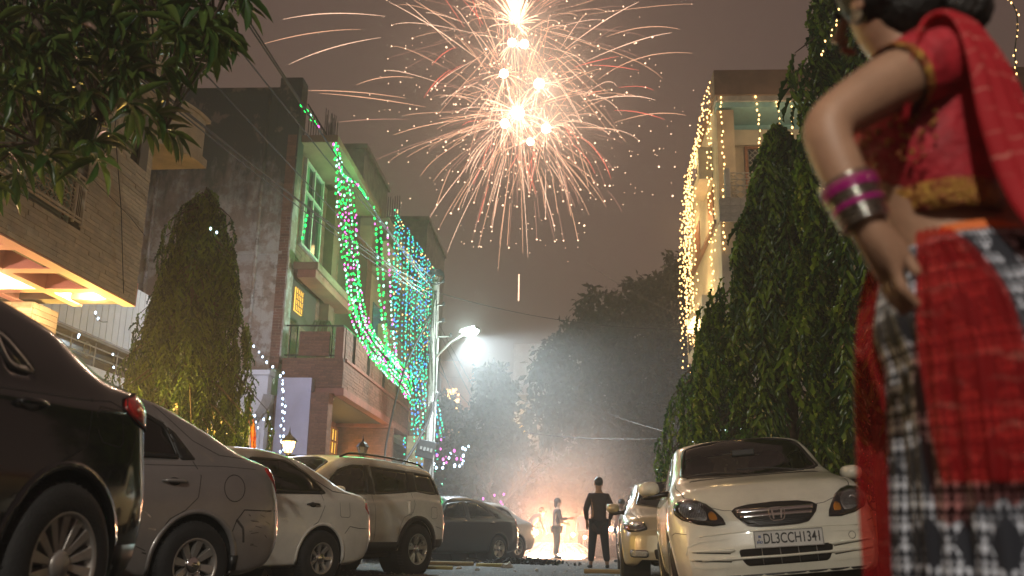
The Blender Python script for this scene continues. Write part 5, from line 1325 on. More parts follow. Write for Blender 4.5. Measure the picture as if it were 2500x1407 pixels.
    # wipers
    for (a, b, c1, d) in ((2.16, .45, 1.96, -.12), (2.15, -.10, 1.97, -.56)):
        p0, p1 = c.hit('z', a - .03, b), c.hit('z', c1, d)
        if p0 and p1: MB().tube([p0[0] + p0[1] * .02, (p0[0] + p1[0]) / 2 + Vector((0, 0, .035)), p1[0] + p1[1] * .018], .007, 5).build('wiper', MATS['trim_black'], c.root)
    c.patch('cowl', 'trim_black', [(2.13, -.58), (2.17, -.3), (2.19, 0), (2.17, .3), (2.13, .58), (2.08, .56), (2.12, .3), (2.13, 0), (2.12, -.3), (2.08, -.56)], 'z', 1, off=.002, res=.06)
    MB().box(1.62, 1.66, -.11, .11, 1.28, 1.35).build('inner_mirror', MATS['trim_black'], c.root, bevel=.01)
    MB().tube([(1.40, -.40, .80)] + [(1.40 + .05 * math.sin(a / 3), -.36 + .17 * math.cos(a * math.pi / 8), .95 + .17 * math.sin(a * math.pi / 8)) for a in range(17)], .015, 8).build('steering_wheel', MATS['trim_black'], c.root)
ivory_car()

def gold_car():
    P = sedan(L=4.5, H=1.47, W=1.76, wbase=2.65, ro=1.0, R_=.31, rim=.205, belt=.93, hood=.98, cowl=2.25, roofx=(.5, 1.45))
    P['flean'] = lin([(.15, .10), (.24, .02), (.4, 0), (.62, .03), (.80, .14), (.95, .26)]); P['fround'] = .16
    P['windows'] = [[(.15, 1.0), (.98, .97), (1.0, 1.33), (.5, 1.34), (.2, 1.2)], [(1.08, .965), (2.05, .95), (1.62, 1.24), (1.35, 1.32), (1.08, 1.335)]]
    P['windshield'] = [(2.30, 0), (2.26, .35), (2.10, .63), (1.52, .52), (1.45, 0), (1.52, -.52), (2.10, -.63), (2.26, -.35)]; P['wz'] = .97; P['wsglass'] = 'glass_clear'
    hd = R(-95.5); f = Vector((math.cos(hd), math.sin(hd), 0)); nose = at(1607, 1300, 13.2); org = nose - f * (P['x1'] - .02)
    c = facing(P, 'gold beige sedan facing the camera, half hidden behind the ivory sedan, chrome edged fog lamp', 'paint_gold', (org.x + .38, org.y), hd, z=.0)
    c.glazing('glass_tint'); c.wheels('seven', rot=.4)
    for sg in (-1, 1):
        pl = [(sg * a, b) for a, b in [(.50, .70), (.62, .66), (.76, .66), (.82, .70), (.83, .77), (.74, .79), (.55, .785)]]
        h = c.patch('headlight', 'lamp_housing', rounded(pl, .03), 'x', 1, off=.006, res=.04, thick=.02)
        c.patch('reflector', 'lamp_clear', rounded(shrink(pl, .022), .02), 'x', 1, off=.010, res=.02, thick=.003, parent=h)
        q = c.hit('x', sg * .65, .725); MB().lathe([(.045, 0), (.04, .014), (.02, .016)], 16, axis='X', c=tuple(q[0] + q[1] * .008)).build('projector', MATS['chrome'], h)
        am = [(sg * .74, .68), (sg * .80, .69), (sg * .80, .74), (sg * .74, .75)]; c.patch('indicator', 'lamp_amber', am, 'x', 1, off=.013, res=.02, thick=.003, parent=h)
        c.patch('lamp_cover', 'lamp_cover', rounded(pl, .03), 'x', 1, off=.018, res=.04, thick=.003, parent=h, dome=.01)
        fp = [(sg * a, b) for a, b in [(.50, .33), (.74, .33), (.75, .43), (.51, .43)]]
        f_ = c.patch('fog_lamp', 'chrome', rounded(fp, .04), 'x', 1, off=.008, res=.04)
        c.patch('fog_glass', 'lamp_clear', rounded(shrink(fp, .014), .03), 'x', 1, off=.012, res=.02, thick=.003, parent=f_)
        c.seam([(2.0, .93), (1.97, .6), (1.98, .3)], 'y', sg); c.seam([(3.1, sg * .62), (2.7, sg * .70), (2.3, sg * .72)], 'z', 1)
        c.patch('side_strip', 'trim_black', [(.5, .47), (2.2, .47), (2.2, .52), (.5, .52)], 'y', sg, off=.01, res=.1)
    c.patch('grille', 'trim_black', rounded([(-.40, .74), (.40, .74), (.34, .60), (-.34, .60)], .04), 'x', 1, off=.006, res=.05)
    c.patch('lower_intake', 'wheel_well', rounded([(-.44, .44), (.44, .44), (.40, .28), (-.40, .28)], .04), 'x', 1, off=.004, res=.05)
    c.patch('bumper_underside', 'trim_black', [(-.70, .245), (.70, .245), (.68, .29), (-.68, .29)], 'x', 1, off=.003, res=.08)
    c.mirror(1.98, .95, 1, 'paint_gold'); c.mirror(1.98, .95, -1, 'trim_black')
    MB().tube([c.hit('z', 2.5, -.3)[0], c.hit('z', 2.5, -.3)[0] + Vector((-.16, 0, .28))], .004, 4).build('aerial', MATS['trim_black'], c.root)
gold_car()
# ------------------------------------------------------------------ foliage
def leaf_mat(name, c, c2, rough=0.4, trans=0.35, rnd_v=.35):
    m = bpy.data.materials.new(name); m.use_nodes = True; t = m.node_tree; b = t.nodes['Principled BSDF']; out = t.nodes['Material Output']
    gm = t.nodes.new('ShaderNodeNewGeometry'); oi = t.nodes.new('ShaderNodeObjectInfo')
    ad = t.nodes.new('ShaderNodeMath'); ad.operation = 'ADD'; fr = t.nodes.new('ShaderNodeMath'); fr.operation = 'FRACT'
    t.links.new(gm.outputs['Random Per Island'], ad.inputs[0]); t.links.new(oi.outputs['Random'], ad.inputs[1]); t.links.new(ad.outputs[0], fr.inputs[0])
    r_ = t.nodes.new('ShaderNodeValToRGB'); e = r_.color_ramp.elements; e[0].color = (*c, 1); e[1].color = (*c2, 1); e[0].position = .25; e[1].position = .95
    t.links.new(fr.outputs[0], r_.inputs[0]); t.links.new(r_.outputs[0], b.inputs['Base Color']); b.inputs['Roughness'].default_value = rough
    tl = t.nodes.new('ShaderNodeBsdfTranslucent'); mx_ = t.nodes.new('ShaderNodeMixShader'); mx_.inputs[0].default_value = trans
    t.links.new(r_.outputs[0], tl.inputs[0]); t.links.new(b.outputs[0], mx_.inputs[1]); t.links.new(tl.outputs[0], mx_.inputs[2]); t.links.new(mx_.outputs[0], out.inputs[0])
    MATS[name] = m; return m
leaf_mat('ashoka_leaf', (0.014, 0.058, 0.008), (0.16, 0.26, 0.022), .28)
leaf_mat('whorl_leaf', (0.026, 0.075, 0.016), (0.11, 0.17, 0.035), .33)
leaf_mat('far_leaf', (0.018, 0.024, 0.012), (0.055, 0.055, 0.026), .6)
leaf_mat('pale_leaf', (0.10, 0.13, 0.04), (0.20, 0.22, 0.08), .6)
def leaf_template(wavy=False, fold=.18, droop=.25):
    """leaf along +x, width along y, length 1, width 1 (scaled later); triangles"""
    st_ = [(0, 0.02), (.18, .34), (.42, .5), (.68, .40), (.88, .18), (1.0, 0.0)]
    V = []; Fc = []
    for i, (x, w) in enumerate(st_):
        z = -droop * x * x; wv = (.08 * (1 if i % 2 else -1)) if wavy else 0
        V += [(x, -w, z + fold * w + wv), (x, 0, z), (x, w, z + fold * w - wv)]
    for i in range(len(st_) - 1):
        a = i * 3
        for k in range(2): Fc += [(a + k, a + 3 + k, a + 4 + k), (a + k, a + 4 + k, a + 1 + k)]
    return np.array(V), np.array(Fc)
def frames(D, U):
    D = D / np.linalg.norm(D, axis=1, keepdims=True); S = np.cross(U, D); S /= np.linalg.norm(S, axis=1, keepdims=True) + 1e-9; N = np.cross(D, S)
    return D, S, N
def leaves(name, P, D, U, L, Wd, m, parent, nparts=0, tmpl=None, near=None, T0=None):
    T, Fc = tmpl if tmpl is not None else leaf_template()
    P = np.asarray(P); D, S, N = frames(np.asarray(D), np.asarray(U)); L = np.asarray(L); Wd = np.asarray(Wd)
    off = np.array(parent.location) if parent is not None else np.zeros(3)
    P = P - off
    idx = np.arange(len(P))
    if nparts:
        d = np.linalg.norm(P + off - np.array(near), axis=1) if near is not None else rnd.random(len(P)); o_ = np.argsort(d); parts, idx = o_[:nparts], o_[nparts:]
        me = bpy.data.meshes.new('leaf'); me.from_pydata([tuple(v) for v in T], [], [tuple(f) for f in Fc]); me.shade_smooth(); me.materials.append(m)
        for i in parts:
            M = Matrix(((D[i][0] * L[i], S[i][0] * Wd[i], N[i][0] * L[i], P[i][0]), (D[i][1] * L[i], S[i][1] * Wd[i], N[i][1] * L[i], P[i][1]), (D[i][2] * L[i], S[i][2] * Wd[i], N[i][2] * L[i], P[i][2]), (0, 0, 0, 1)))
            link('leaf', me, parent, M)
    if len(idx):
        X = P[idx][:, None, :] + T[None, :, 0:1] * (D[idx] * L[idx, None])[:, None, :] + T[None, :, 1:2] * (S[idx] * Wd[idx, None])[:, None, :] + T[None, :, 2:3] * (N[idx] * L[idx, None])[:, None, :]
        k = len(T); FF = (Fc[None] + (np.arange(len(idx)) * k)[:, None, None]).reshape(-1, 3)
        return fastmesh(name, X.reshape(-1, 3), FF, m, parent, smooth=True, kind='stuff')

def weeping_tree(label, base, H, prof, n_spray, leafL, seed, nparts=0, trunk=.12, zmin=.6, name='ashoka_tree'):
    """drooping leaf sprays hung on short down-swept branches round a straight trunk"""
    rs = np.random.RandomState(seed); root = empty(name, base); tag(root, label, 'tree', 'weeping ashoka trees')
    b = MB().tube([(0, 0, 0), (.03, .02, H * .4), (-.02, .03, H * .75), (0, 0, H * .97)], [trunk, trunk * .8, trunk * .5, .02], 8); b.build('trunk', MATS['bark'], root, smooth=True)
    br = MB(); P = []; D = []; U = []; L = []; W = []
    B = np.array(base)
    lump = [(rs.uniform(0, 6.28), rs.uniform(zmin, H), rs.uniform(.2, .5)) for _ in range(26)]
    for k in range(n_spray):
        h = zmin + (H - zmin) * rs.rand() ** .85; az = rs.uniform(0, 2 * math.pi)
        r_ = float(prof(h / H)); 
        k_ = 1 + .20 * math.sin(az * 3 + h * 1.7) + .14 * math.sin(az * 5 - h * 3.1)
        for (la, lh, lw) in lump:
            if abs(h - lh) < lw and abs((az - la + math.pi) % (2 * math.pi) - math.pi) < .5: k_ -= .20
        if math.sin(az * 4 + h * 2.6 + seed) * math.sin(h * 3.4 - az * 2 + seed) > .36: continue
        ro = r_ * k_ * rs.uniform(.5, 1.08) * (1.18 if k % 9 == 0 else 1)
        tip = np.array([math.cos(az) * ro, math.sin(az) * ro, h]); ln = rs.uniform(.45, 1.0) * min(1.0, .35 + r_)
        if k % 3 == 0: br.tube([(0, 0, min(H * .95, h + ro * .7)), (tip[0] * .6, tip[1] * .6, h + ro * .35), tuple(tip)], [.022, .014, .006], 4, cap=False)
        out = np.array([math.cos(az), math.sin(az), 0]); nl = int(ln / (leafL * .22))
        sag = rs.uniform(.15, .5)
        for i in range(nl):
            t = i / nl; p = tip + out * (.18 * t * (1 - t) * 2) * ln - np.array([0, 0, ln * t]) + rs.normal(0, .01, 3)
            if p[2] < .35: break
            s_ = 1 if i % 2 else -1; side = np.cross(out, [0, 0, 1]) * s_
            d = side * rs.uniform(.25, .8) + out * rs.uniform(-.1, .55) + np.array([0, 0, -1]) * rs.uniform(.55, 1.3)
            P.append(B + p); D.append(d); U.append(out * rs.uniform(.5, 1.2) + side * rs.uniform(-.6, .6) + np.array([0, 0, .6])); l = leafL * rs.uniform(.7, 1.25); L.append(l); W.append(l * rs.uniform(.15, .22))
    br.build('branches', MATS['bark'], root, kind='stuff')
    leaves('foliage', P, D, U, L, W, MATS['ashoka_leaf'], root, nparts, leaf_template(True, .25, .22), near=(0, 0, CAM_H + 1))
    return root

# left weeping tree, in front of the mouldy wall
b0 = at(412, 1325, 15.2)
weeping_tree('tall narrow weeping tree lit yellow low down, beside the pale brick house corner', (b0.x, 15.2, .05), 6.05, curve([(0, 1.12), (.12, 1.20), (.35, 1.08), (.6, .80), (.8, .52), (.93, .30), (1.0, .10)]), 1000, .18, 11, nparts=120, zmin=1.3)
# right weeping trees
b1 = at(1948, 1325, 13.4)
weeping_tree('large dark weeping tree hanging behind the ivory sedan', (b1.x, 13.4, .1), 6.55, curve([(0, 1.05), (.2, 1.22), (.42, 1.10), (.62, .84), (.80, .56), (.92, .32), (1, .08)]), 880, .29, 23, nparts=300, trunk=.10, zmin=1.6)
b2 = at(2165, 1325, 11.6)
weeping_tree('tallest weeping tree on the right, its top above the frame behind the woman', (b2.x, 11.6, .1), 8.4, curve([(0, .70), (.25, .80), (.5, .76), (.7, .62), (.85, .48), (1, .12)]), 700, .30, 31, nparts=200, trunk=.11, zmin=1.9)
b3 = at(1762, 1325, 17.0)
weeping_tree('smaller weeping tree with bluish lit leaves, left of the large dark one', (b3.x, 17.0, .1), 4.6, curve([(0, 1.0), (.3, 1.0), (.6, .72), (.85, .36), (1, .08)]), 520, .25, 41, nparts=60, trunk=.09, zmin=.7)

# near tree top left: whorls of long leaves
def whorl_tree():
    rs = np.random.RandomState(9)
    base = Vector((-5.3, 6.4, .1)); root = empty('leafy_tree', base); tag(root, 'broad tree with whorls of long leaves hanging over the pale brick house', 'tree')
    top = Vector((-4.9, 6.6, 5.2)) - base
    MB().tube([(0, 0, 0), (.05, .05, 2.2), tuple(top)], [.2, .17, .10], 10).build('trunk', MATS['bark'], root, smooth=True)
    poly = [(-200, -150), (640, -150), (600, 0), (585, 60), (545, 130), (470, 165), (400, 215), (425, 330), (370, 350), (300, 330), (262, 395), (190, 395), (140, 430), (60, 385), (45, 455), (-200, 440)]
    P = []; D = []; U = []; L = []; W = []; limbs = MB(); tw = MB()
    hubs = []
    for (px, py, Y) in ((520, 60, 6.4), (380, 200, 6.2), (250, 300, 5.8), (90, 350, 5.6), (380, 20, 7.2), (180, 150, 6.6), (40, 200, 6.0), (280, 90, 7.0), (400, 320, 6.0), (20, 60, 6.8)):
        h = at(px, py, Y); hubs.append(h)
        a = top + base; mid = (a + h) / 2 + Vector((0, 0, .35)); limbs.tube([a - base - Vector((0, 0, .3)), mid - base, h - base], [.06, .035, .014], 6, cap=False)
    limbs.build('limb', MATS['bark'], root, smooth=True)
    n = 0
    A = np.array([(p[0], p[1]) for p in poly])
    while n < 400:
        px, py = rs.uniform(-200, 640), rs.uniform(-150, 460)
        if not inpoly(np.array([[px, py]]), poly)[0]: continue
        dens = 1.0 if (px < 330 and py < 210) or py < 90 else .62
        if math.hypot(px - 45, py - 48) < 34: continue
        if 110 < px < 330 and 190 < py < 400: dens = .50
        if rs.rand() > dens: continue
        c = np.array(at(px, py, rs.uniform(5.0, 7.8))); n += 1
        ax = np.array([rs.uniform(-.2, .9), rs.uniform(-.6, .3), rs.uniform(-.5, .35)]); ax /= np.linalg.norm(ax)
        h = min(hubs, key=lambda q: (q - Vector(c)).length)
        if (h - Vector(c)).length < 1.6 and n % 2: tw.tube([h - base, (h + Vector(c)) / 2 - base + Vector((0, 0, .06)), Vector(c) - base], [.010, .007, .004], 4, cap=False)
        k = rs.randint(6, 10); s1 = np.cross(ax, [0, 0, 1]); s1 /= np.linalg.norm(s1); s2 = np.cross(ax, s1); ph = rs.uniform(0, 6.3)
        for i in range(k):
            a = ph + i / k * 2 * math.pi; sp = rs.uniform(.5, 1.2)
            d = ax * rs.uniform(.5, 1.0) + (s1 * math.cos(a) + s2 * math.sin(a)) * sp + np.array([0, 0, -rs.uniform(.1, .6)])
            P.append(c + ax * rs.uniform(-.02, .03)); D.append(d); U.append(np.array([0, 0, 1]) + rs.normal(0, .25, 3)); l = rs.uniform(.13, .28); L.append(l); W.append(l * rs.uniform(.20, .26))
    tw.build('twigs', MATS['bark'], root, kind='stuff')
    leaves('foliage', P, D, U, L, W, MATS['whorl_leaf'], root, 300, leaf_template(False, .22, .20), near=(-1.5, 3.5, 2.8))
whorl_tree()

# distant trees standing in haze
def round_tree(label, base, blobs, n, size, seed, m='far_leaf', name='leafy_tree', trunk=.22, limbs=6):
    rs = np.random.RandomState(seed); root = empty(name, base); tag(root, label, 'tree', 'hazy trees at the end of the street')
    B = np.array(base); zc = min(b[0][2] for b in blobs)
    c0 = np.array(blobs[0][0]) - B
    MB().tube([(0, 0, 0), (.1, 0, max(1, c0[2] * .5)), tuple(c0)], [trunk, trunk * .8, trunk * .3], 8).build('trunk', MATS['bark'], root, smooth=True)
    for i, (c, r_) in enumerate(blobs[:limbs]):
        q = np.array(c) - B
        MB().tube([(.05, 0, max(.8, c0[2] * .45)), tuple(q * np.array([.6, .6, .75]) + rs.normal(0, .2, 3)), tuple(q)], [trunk * .5, trunk * .3, .02], 6).build('limb', MATS['bark'], root, smooth=True)
    P = []; tot = sum(b[1] ** 2 for b in blobs)
    for c, r_ in blobs:
        k = int(n * r_ ** 2 / tot); nc = max(8, int(14 * r_ ** 1.2))
        v = rs.normal(0, 1, (nc, 3)); v /= np.linalg.norm(v, axis=1, keepdims=True); cc = np.array(c) + v * r_ * rs.uniform(.45, 1.05, (nc, 1)) * np.array([1, 1, .85])
        j = rs.randint(0, nc, k); P.append(cc[j] + rs.normal(0, .17 * r_ ** .6, (k, 3)))
    P = np.concatenate(P); k = len(P)
    D = rs.normal(0, 1, (k, 3)) + np.array([0, 0, -.5]); U = rs.normal(0, .6, (k, 3)) + np.array([0, 0, 1]); L = rs.uniform(.7, 1.3, k) * size
    T = (np.array([(0, 0, 0), (.5, -.5, .06), (1, 0, -.1), (.5, .5, .06)]), np.array([(0, 1, 2), (0, 2, 3)]))
    leaves('crown', P, D, U, L, L * .42, MATS[m], root, 0, T)
    return root
def B3(px, py, Y, r_): p = at(px, py, Y); return ((p.x, p.y, p.z), r_)
def gnd(px, Y): p = at(px, 1320, Y); return (p.x, Y, 0)
round_tree('huge hazy tree mass rising right of the street lamp, tallest against the sky', gnd(1560, 46), [B3(1650, 760, 46, 2.3), B3(1560, 820, 45, 2.6), B3(1450, 850, 45, 2.2), B3(1380, 960, 44, 1.9), B3(1500, 960, 44, 2.6), B3(1620, 930, 44, 2.8), B3(1660, 700, 47, 1.6), B3(1590, 740, 46, 1.5), B3(1400, 1050, 43, 2.0), B3(1540, 1070, 43, 2.4), B3(1640, 1060, 42, 2.2), B3(1690, 860, 45, 2.0), B3(1475, 760, 46, 1.2), B3(1360, 870, 45, 1.0)], 26000, .42, 51)
round_tree('cone shaped hazy tree in the bluish lamp glow, right of the pointed turret', gnd(1195, 44), [B3(1205, 960, 44, 1.1), B3(1190, 1030, 44, 1.5), B3(1225, 1080, 43, 1.5), B3(1170, 1110, 43, 1.5), B3(1200, 915, 44, .7), B3(1215, 1150, 43, 1.7), B3(1150, 1170, 42, 1.4)], 9000, .38, 52)
round_tree('bushy hazy tree just right of the leaning pole, dotted with coloured lights', gnd(1110, 36), [B3(1100, 1080, 36, 1.0), B3(1085, 1010, 36, .8), B3(1125, 1140, 35, 1.1), B3(1090, 1180, 35, 1.1), B3(1150, 1200, 34, .9)], 5000, .30, 53)
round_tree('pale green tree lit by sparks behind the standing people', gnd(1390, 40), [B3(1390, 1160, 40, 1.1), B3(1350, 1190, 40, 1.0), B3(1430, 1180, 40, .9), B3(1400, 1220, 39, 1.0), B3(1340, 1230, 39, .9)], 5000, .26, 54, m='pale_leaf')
round_tree('dim low tree behind the gold beige sedan at the street end', gnd(1570, 38), [B3(1560, 1160, 38, 1.4), B3(1510, 1200, 38, 1.2), B3(1620, 1150, 37, 1.5), B3(1500, 1130, 39, 1.1), B3(1570, 1240, 37, 1.2)], 7000, .28, 55)
def bare_tree():
    rs = random.Random(8); base = Vector(gnd(1200, 33)); root = empty('bare_tree', base); tag(root, 'small leafless tree with magenta fairy lights, above the dark grey sedan', 'tree')
    b = MB(); ends = []
    def grow(p, d, l, r_, lv):
        q = p + d * l; b.tube([p, (p + q) / 2 + Vector((rs.uniform(-.04, .04), 0, 0)), q], [r_, r_ * .8, r_ * .6], 5, cap=False)
        if lv == 0: ends.append(q); return
        for _ in range(3 if lv > 1 else 2):
            grow(q, (d + Vector((rs.uniform(-.7, .7), rs.uniform(-.7, .7), rs.uniform(-.1, .5)))).normalized(), l * rs.uniform(.6, .85), r_ * .62, lv - 1)
    grow(Vector((0, 0, 0)), Vector((.15, 0, 1)), 1.25, .09, 4)
    b.build('branches', MATS['bark'], root); return root, ends
bare_tree()
# ------------------------------------------------------------------ fairy lights
glow('bulb_green', (0.01, 0.85, 0.10), 4.5); glow('bulb_mint', (0.40, 1.0, 0.72), 3.5); glow('bulb_magenta', (1.0, 0.16, 0.75), 2.6)
glow('bulb_cyan', (0.04, 0.62, 0.70), 2.4); glow('bulb_blue', (0.06, 0.25, 0.95), 2.6); glow('bulb_amber', (1.0, 0.62, 0.22), 2.8)
glow('bulb_gold', (1.0, 0.56, 0.19), 5.0); glow('bulb_cool', (0.55, 0.75, 1.0), 8.0); glow('bulb_violet', (0.30, 0.20, 1.0), 2.5); glow('bulb_seagreen', (0.02, 0.75, 0.36), 2.8)
mat('fairy_wire', (0.03, 0.04, 0.03), .6)
def interp(pts, s):
    P = [Vector(p) for p in pts]; d = [0]
    for i in range(1, len(P)): d.append(d[-1] + (P[i] - P[i - 1]).length)
    t = s * d[-1]
    for i in range(1, len(P)):
        if t <= d[i] + 1e-9: k = (t - d[i - 1]) / max(1e-9, d[i] - d[i - 1]); return P[i - 1].lerp(P[i], k)
    return P[-1]
def smooth_path(pts, n=14):
    P = [Vector(p) for p in pts]
    if len(P) < 3: return P
    out = []
    for i in range(len(P) - 1):
        a, b, c, d = P[max(i - 1, 0)], P[i], P[i + 1], P[min(i + 2, len(P) - 1)]
        for k in range(n):
            t = k / n; out.append(.5 * ((2 * b) + (c - a) * t + (2 * a - 5 * b + 4 * c - d) * t * t + (-a + 3 * b - 3 * c + d) * t ** 3))
    return out + [P[-1]]
def light_string(label, pts, spacing, mats, r_, group, seed=0, jit=.02, weights=None, elong=1.5, smooth=True, wire=True, name='light_string'):
    rr = random.Random(seed); path = smooth_path(pts) if smooth else [Vector(p) for p in pts]
    o0 = path[0]; root = empty(name, o0); tag(root, label, 'fairy lights', group)
    L = sum((path[i + 1] - path[i]).length for i in range(len(path) - 1)); n = max(2, int(L / spacing))
    by = {}
    for k in range(n):
        p = interp(path, (k + rr.uniform(-.25, .25)) / n if 0 < k < n - 1 else k / n) - o0 + Vector((rr.uniform(-jit, jit), rr.uniform(-jit, jit), rr.uniform(-jit, jit)))
        m = rr.choices(mats, weights)[0] if weights else rr.choice(mats)
        b = by.setdefault(m, MB()); s_ = r_ * rr.uniform(.75, 1.15)
        b.ball(p, (s_, s_, s_ * elong), 6, 4)
    for m, b in by.items(): b.build('bulbs', MATS[m], root, kind='stuff', smooth=True)
    if wire: MB().tube([p - o0 for p in path[::2] + [path[-1]]], .006, 3, cap=False).build('wire', MATS['fairy_wire'], root)
    return root
ORD = 'first second third fourth fifth sixth seventh eighth ninth tenth eleventh twelfth thirteenth fourteenth fifteenth sixteenth seventeenth eighteenth nineteenth twentieth'.split()
ORD += ['twenty-' + w for w in ORD[:9]] + ['thirtieth'] + ['thirty-' + w for w in ORD[:9]]
def fac(px, py, o):                        # facade plane at street offset o
    t, z = onplane(px, py, o); return st(o, t, z)
G = 'green light strings swagged down the brown brick house'
rr = random.Random(77)
# bundle of green strings falling from the roof slab and sweeping along the balcony
main = [(838, 440), (846, 520), (853, 600), (862, 690), (878, 775), (912, 845), (955, 895), (990, 935), (1006, 965)]
for k in range(9):
    f = (k - 4.0) / 4.0; j = [rr.uniform(-5, 5) for _ in main]
    pts = [fac(x + f * (22 - 12 * i / len(main)) + j[i] * .8, y + (f * -16 if i > 4 else 0) + rr.uniform(-5, 5), -5.78 + .05 * rr.uniform(-1, 1)) for i, (x, y) in enumerate(main)]
    if k in (2, 7): pts = pts[:7]
    if k == 4: pts = [fac(822, 350, -6.2)] + pts
    light_string('green strand, ' + ORD[k] + ' from the left in the thick swag on the brown brick house', pts, .17, ['bulb_green', 'bulb_mint', 'bulb_magenta'], .023, G, seed=k, weights=[7, 1.8, 1.3] if k % 3 else [3, 4, 2])
for k, (ps, lab) in enumerate((([(736, 254), (757, 284), (780, 315)], 'short green light string along the roof railing of the brown brick house'),
                ([(815, 352), (824, 395), (842, 430), (868, 447), (900, 490)], 'green light string along the upper roof edge, above the thick swag'),
                ([(818, 356), (820, 400), (826, 450), (838, 500)], 'magenta and green string hanging from the roof slab corner'),
                ([(740, 580), (746, 545), (752, 515)], 'tiny green light string inside the tall upper window'),
                ([(868, 760), (876, 700), (872, 600), (866, 500)], 'green light string just right of the thick swag'),
                ([(914, 505), (920, 600), (925, 700), (935, 800), (952, 880)], 'first long green string hanging between the two houses'),
                ([(928, 540), (934, 640), (938, 740), (944, 820), (960, 900)], 'second long green and white string hanging between the two houses'),
                ([(944, 545), (950, 640), (955, 740), (962, 830), (975, 910)], 'magenta string hanging between the two houses'))):
    o_ = -6.35 if k < 3 else (-7.3 if k == 3 else -5.9)
    light_string(lab, [fac(x, y, o_) for x, y in ps], .17, ['bulb_green', 'bulb_mint', 'bulb_magenta'] if k != 7 else ['bulb_magenta', 'bulb_mint'], .032, None, seed=40 + k, weights=[6, 2, 1] if k != 7 else None)
# curtain of blue and cyan strings on the house beyond
rr = random.Random(5)
for k in range(34):
    t = 34.3 + k * .34; z1 = rr.uniform(6.2, 8.8) if k % 3 else rr.uniform(3.5, 5.0)
    top = 12.5 + .02 * k; x = rr.uniform(-.06, .06)
    a = st(-6.78 + x, t, top); b = st(-6.74 + x, t + rr.uniform(-.3, .3), (top + z1) / 2); c = st(-6.7 + x, t + .25 + rr.uniform(-.25, .3), z1)
    amber = ['bulb_cyan', 'bulb_blue', 'bulb_seagreen', 'bulb_amber']
    light_string('blue and sea green strand, ' + ORD[k] + ' from the near edge of the far hanging light curtain', [a, b, c], .21, amber, .026, 'blue and sea green light curtain strings', seed=100 + k, weights=[4, 2, 6, 1.6], wire=False)
# cascades that fall past the pole to the pavement
for k in range(9):
    x0 = 988 + k * 7.5; o_ = -5.2 + .06 * k
    ps = [(x0 + 5, 880 + rr.uniform(-30, 30)), (x0 + 14 + k * .8, 980), (x0 + 26 + k * 2.2, 1090), (x0 + 40 + k * 4.0, 1190 + rr.uniform(-25, 35))]
    light_string('sea green strand, ' + ORD[k] + ' from the left of those cascading past the leaning pole', [fac(x, y, o_) for x, y in ps], .21, ['bulb_cyan', 'bulb_seagreen', 'bulb_blue', 'bulb_mint'], .026, 'light strings cascading past the pole', seed=200 + k, weights=[3, 7, 2, 1], wire=False)
light_string('magenta fairy lights looped over the bushy tree', [at(x, y, 34.5) for x, y in ((1085, 1080), (1065, 1110), (1100, 1118), (1135, 1105))], .16, ['bulb_magenta'], .04, None, seed=1, jit=.18)
light_string('white fairy lights looped over the bushy tree', [at(x, y, 34.5) for x, y in ((1130, 1075), (1118, 1130), (1140, 1105), (1060, 1140), (1150, 1150))], .24, ['bulb_cool'], .036, None, seed=2, jit=.22)
light_string('magenta fairy lights on the small leafless tree', [at(x, y, 32.5) for x, y in ((1186, 1215), (1200, 1240), (1222, 1212), (1208, 1250), (1225, 1222))], .17, ['bulb_magenta'], .034, None, seed=3, jit=.16)
# pointed turret: amber strings
for k in range(9):
    x = 1092 + (k % 5) * 5; ps = [(x + 2, 955), (x + 4, 985), (x + 3 + (k % 3) * 3, 1010), (x + 12, 1035 + k), (x + 22, 1060 + k * 3)]
    light_string('amber strand, ' + ORD[k] + ' of the bright tangle hanging below the pointed turret', [at(px + rr.uniform(-4, 4), py, 49.5) for px, py in ps], .20, ['bulb_gold', 'bulb_amber'], .07, 'amber strings below the turret', seed=300 + k, jit=.10, wire=False)
# white strings by the gate wall
W = [([(516, 562), (540, 578)], 15.0), ([(598, 822), (625, 850), (652, 880), (676, 906)], 22.4), ([(690, 912), (688, 960), (689, 1010), (686, 1060), (688, 1120)], 21.6), ([(686, 920), (694, 985), (691, 1050), (692, 1118)], 22.3), ([(625, 1012), (628, 1050), (622, 1090), (624, 1128)], 21.8), ([(660, 1022), (663, 1060), (657, 1112)], 21.8), ([(600, 1008), (626, 1018), (650, 1026), (662, 1026)], 22.2),
     ([(568, 985), (572, 1006), (588, 1018), (584, 1050), (580, 1120)], 16.6), ([(230, 768), (246, 785), (262, 786)], 14.2), ([(190, 815), (188, 835)], 14.2), ([(278, 860), (280, 900), (290, 925)], 14.0)]
names = ['at the top of the left weeping tree', 'slanting down the mouldy wall', 'down the edge of the panelled screen wall', 'beside the lavender panel edge', 'first on the slatted boards', 'second on the slatted boards', 'swagged across the slatted boards', 'on the railing gate post', 'under the porch corner', 'on the dark strip window', 'left of the weeping tree']
for k, (ps, Y) in enumerate(W):
    light_string('cool white fairy light string ' + names[k], [at(x, y, Y) for x, y in ps], .17 if k not in (1,) else .16, ['bulb_cool'], .016 if Y < 18 else .021, None, seed=400 + k, jit=.03)
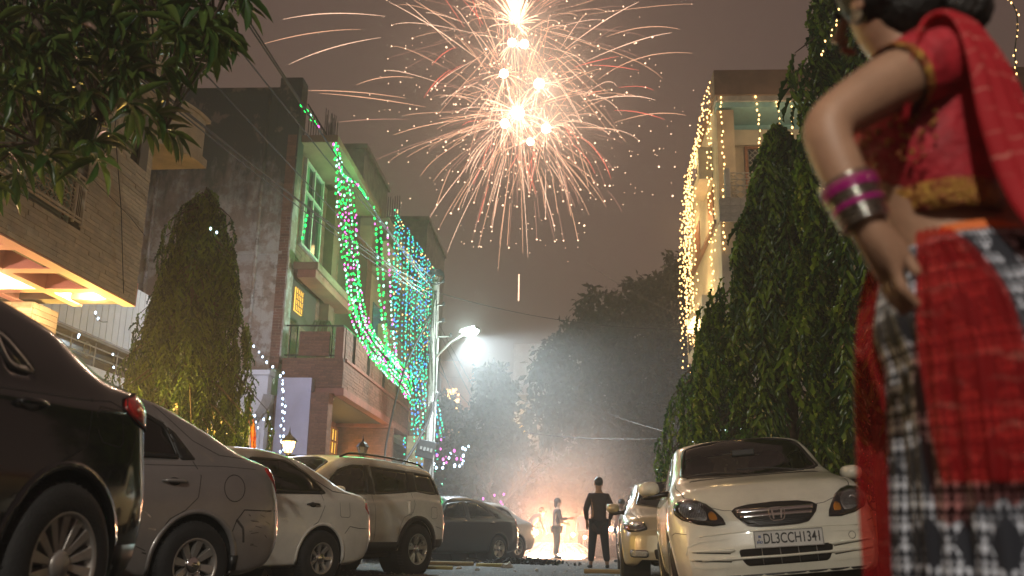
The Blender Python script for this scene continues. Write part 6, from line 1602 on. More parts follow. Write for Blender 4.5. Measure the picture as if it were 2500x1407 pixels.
# golden curtain along the right house
rr = random.Random(15)
for k in range(24):
    t = 27.0 + k * .30; top = 14.05 if t < 29 else 13.5; x = 4.2 - .12 - (.42 if 11.0 > 0 and 27.6 < t < 31.6 else 0) + rr.uniform(-.05, .05)
    z1 = rr.uniform(5.6, 7.5) if k % 4 else rr.uniform(8.5, 10)
    light_string('golden strand, ' + ORD[k] + ' from the near corner of the cream house light curtain', [st(4.1, t, top), st(x - .03, t + .05, (top + z1) / 2), st(x, t + rr.uniform(-.1, .1), z1)], .22, ['bulb_gold'], .023, 'golden light curtain strings', seed=500 + k, jit=.04, wire=False)
fr_ = [(1758, 238, 1768, 620), (1845, 227, 1855, 418), (1892, 222, 1902, 355), (1925, 235, 1935, 340), (1984, 188, 1990, 275), (2012, 150, 2000, 230)]
nm = ['on the front corner of the cream house', 'first hanging before the cream house balcony', 'second hanging before the cream house balcony', 'third hanging before the cream house balcony', 'fourth, shortest, before the cream house balcony', 'by the tallest weeping tree']
for k, (x0, y0, x1, y1) in enumerate(fr_):
    o0, o1 = at(x0, y0, 26.0), at(x1, y1, 26.0)
    light_string('golden fairy light string ' + nm[k], [o0, (o0 + o1) / 2 + Vector((.05, 0, 0)), o1], .17, ['bulb_gold'], .028, None, seed=600 + k, jit=.03)
light_string('golden fairy lights rising along the tallest weeping tree', [at(x, y, 9.0) for x, y in ((2010, 135), (2035, 60), (2060, 5), (2075, -60))], .075, ['bulb_gold'], .010, None, seed=620, jit=.03)
light_string('turquoise fairy lights behind the tallest weeping tree', [at(x, y, 12) for x, y in ((2020, 110), (2045, 50), (2050, 0))], .09, ['bulb_cyan'], .013, None, seed=621, jit=.05)
light_string('golden fairy lights high at the right edge, above the woman', [at(x, y, 7) for x, y in ((2440, -30), (2478, 20), (2484, 70), (2478, 130), (2486, 200))], .055, ['bulb_gold'], .0065, None, seed=622, jit=.01)
# the light these strings throw on the walls
def glowlamp(p, e, c, s=.3): return lamp('string_glow', 'POINT', p, e, c, s)
for t_, z_, e in ((26.0, 10.2, 36), (26.2, 8.4, 40), (26.0, 6.4, 30), (29.5, 9, 40), (29.5, 6.6, 36)): glowlamp(st(-5.9, t_, z_), e * 1.8, (.10, 1.0, .25))
for px, py, e in ((990, 620, 40), (1010, 760, 30)): glowlamp(fac(px, py, -5.9), e, (.9, .62, .25))
for t, z in ((28.2, 12), (28.5, 10), (29, 8), (31.5, 11), (31.5, 7.5)): glowlamp(st(3.55, t, z), 48, (1, .62, .25))
glowlamp(st(5.6, 25.6, 11.6), 34, (1, .70, .38)); glowlamp(st(7.5, 25.6, 11.6), 26, (1, .70, .38))
glowlamp(at(690, 960, 21.2), 30, (.55, .68, 1.0)); glowlamp(at(600, 640, 20.5), 60, (.92, .85, .86)); glowlamp(at(640, 1060, 21.2), 20, (.55, .68, 1.0)); glowlamp(at(700, 1060, 21.2), 12, (.55, .65, 1.0)); glowlamp(at(640, 860, 21.0), 60, (.74, .78, 1.0))
glowlamp(at(1105, 1020, 48.6), 60, (1, .6, .25))
# ------------------------------------------------------------------ fireworks in the sky
glow('spark_white', (1.0, 0.60, 0.40), 3.0); glow('spark_gold', (1.0, 0.50, 0.29), 2.0); glow('spark_dim', (1.0, 0.47, 0.33), .85); glow('spark_red', (1.0, 0.16, 0.10), 2.2); glow('spark_core', (1.0, 0.86, 0.62), 30.0); glow('spark_hot', (1.0, .62, .40), 4.0)
def fireworks():
    rs = np.random.RandomState(12); Y = 58.0; ctr = at(1265, 250, Y)
    root = empty('firework', ctr); tag(root, 'huge golden firework burst of radiating sparks high over the street', 'firework')
    mpp = Y / 2428.0
    bursts = [((1262, 60), 1.25, 190, 0, .9), ((1265, 275), 1.0, 210, 0, 1), ((1232, 180), .8, 70, 0, 1), ((1316, 205), .75, 60, 0, 1), ((1332, 313), .72, 85, 0, 1), ((1250, 105), .9, 50, 0, 1), ((1230, 300), .85, 65, 0, 1), ((1295, 345), .55, 40, 0, 1)]
    T = {m: MB() for m in ('spark_white', 'spark_gold', 'spark_dim', 'spark_red', 'spark_hot')}; S = MB()
    def trail(c, v, g, t0, t1, m, r0, n=9):
        pts = []; dr = 1.5
        for i in range(n):
            t = t0 + (t1 - t0) * i / (n - 1); k = (1 - math.exp(-dr * t)) / dr
            pts.append(c + v * k + Vector((0, 0, -g * t * t * .5)) - ctr)
        T[m].tube(pts, [r0 * (.35 + .65 * math.sin(math.pi * min(1, (i + .6) / n))) for i in range(n)], 3, cap=False)
        return pts[-1]
    for (cx, cy), s_, n, _, _ in bursts:
        c = at(cx, cy, Y + rs.uniform(-1, 1))
        for k in range(n):
            v = Vector(rs.normal(0, 1, 3)); v.normalize(); sp = s_ * rs.uniform(4, 16.5) * (1.25 if rs.rand() < .15 else 1)
            if cy < 90: v.z = abs(v.z) * 1.4 if rs.rand() < .62 else v.z; 
            v = v * sp; a = rs.uniform(.02, .5); b = a + rs.uniform(.35, 1.25); g = rs.uniform(.5, 1.7)
            rd = rs.rand(); m = 'spark_gold' if rd < .42 else ('spark_dim' if rd < .72 else ('spark_white' if rd < .955 else 'spark_red'))
            if m == 'spark_red' : a += .35; b = a + .8
            e = trail(c, v, g, a, b, m, .0135 if m != 'spark_dim' else .013)
            if rs.rand() < .45: S.ball(e, rs.uniform(.025, .06), 5, 4)
        for k in range(int(n * (.55 if cy < 90 else .22))):          # short bright strokes close to each break
            v = Vector(rs.normal(0, 1, 3)).normalized() * s_ * rs.uniform(2.5, 7)
            if cy < 90: v.z = abs(v.z) * 2.0; v.x *= .55
            trail(c, v, 1.5, .03, rs.uniform(.25, .7), 'spark_hot' if rs.rand() < .6 else 'spark_white', .022 if cy > 90 else .032, 6)
    # falling tails below
    for k in range(34):
        x, y = rs.normal(1285, 115), rs.uniform(330, 520); c = at(x, y, Y + rs.uniform(-3, 3)); sl = (x - 1270) * mpp * .32
        L = rs.uniform(.6, 2.4); pts = [c - ctr + Vector((sl * t * .6, 0, -L * t - .5 * t * t)) for t in np.linspace(0, 1, 6)]
        T['spark_dim' if rs.rand() < .6 else 'spark_gold'].tube(pts, .013, 3, cap=False)
        if rs.rand() < .6: S.ball(pts[-1], .05, 5, 4)
    # long red and gold arcs
    for (x0, y0, x1, y1, x2, y2, m) in ((1410, 330, 1470, 365, 1492, 438, 'spark_red'), (1500, 270, 1560, 268, 1622, 292, 'spark_red'), (1185, 400, 1165, 420, 1155, 450, 'spark_red'), (1035, 240, 1060, 195, 1100, 170, 'spark_red'), (1440, 160, 1490, 158, 1560, 172, 'spark_red'), (1055, 160, 1080, 125, 1115, 115, 'spark_red'), (1130, 0, 1165, 35, 1180, 60, 'spark_red'), (1400, 165, 1450, 148, 1510, 138, 'spark_red'),
                                 (690, 48, 800, 22, 940, 40, 'spark_white'), (635, 110, 760, 72, 880, 72, 'spark_gold'), (705, 158, 800, 110, 930, 92, 'spark_white'), (735, 222, 860, 218, 990, 240, 'spark_gold'), (780, 228, 900, 235, 1040, 262, 'spark_gold'), (815, 300, 900, 288, 1000, 292, 'spark_dim'), (870, 208, 930, 180, 1010, 190, 'spark_gold'), (960, 330, 1040, 300, 1150, 290, 'spark_gold'),
                                 (1500, 300, 1600, 265, 1675, 282, 'spark_gold'), (1460, 195, 1560, 118, 1690, 130, 'spark_gold'), (1480, 90, 1580, 52, 1660, 72, 'spark_gold'), (1430, 150, 1560, 90, 1640, 80, 'spark_white'), (1420, 250, 1540, 222, 1600, 245, 'spark_white'), (1380, 120, 1480, 40, 1560, 5, 'spark_white'), (1010, 0, 1060, 30, 1130, 80, 'spark_gold'), (950, 5, 1060, 60, 1160, 140, 'spark_white')):
        a, b, c = (at(x, y, Y) - ctr for x, y in ((x0, y0), (x1, y1), (x2, y2)))
        T[m].tube([a * (1 - t) ** 2 + b * 2 * t * (1 - t) + c * t * t for t in np.linspace(0, 1, 14)], [.007 + .016 * math.sin(math.pi * t) for t in np.linspace(0, 1, 14)], 3, cap=False)
    T['spark_white'].tube([at(1267, 670, Y) - ctr, at(1266, 735, Y) - ctr], .035, 4)
    for k in range(360):
        a = rs.uniform(0, 6.283); r_ = rs.uniform(90, 400) * (1 if rs.rand() < .85 else 1.1); x, y = 1285 + r_ * math.cos(a), 300 + r_ * math.sin(a) * .82
        if y > 640: continue
        S.ball(at(x, y, Y + rs.uniform(-4, 4)) - ctr, rs.choice([.022, .03, .042, .065], p=[.45, .3, .18, .07]), 5, 4)
    for m, b in T.items(): b.build('spark_trails', MATS[m], root, kind='stuff')
    S.build('sparks', MATS['spark_hot'], root, kind='stuff', smooth=True)
    for x, y, r_ in ((1250, 104, .27), (1280, 108, .28), (1230, 180, .28), (1316, 205, .33), (1264, 276, .42), (1232, 302, .28), (1333, 314, .29), (1295, 346, .23)):
        MB().ball(at(x, y, Y - .5) - ctr, r_, 14, 9).build('burning_star', MATS['spark_core'], root, smooth=True)
    for x, y, e in ((1260, 20, 2600), (1262, 110, 2600), (1320, 210, 1500), (1262, 285, 3200), (1330, 315, 1500)):
        lamp('firework_light', 'POINT', at(x, y, Y) - ctr, e, (1.0, .66, .46), .6, root)
fireworks()
# ------------------------------------------------------------------ ground fireworks, smoke
def ground_sparks():
    rs = np.random.RandomState(4); g = at(1360, 1358, 29.0); g.z = .02
    root = empty('ground_firework', g); tag(root, 'white hot ground firework spraying sparks low across the road behind the man', 'firework')
    A, B_, C = MB(), MB(), MB()
    for k in range(260):
        a = rs.uniform(0, 6.283); v = rs.uniform(.2, .95); up = rs.uniform(.1, 1.5); n = 5
        pts = [Vector((math.cos(a) * v * t * 1.25, math.sin(a) * v * t * .6, .03 + up * t * (1 - t) * 1.1)) for t in np.linspace(rs.uniform(0, .3), 1, n)]
        (A if k % 2 else B_).tube(pts, .009, 3, cap=False)
    for k in range(26): C.ball((rs.uniform(-.75, .75), rs.uniform(-.3, .3), .05), (rs.uniform(.08, .2), .1, rs.uniform(.04, .11)), 8, 5)
    A.build('spark_trails', MATS['spark_white'], root, kind='stuff'); B_.build('spark_trails', MATS['spark_gold'], root, kind='stuff'); C.build('burning_core', MATS['spark_core'], root, kind='stuff', smooth=True)
    lamp('ground_fire_light', 'POINT', (0, 0, .8), 620, (1.0, .40, .18), .25, root)
    lamp('ground_fire_light', 'POINT', (-.5, .6, 1.2), 240, (1.0, .38, .22), .25, root)
    for (px, py, s_, lab) in ((1308, 1300, 1.0, 'hand sparkler burning in a looping shower at the stooping person'), (1399, 1306, .6, 'small bright sparkler between the two standing people'), (1492, 1292, .9, 'sparkler flaring just right of the man in the dark kurta'), (1428, 1312, .5, 'thin sparkler flying low beside the man')):
        Yp = 28.5; c = at(px, py, Yp); r_ = empty('sparkler', c); tag(r_, lab, 'sparkler'); b = MB(); d = MB()
        for k in range(int(46 * s_)):
            a = rs.uniform(0, 6.283); l = rs.uniform(.05, .32) * s_; b.tube([(0, 0, 0), (math.cos(a) * l * .6, rs.uniform(-.1, .1), math.sin(a) * l * .6), (math.cos(a) * l, rs.uniform(-.1, .1), math.sin(a) * l - .05)], .005, 3, cap=False)
        if s_ > .8: 
            for q in range(3): b.tube([(.16 * math.cos(a + q) + .03 * q, 0, .13 * math.sin(a * 1.0 + q) - .02) for a in np.linspace(0, 4.5, 14)], .009, 4)
        b.build('spark_trails', MATS['spark_gold'], r_, kind='stuff'); d.ball((0, 0, 0), .055 * s_ + .02, 8, 6); d.build('glowing_tip', MATS['spark_core'], r_, smooth=True)
        MB().tube([(0, 0, 0), (-.12, 0, -.22)], .004, 4).build('stick', MATS['black_metal'], r_)
        if s_ > .5: lamp('sparkler_light', 'POINT', (0, -.1, 0), 36 * s_, (1, .6, .3), .1, r_)
ground_sparks()
def smoke(name, bx, c, r3, dens, nsc, lo=.25):
    b = MB().box(*bx)
    m = bpy.data.materials.new('smoke_air'); m.use_nodes = True; t = m.node_tree; t.nodes.clear()
    o = t.nodes.new('ShaderNodeOutputMaterial'); v = t.nodes.new('ShaderNodeVolumePrincipled'); v.inputs['Color'].default_value = (.92, .90, .88, 1); v.inputs['Anisotropy'].default_value = .2
    tcn = t.nodes.new('ShaderNodeTexCoord'); n = t.nodes.new('ShaderNodeTexNoise'); n.inputs['Scale'].default_value = nsc; n.inputs['Detail'].default_value = 3
    t.links.new(tcn.outputs['Object'], n.inputs['Vector'])
    mp = t.nodes.new('ShaderNodeMapping'); mp.inputs['Location'].default_value = tuple(-a / q for a, q in zip(c, r3)); mp.inputs['Scale'].default_value = tuple(1 / q for q in r3); t.links.new(tcn.outputs['Object'], mp.inputs[0])
    ln = t.nodes.new('ShaderNodeVectorMath'); ln.operation = 'LENGTH'; t.links.new(mp.outputs[0], ln.inputs[0])
    fo = t.nodes.new('ShaderNodeMapRange'); fo.interpolation_type = 'SMOOTHSTEP'; fo.inputs[1].default_value = 1.0; fo.inputs[2].default_value = .1; t.links.new(ln.outputs['Value'], fo.inputs[0])
    nr = t.nodes.new('ShaderNodeMapRange'); nr.inputs[1].default_value = .38; nr.inputs[2].default_value = .7; nr.inputs[3].default_value = lo; t.links.new(n.outputs[0], nr.inputs[0])
    mu = t.nodes.new('ShaderNodeMath'); mu.operation = 'MULTIPLY'; t.links.new(fo.outputs[0], mu.inputs[0]); t.links.new(nr.outputs[0], mu.inputs[1])
    m2 = t.nodes.new('ShaderNodeMath'); m2.operation = 'MULTIPLY'; m2.inputs[1].default_value = dens; t.links.new(mu.outputs[0], m2.inputs[0]); t.links.new(m2.outputs[0], v.inputs['Density']); t.links.new(v.outputs[0], o.inputs['Volume'])
    m.cycles.homogeneous_volume = False
    tag(b.build(name, m), kind='stuff')
smoke('smoke', (-2.4, 5.4, 25.5, 37, .06, 7.2), (1.5, 31, 1.1), (4.2, 5.6, 4.6), .26, .5)
smoke('lamp_glow_haze', (-3.5, 6.5, 22.5, 35, .3, 7.6), (.9, 28.2, 4.2), (4.8, 5.2, 4.1), .026, .35, lo=.3)  # local haze added round the street lamp to widen its glow
fc = at(1275, 230, 58)
smoke('firework_smoke', (fc.x - 15, fc.x + 15, 50, 66, fc.z - 12, fc.z + 14), tuple(fc), (14, 8, 12), .035, .16, lo=.12)
cy.volume_step_rate = 2.0; cy.volume_max_steps = 64
# ------------------------------------------------------------------ people
mat('skin_brown', (0.36, 0.20, 0.125), .5, var=.13, vscale=9, bump=.12, bscale=160); mat('hair_black', (0.014, 0.010, 0.008), .45, var=.4, vscale=60, bump=.4, bscale=90)
mat('kurta_dark', (0.035, 0.022, 0.030), .9, var=.2, vscale=15); mat('trouser_dark', (0.016, 0.018, 0.028), .9); mat('shirt_grey', (0.045, 0.032, 0.036), .9, var=.2, vscale=12)
mat('trouser_grey', (0.025, 0.022, 0.022), .9); mat('shoe_black', (0.012, 0.011, 0.011), .5); mat('jacket_blue', (0.015, 0.025, 0.08), .9); mat('shirt_rust', (0.09, 0.03, 0.02), .9)
def skin(name, m, verts, edges, radii, parent, root_i=0, sub=2):
    me = bpy.data.meshes.new(name); me.from_pydata([tuple(v) for v in verts], edges, []); o = link(name, me, parent); me.materials.append(MATS[m])
    sk = o.modifiers.new('skin', 'SKIN'); sk.use_smooth_shade = True; sk.use_x_symmetry = False
    for i, r_ in enumerate(radii): me.skin_vertices[0].data[i].radius = (r_, r_) if not isinstance(r_, tuple) else r_
    for v in me.skin_vertices[0].data: v.use_root = False
    me.skin_vertices[0].data[root_i].use_root = True
    su = o.modifiers.new('sub', 'SUBSURF'); su.levels = sub; su.render_levels = sub
    dg = bpy.context.evaluated_depsgraph_get(); nm = bpy.data.meshes.new_from_object(o.evaluated_get(dg)); o.modifiers.clear(); o.data = nm; nm.name = name
    nm.shade_smooth(); return o
def chain(V, E, Rr, pts, rad, start=None):
    prev = start
    for p, r_ in zip(pts, rad):
        V.append(Vector(p)); Rr.append(r_); i = len(V) - 1
        if prev is not None: E.append((prev, i))
        prev = i
    return prev
def person(label, loc, rz, J, top_m, leg_m, shirt_len=.0, sk=1.0, female=False, group=None, hairlen=0):
    """J: joints in metres, x right of the figure, y forward, z up"""
    root = empty('person', loc, rz); tag(root, label, 'person', group)
    g = lambda k: Vector(J[k])
    V, E, Rr = [], [], []
    V.append(g('pelvis')); Rr.append((.145 * sk, .115 * sk))
    a = chain(V, E, Rr, [g('waist'), g('chest'), g('neckb'), g('neck'), g('head') + Vector((0, 0, -.06)), g('head') + Vector((0, .005, .02)), g('head') + Vector((0, 0, .09))], [(.135 * sk, .10 * sk), (.14 * sk, .115 * sk), (.08, .07), .060, (.07, .078), (.079, .098), (.05, .06)], 0)
    ch = 2
    for s_ in ('l', 'r'):
        x = chain(V, E, Rr, [g('sh' + s_), g('el' + s_), g('wr' + s_), g('ha' + s_)], [.062 * sk, .045 * sk, .030, .036], ch)
        hv = (g('ha' + s_) - g('wr' + s_)).normalized(); sd = hv.cross(Vector((0, 1, 0))); sd = sd.normalized() if sd.length > .1 else Vector((1, 0, 0))
        h0 = g('ha' + s_)
        for k in range(4):
            o_ = sd * (k - 1.5) * .020; chain(V, E, Rr, [h0 + o_ * .9 + hv * .03, h0 + o_ * 1.2 + hv * (.065 - .006 * abs(k - 1.2)), h0 + o_ * 1.1 + hv * (.085 - .006 * abs(k - 1.2)) + Vector((0, .012, 0))], [.010, .009, .007], x)
        chain(V, E, Rr, [h0 + sd * .035 + hv * .0, h0 + sd * .055 + hv * .035], [.012, .009], x)
        chain(V, E, Rr, [g('hip' + s_), g('kn' + s_), g('an' + s_), g('toe' + s_)], [.088 * sk, .058 * sk, .038, .034], 0)
    skin('body', 'skin_brown', V, E, Rr, root)
    # shirt
    V, E, Rr = [], [], []; V.append(g('waist')); Rr.append((.155 * sk, .125 * sk))
    chain(V, E, Rr, [g('chest'), g('neckb') + Vector((0, 0, -.015))], [(.155 * sk, .125 * sk), (.090, .085)], 0)
    for s_ in ('l', 'r'): chain(V, E, Rr, [g('sh' + s_), g('el' + s_), g('el' + s_).lerp(g('wr' + s_), .85)], [.074 * sk, .056 * sk, .042], 1)
    hem = g('pelvis') + Vector((0, 0, -.06 - shirt_len)); chain(V, E, Rr, [g('pelvis'), hem], [(.178 * sk, .145 * sk), (.215 * sk, .175 * sk) if shirt_len > .1 else (.165 * sk, .13 * sk)], 0)
    skin('shirt', top_m, V, E, Rr, root)
    V, E, Rr = [], [], []; V.append(g('pelvis')); Rr.append((.155 * sk, .122 * sk))
    for s_ in ('l', 'r'): chain(V, E, Rr, [g('hip' + s_) + Vector((0, 0, -.04)), g('kn' + s_), g('an' + s_) + Vector((0, 0, .03))], [.105 * sk, .080 * sk, .064 * sk], 0)
    skin('trousers', leg_m, V, E, Rr, root)
    for s_ in ('l', 'r'):
        V, E, Rr = [], [], []; chain(V, E, Rr, [g('an' + s_) + Vector((0, -.03, -.045)), g('an' + s_).lerp(g('toe' + s_), .5) + Vector((0, 0, -.01)), g('toe' + s_) + Vector((0, .05, 0))], [.045, .044, .036]); skin('shoe', 'shoe_black', V, E, Rr, root, sub=1)
    h = g('head'); b = MB(); b.ball(h + Vector((0, -.018, .045)), (.088, .105, .098), 18, 12)
    if hairlen: b.ball(h + Vector((0, -.06, -.03)), (.07, .055, .09 + hairlen), 14, 10)
    b.build('hair', MATS['hair_black'], root, smooth=True)
    f = MB()
    f.tube([h + Vector((0, .090, .02)), h + Vector((0, .116, -.022)), h + Vector((0, .098, -.032))], [.008, .015, .010], 6); f.build('nose', MATS['skin_brown'], root, smooth=True)
    for sx in (-1, 1):
        MB().ball(h + Vector((sx * .030, .088, .008)), (.012, .008, .007), 8, 6).build('eye', MATS['shoe_black'], root, smooth=True)
        MB().ball(h + Vector((sx * .080, 0, -.01)), (.010, .018, .028), 8, 6).build('ear', MATS['skin_brown'], root, smooth=True)
    MB().ball(h + Vector((0, .088, -.055)), (.022, .010, .007), 8, 6).build('mouth', mat('lip', (.25, .09, .07), .5) if 'lip' not in MATS else MATS['lip'], root, smooth=True)
    return root
def standing(H=1.72, spread=.12, armout=.12, lean=0, **kw):
    s_ = H / 1.72
    J = dict(pelvis=(0, 0, .93), waist=(0, 0, 1.08), chest=(0, .0 + lean * .4, 1.28), neckb=(0, lean * .7, 1.44), neck=(0, lean * .8, 1.50), head=(0, .01 + lean, 1.61),
             shl=(-.172, lean * .6, 1.365), shr=(.172, lean * .6, 1.365), ell=(-.215 - armout * .9, -.03, 1.10), elr=(.235 + armout * .5, -.05, 1.11), wrl=(-.20 - armout * .4, .06, .88), wrr=(.21 + armout * .4, .09, .90), hal=(-.19 - armout * .35, .09, .81), har=(.20 + armout * .35, .13, .84),
             hipl=(-.09, 0, .90), hipr=(.09, 0, .90), knl=(-.10 - spread * .5, .02, .49), knr=(.10 + spread * .5, .02, .49), anl=(-.11 - spread, -.02, .09), anr=(.11 + spread, -.02, .09), toel=(-.13 - spread, .11, .035), toer=(.13 + spread, .11, .035))
    J.update(kw); return {k: tuple(c * s_ for c in v) for k, v in J.items()}
p = at(1462, 1386, 19.6)
person('man in dark kurta seen from behind, standing alone facing the sparks', (p.x, p.y, .0), R(4), standing(1.74, spread=.05, armout=.05), 'kurta_dark', 'trouser_dark', shirt_len=.26, sk=1.06)
p = at(1358, 1352, 28.4)
person('person in long grey shirt in profile, holding a sparkler over the ground sparks', (p.x, p.y, .0), R(-82), standing(1.66, spread=-.02, armout=.0, lean=.03, elr=(.2, .10, 1.13), wrr=(.16, .34, 1.16), har=(.14, .42, 1.17), ell=(-.2, .08, 1.12), wrl=(-.12, .28, 1.02), hal=(-.10, .35, 1.0)), 'shirt_grey', 'trouser_grey', shirt_len=.18, sk=1.0, hairlen=.04)
p = at(1293, 1350, 29.2)
person('stooping person in smoke with arms lowered to a sparkler, nearest the pale cars', (p.x, p.y, .0), R(-60), standing(1.62, spread=.0, armout=.0, waist=(0, .05, 1.06), chest=(0, .20, 1.20), neckb=(0, .32, 1.31), neck=(0, .36, 1.34), head=(0, .44, 1.40), shl=(-.17, .27, 1.26), shr=(.17, .27, 1.26), ell=(-.2, .36, .98), elr=(.2, .38, .98), wrl=(-.12, .50, .80), wrr=(.10, .52, .80), hal=(-.10, .56, .75), har=(.08, .58, .75)), 'shirt_grey', 'trouser_dark', shirt_len=.3)
p = at(1424, 1345, 31.0)
person('person in blue jacket behind the sparks, between the two standing figures', (p.x, p.y, .0), R(170), standing(1.50, spread=.02, armout=.05), 'jacket_blue', 'trouser_dark')
p = at(1518, 1350, 25.5)
person('person in rust shirt partly hidden by the gold beige sedan', (p.x, p.y, .0), R(120), standing(1.55, spread=.02, armout=.05), 'shirt_rust', 'trouser_dark')

# ------------------------------------------------------------------ woman close to the camera
def sheer(name, c, c2, a=.8, dash=True):
    m = bpy.data.materials.new(name); m.use_nodes = True; t = m.node_tree; b = t.nodes['Principled BSDF']; out = t.nodes['Material Output']
    uv = t.nodes.new('ShaderNodeUVMap'); b.inputs['Roughness'].default_value = .75
    w = t.nodes.new('ShaderNodeTexWave'); w.bands_direction = 'Y'; w.inputs['Scale'].default_value = 8.5; w.inputs['Distortion'].default_value = 5.0; w.inputs['Detail'].default_value = 2; w.inputs['Detail Scale'].default_value = 2.5
    t.links.new(uv.outputs[0], w.inputs['Vector'])
    n = t.nodes.new('ShaderNodeTexNoise'); n.inputs['Scale'].default_value = 9; n.inputs['Detail'].default_value = 3; t.links.new(uv.outputs[0], n.inputs['Vector'])
    r1 = t.nodes.new('ShaderNodeValToRGB'); r1.color_ramp.elements[0].position = .93; r1.color_ramp.elements[1].position = 1.0; t.links.new(w.outputs[0], r1.inputs[0])
    r2 = t.nodes.new('ShaderNodeValToRGB'); r2.color_ramp.elements[0].position = .42; r2.color_ramp.elements[1].position = .60; t.links.new(n.outputs[0], r2.inputs[0])
    mu = t.nodes.new('ShaderNodeMath'); mu.operation = 'MULTIPLY'; t.links.new(r1.outputs[0], mu.inputs[0]); t.links.new(r2.outputs[0], mu.inputs[1])
    mc = t.nodes.new('ShaderNodeMix'); mc.data_type = 'RGBA'; mc.inputs[6].default_value = (*c, 1); mc.inputs[7].default_value = (*c2, 1); t.links.new(mu.outputs[0], mc.inputs[0]); t.links.new(mc.outputs[2], b.inputs['Base Color'])
    tr = t.nodes.new('ShaderNodeBsdfTransparent'); tr.inputs[0].default_value = (1, .55, .5, 1); ms = t.nodes.new('ShaderNodeMixShader'); ms.inputs[0].default_value = a
    tl = t.nodes.new('ShaderNodeBsdfTranslucent'); t.links.new(mc.outputs[2], tl.inputs[0]); m3 = t.nodes.new('ShaderNodeMixShader'); m3.inputs[0].default_value = .25
    t.links.new(b.outputs[0], m3.inputs[1]); t.links.new(tl.outputs[0], m3.inputs[2])
    t.links.new(tr.outputs[0], ms.inputs[1]); t.links.new(m3.outputs[0], ms.inputs[2]); t.links.new(ms.outputs[0], out.inputs[0]); MATS[name] = m
sheer('dupatta_red', (0.50, 0.014, 0.024), (0.72, 0.27, 0.22), .82); sheer('dupatta_thin', (0.42, 0.012, 0.018), (0.62, 0.22, 0.18), .30)
def ikat():
    m = bpy.data.materials.new('ikat_skirt'); m.use_nodes = True; t = m.node_tree; b = t.nodes['Principled BSDF']; b.inputs['Roughness'].default_value = .85
    uv = t.nodes.new('ShaderNodeUVMap'); sp = t.nodes.new('ShaderNodeSeparateXYZ'); t.links.new(uv.outputs[0], sp.inputs[0])
    def M(op, a, c=None, cl=False):
        n = t.nodes.new('ShaderNodeMath'); n.operation = op; n.use_clamp = cl
        for i, v in enumerate((a, c)):
            if v is None: continue
            if isinstance(v, (int, float)): n.inputs[i].default_value = v
            else: t.links.new(v, n.inputs[i])
        return n.outputs[0]
    def tri(src, s_): return M('ABSOLUTE', M('SUBTRACT', M('FRACT', M('MULTIPLY', src, s_)), .5))
    nn = t.nodes.new('ShaderNodeTexNoise'); nn.inputs['Scale'].default_value = 11; nn.inputs['Detail'].default_value = 3; t.links.new(uv.outputs[0], nn.inputs['Vector'])
    sn = t.nodes.new('ShaderNodeSeparateColor'); t.links.new(nn.outputs['Color'], sn.inputs[0])
    U = M('ADD', sp.outputs['X'], M('MULTIPLY', sn.outputs[0], .020)); V = M('ADD', sp.outputs['Y'], M('MULTIPLY', sn.outputs[1], .016))
    # stacked diamonds (dark) on bands of fine white triangles
    d = M('ADD', M('MULTIPLY', tri(U, 15.0), 1.0), tri(V, 8.5))       # 0..1
    diamond = M('GREATER_THAN', d, .40)
    u2, v2 = tri(U, 75.0), M('FRACT', M('MULTIPLY', V, 62.0))
    small = M('GREATER_THAN', M('MULTIPLY', u2, 2.0), v2)
    band = M('GREATER_THAN', M('FRACT', M('MULTIPLY', V, 31.0)), .16)
    wht = M('MULTIPLY', M('MULTIPLY', diamond, small), band)
    n = t.nodes.new('ShaderNodeTexNoise'); n.inputs['Scale'].default_value = 14; n.inputs['Detail'].default_value = 4; t.links.new(uv.outputs[0], n.inputs['Vector'])
    fz = t.nodes.new('ShaderNodeMapRange'); fz.inputs[1].default_value = .30; fz.inputs[2].default_value = .50; t.links.new(n.outputs[0], fz.inputs[0])
    f = M('MULTIPLY', wht, fz.outputs[0])
    mc = t.nodes.new('ShaderNodeMix'); mc.data_type = 'RGBA'; mc.inputs[6].default_value = (.012, .013, .020, 1); mc.inputs[7].default_value = (.62, .64, .72, 1); t.links.new(f, mc.inputs[0]); t.links.new(mc.outputs[2], b.inputs['Base Color']); MATS['ikat_skirt'] = m
ikat()
mat('blouse_red', (0.36, 0.012, 0.022), .6, var=.25, vscale=26, bump=.3, bscale=60); mat('gold_brocade', (0.50, 0.30, 0.05), .35, metal=.55, c2=(.22, .02, .02), vscale=60, bump=.8, bscale=90)
mat('bangle_silver', (.6, .56, .5), .2, metal=1, var=.4, vscale=90); mat('bangle_magenta', (.45, .02, .22), .25); mat('flower_pink', (.75, .06, .22), .6); mat('orange_cloth', (.62, .14, .03), .7)
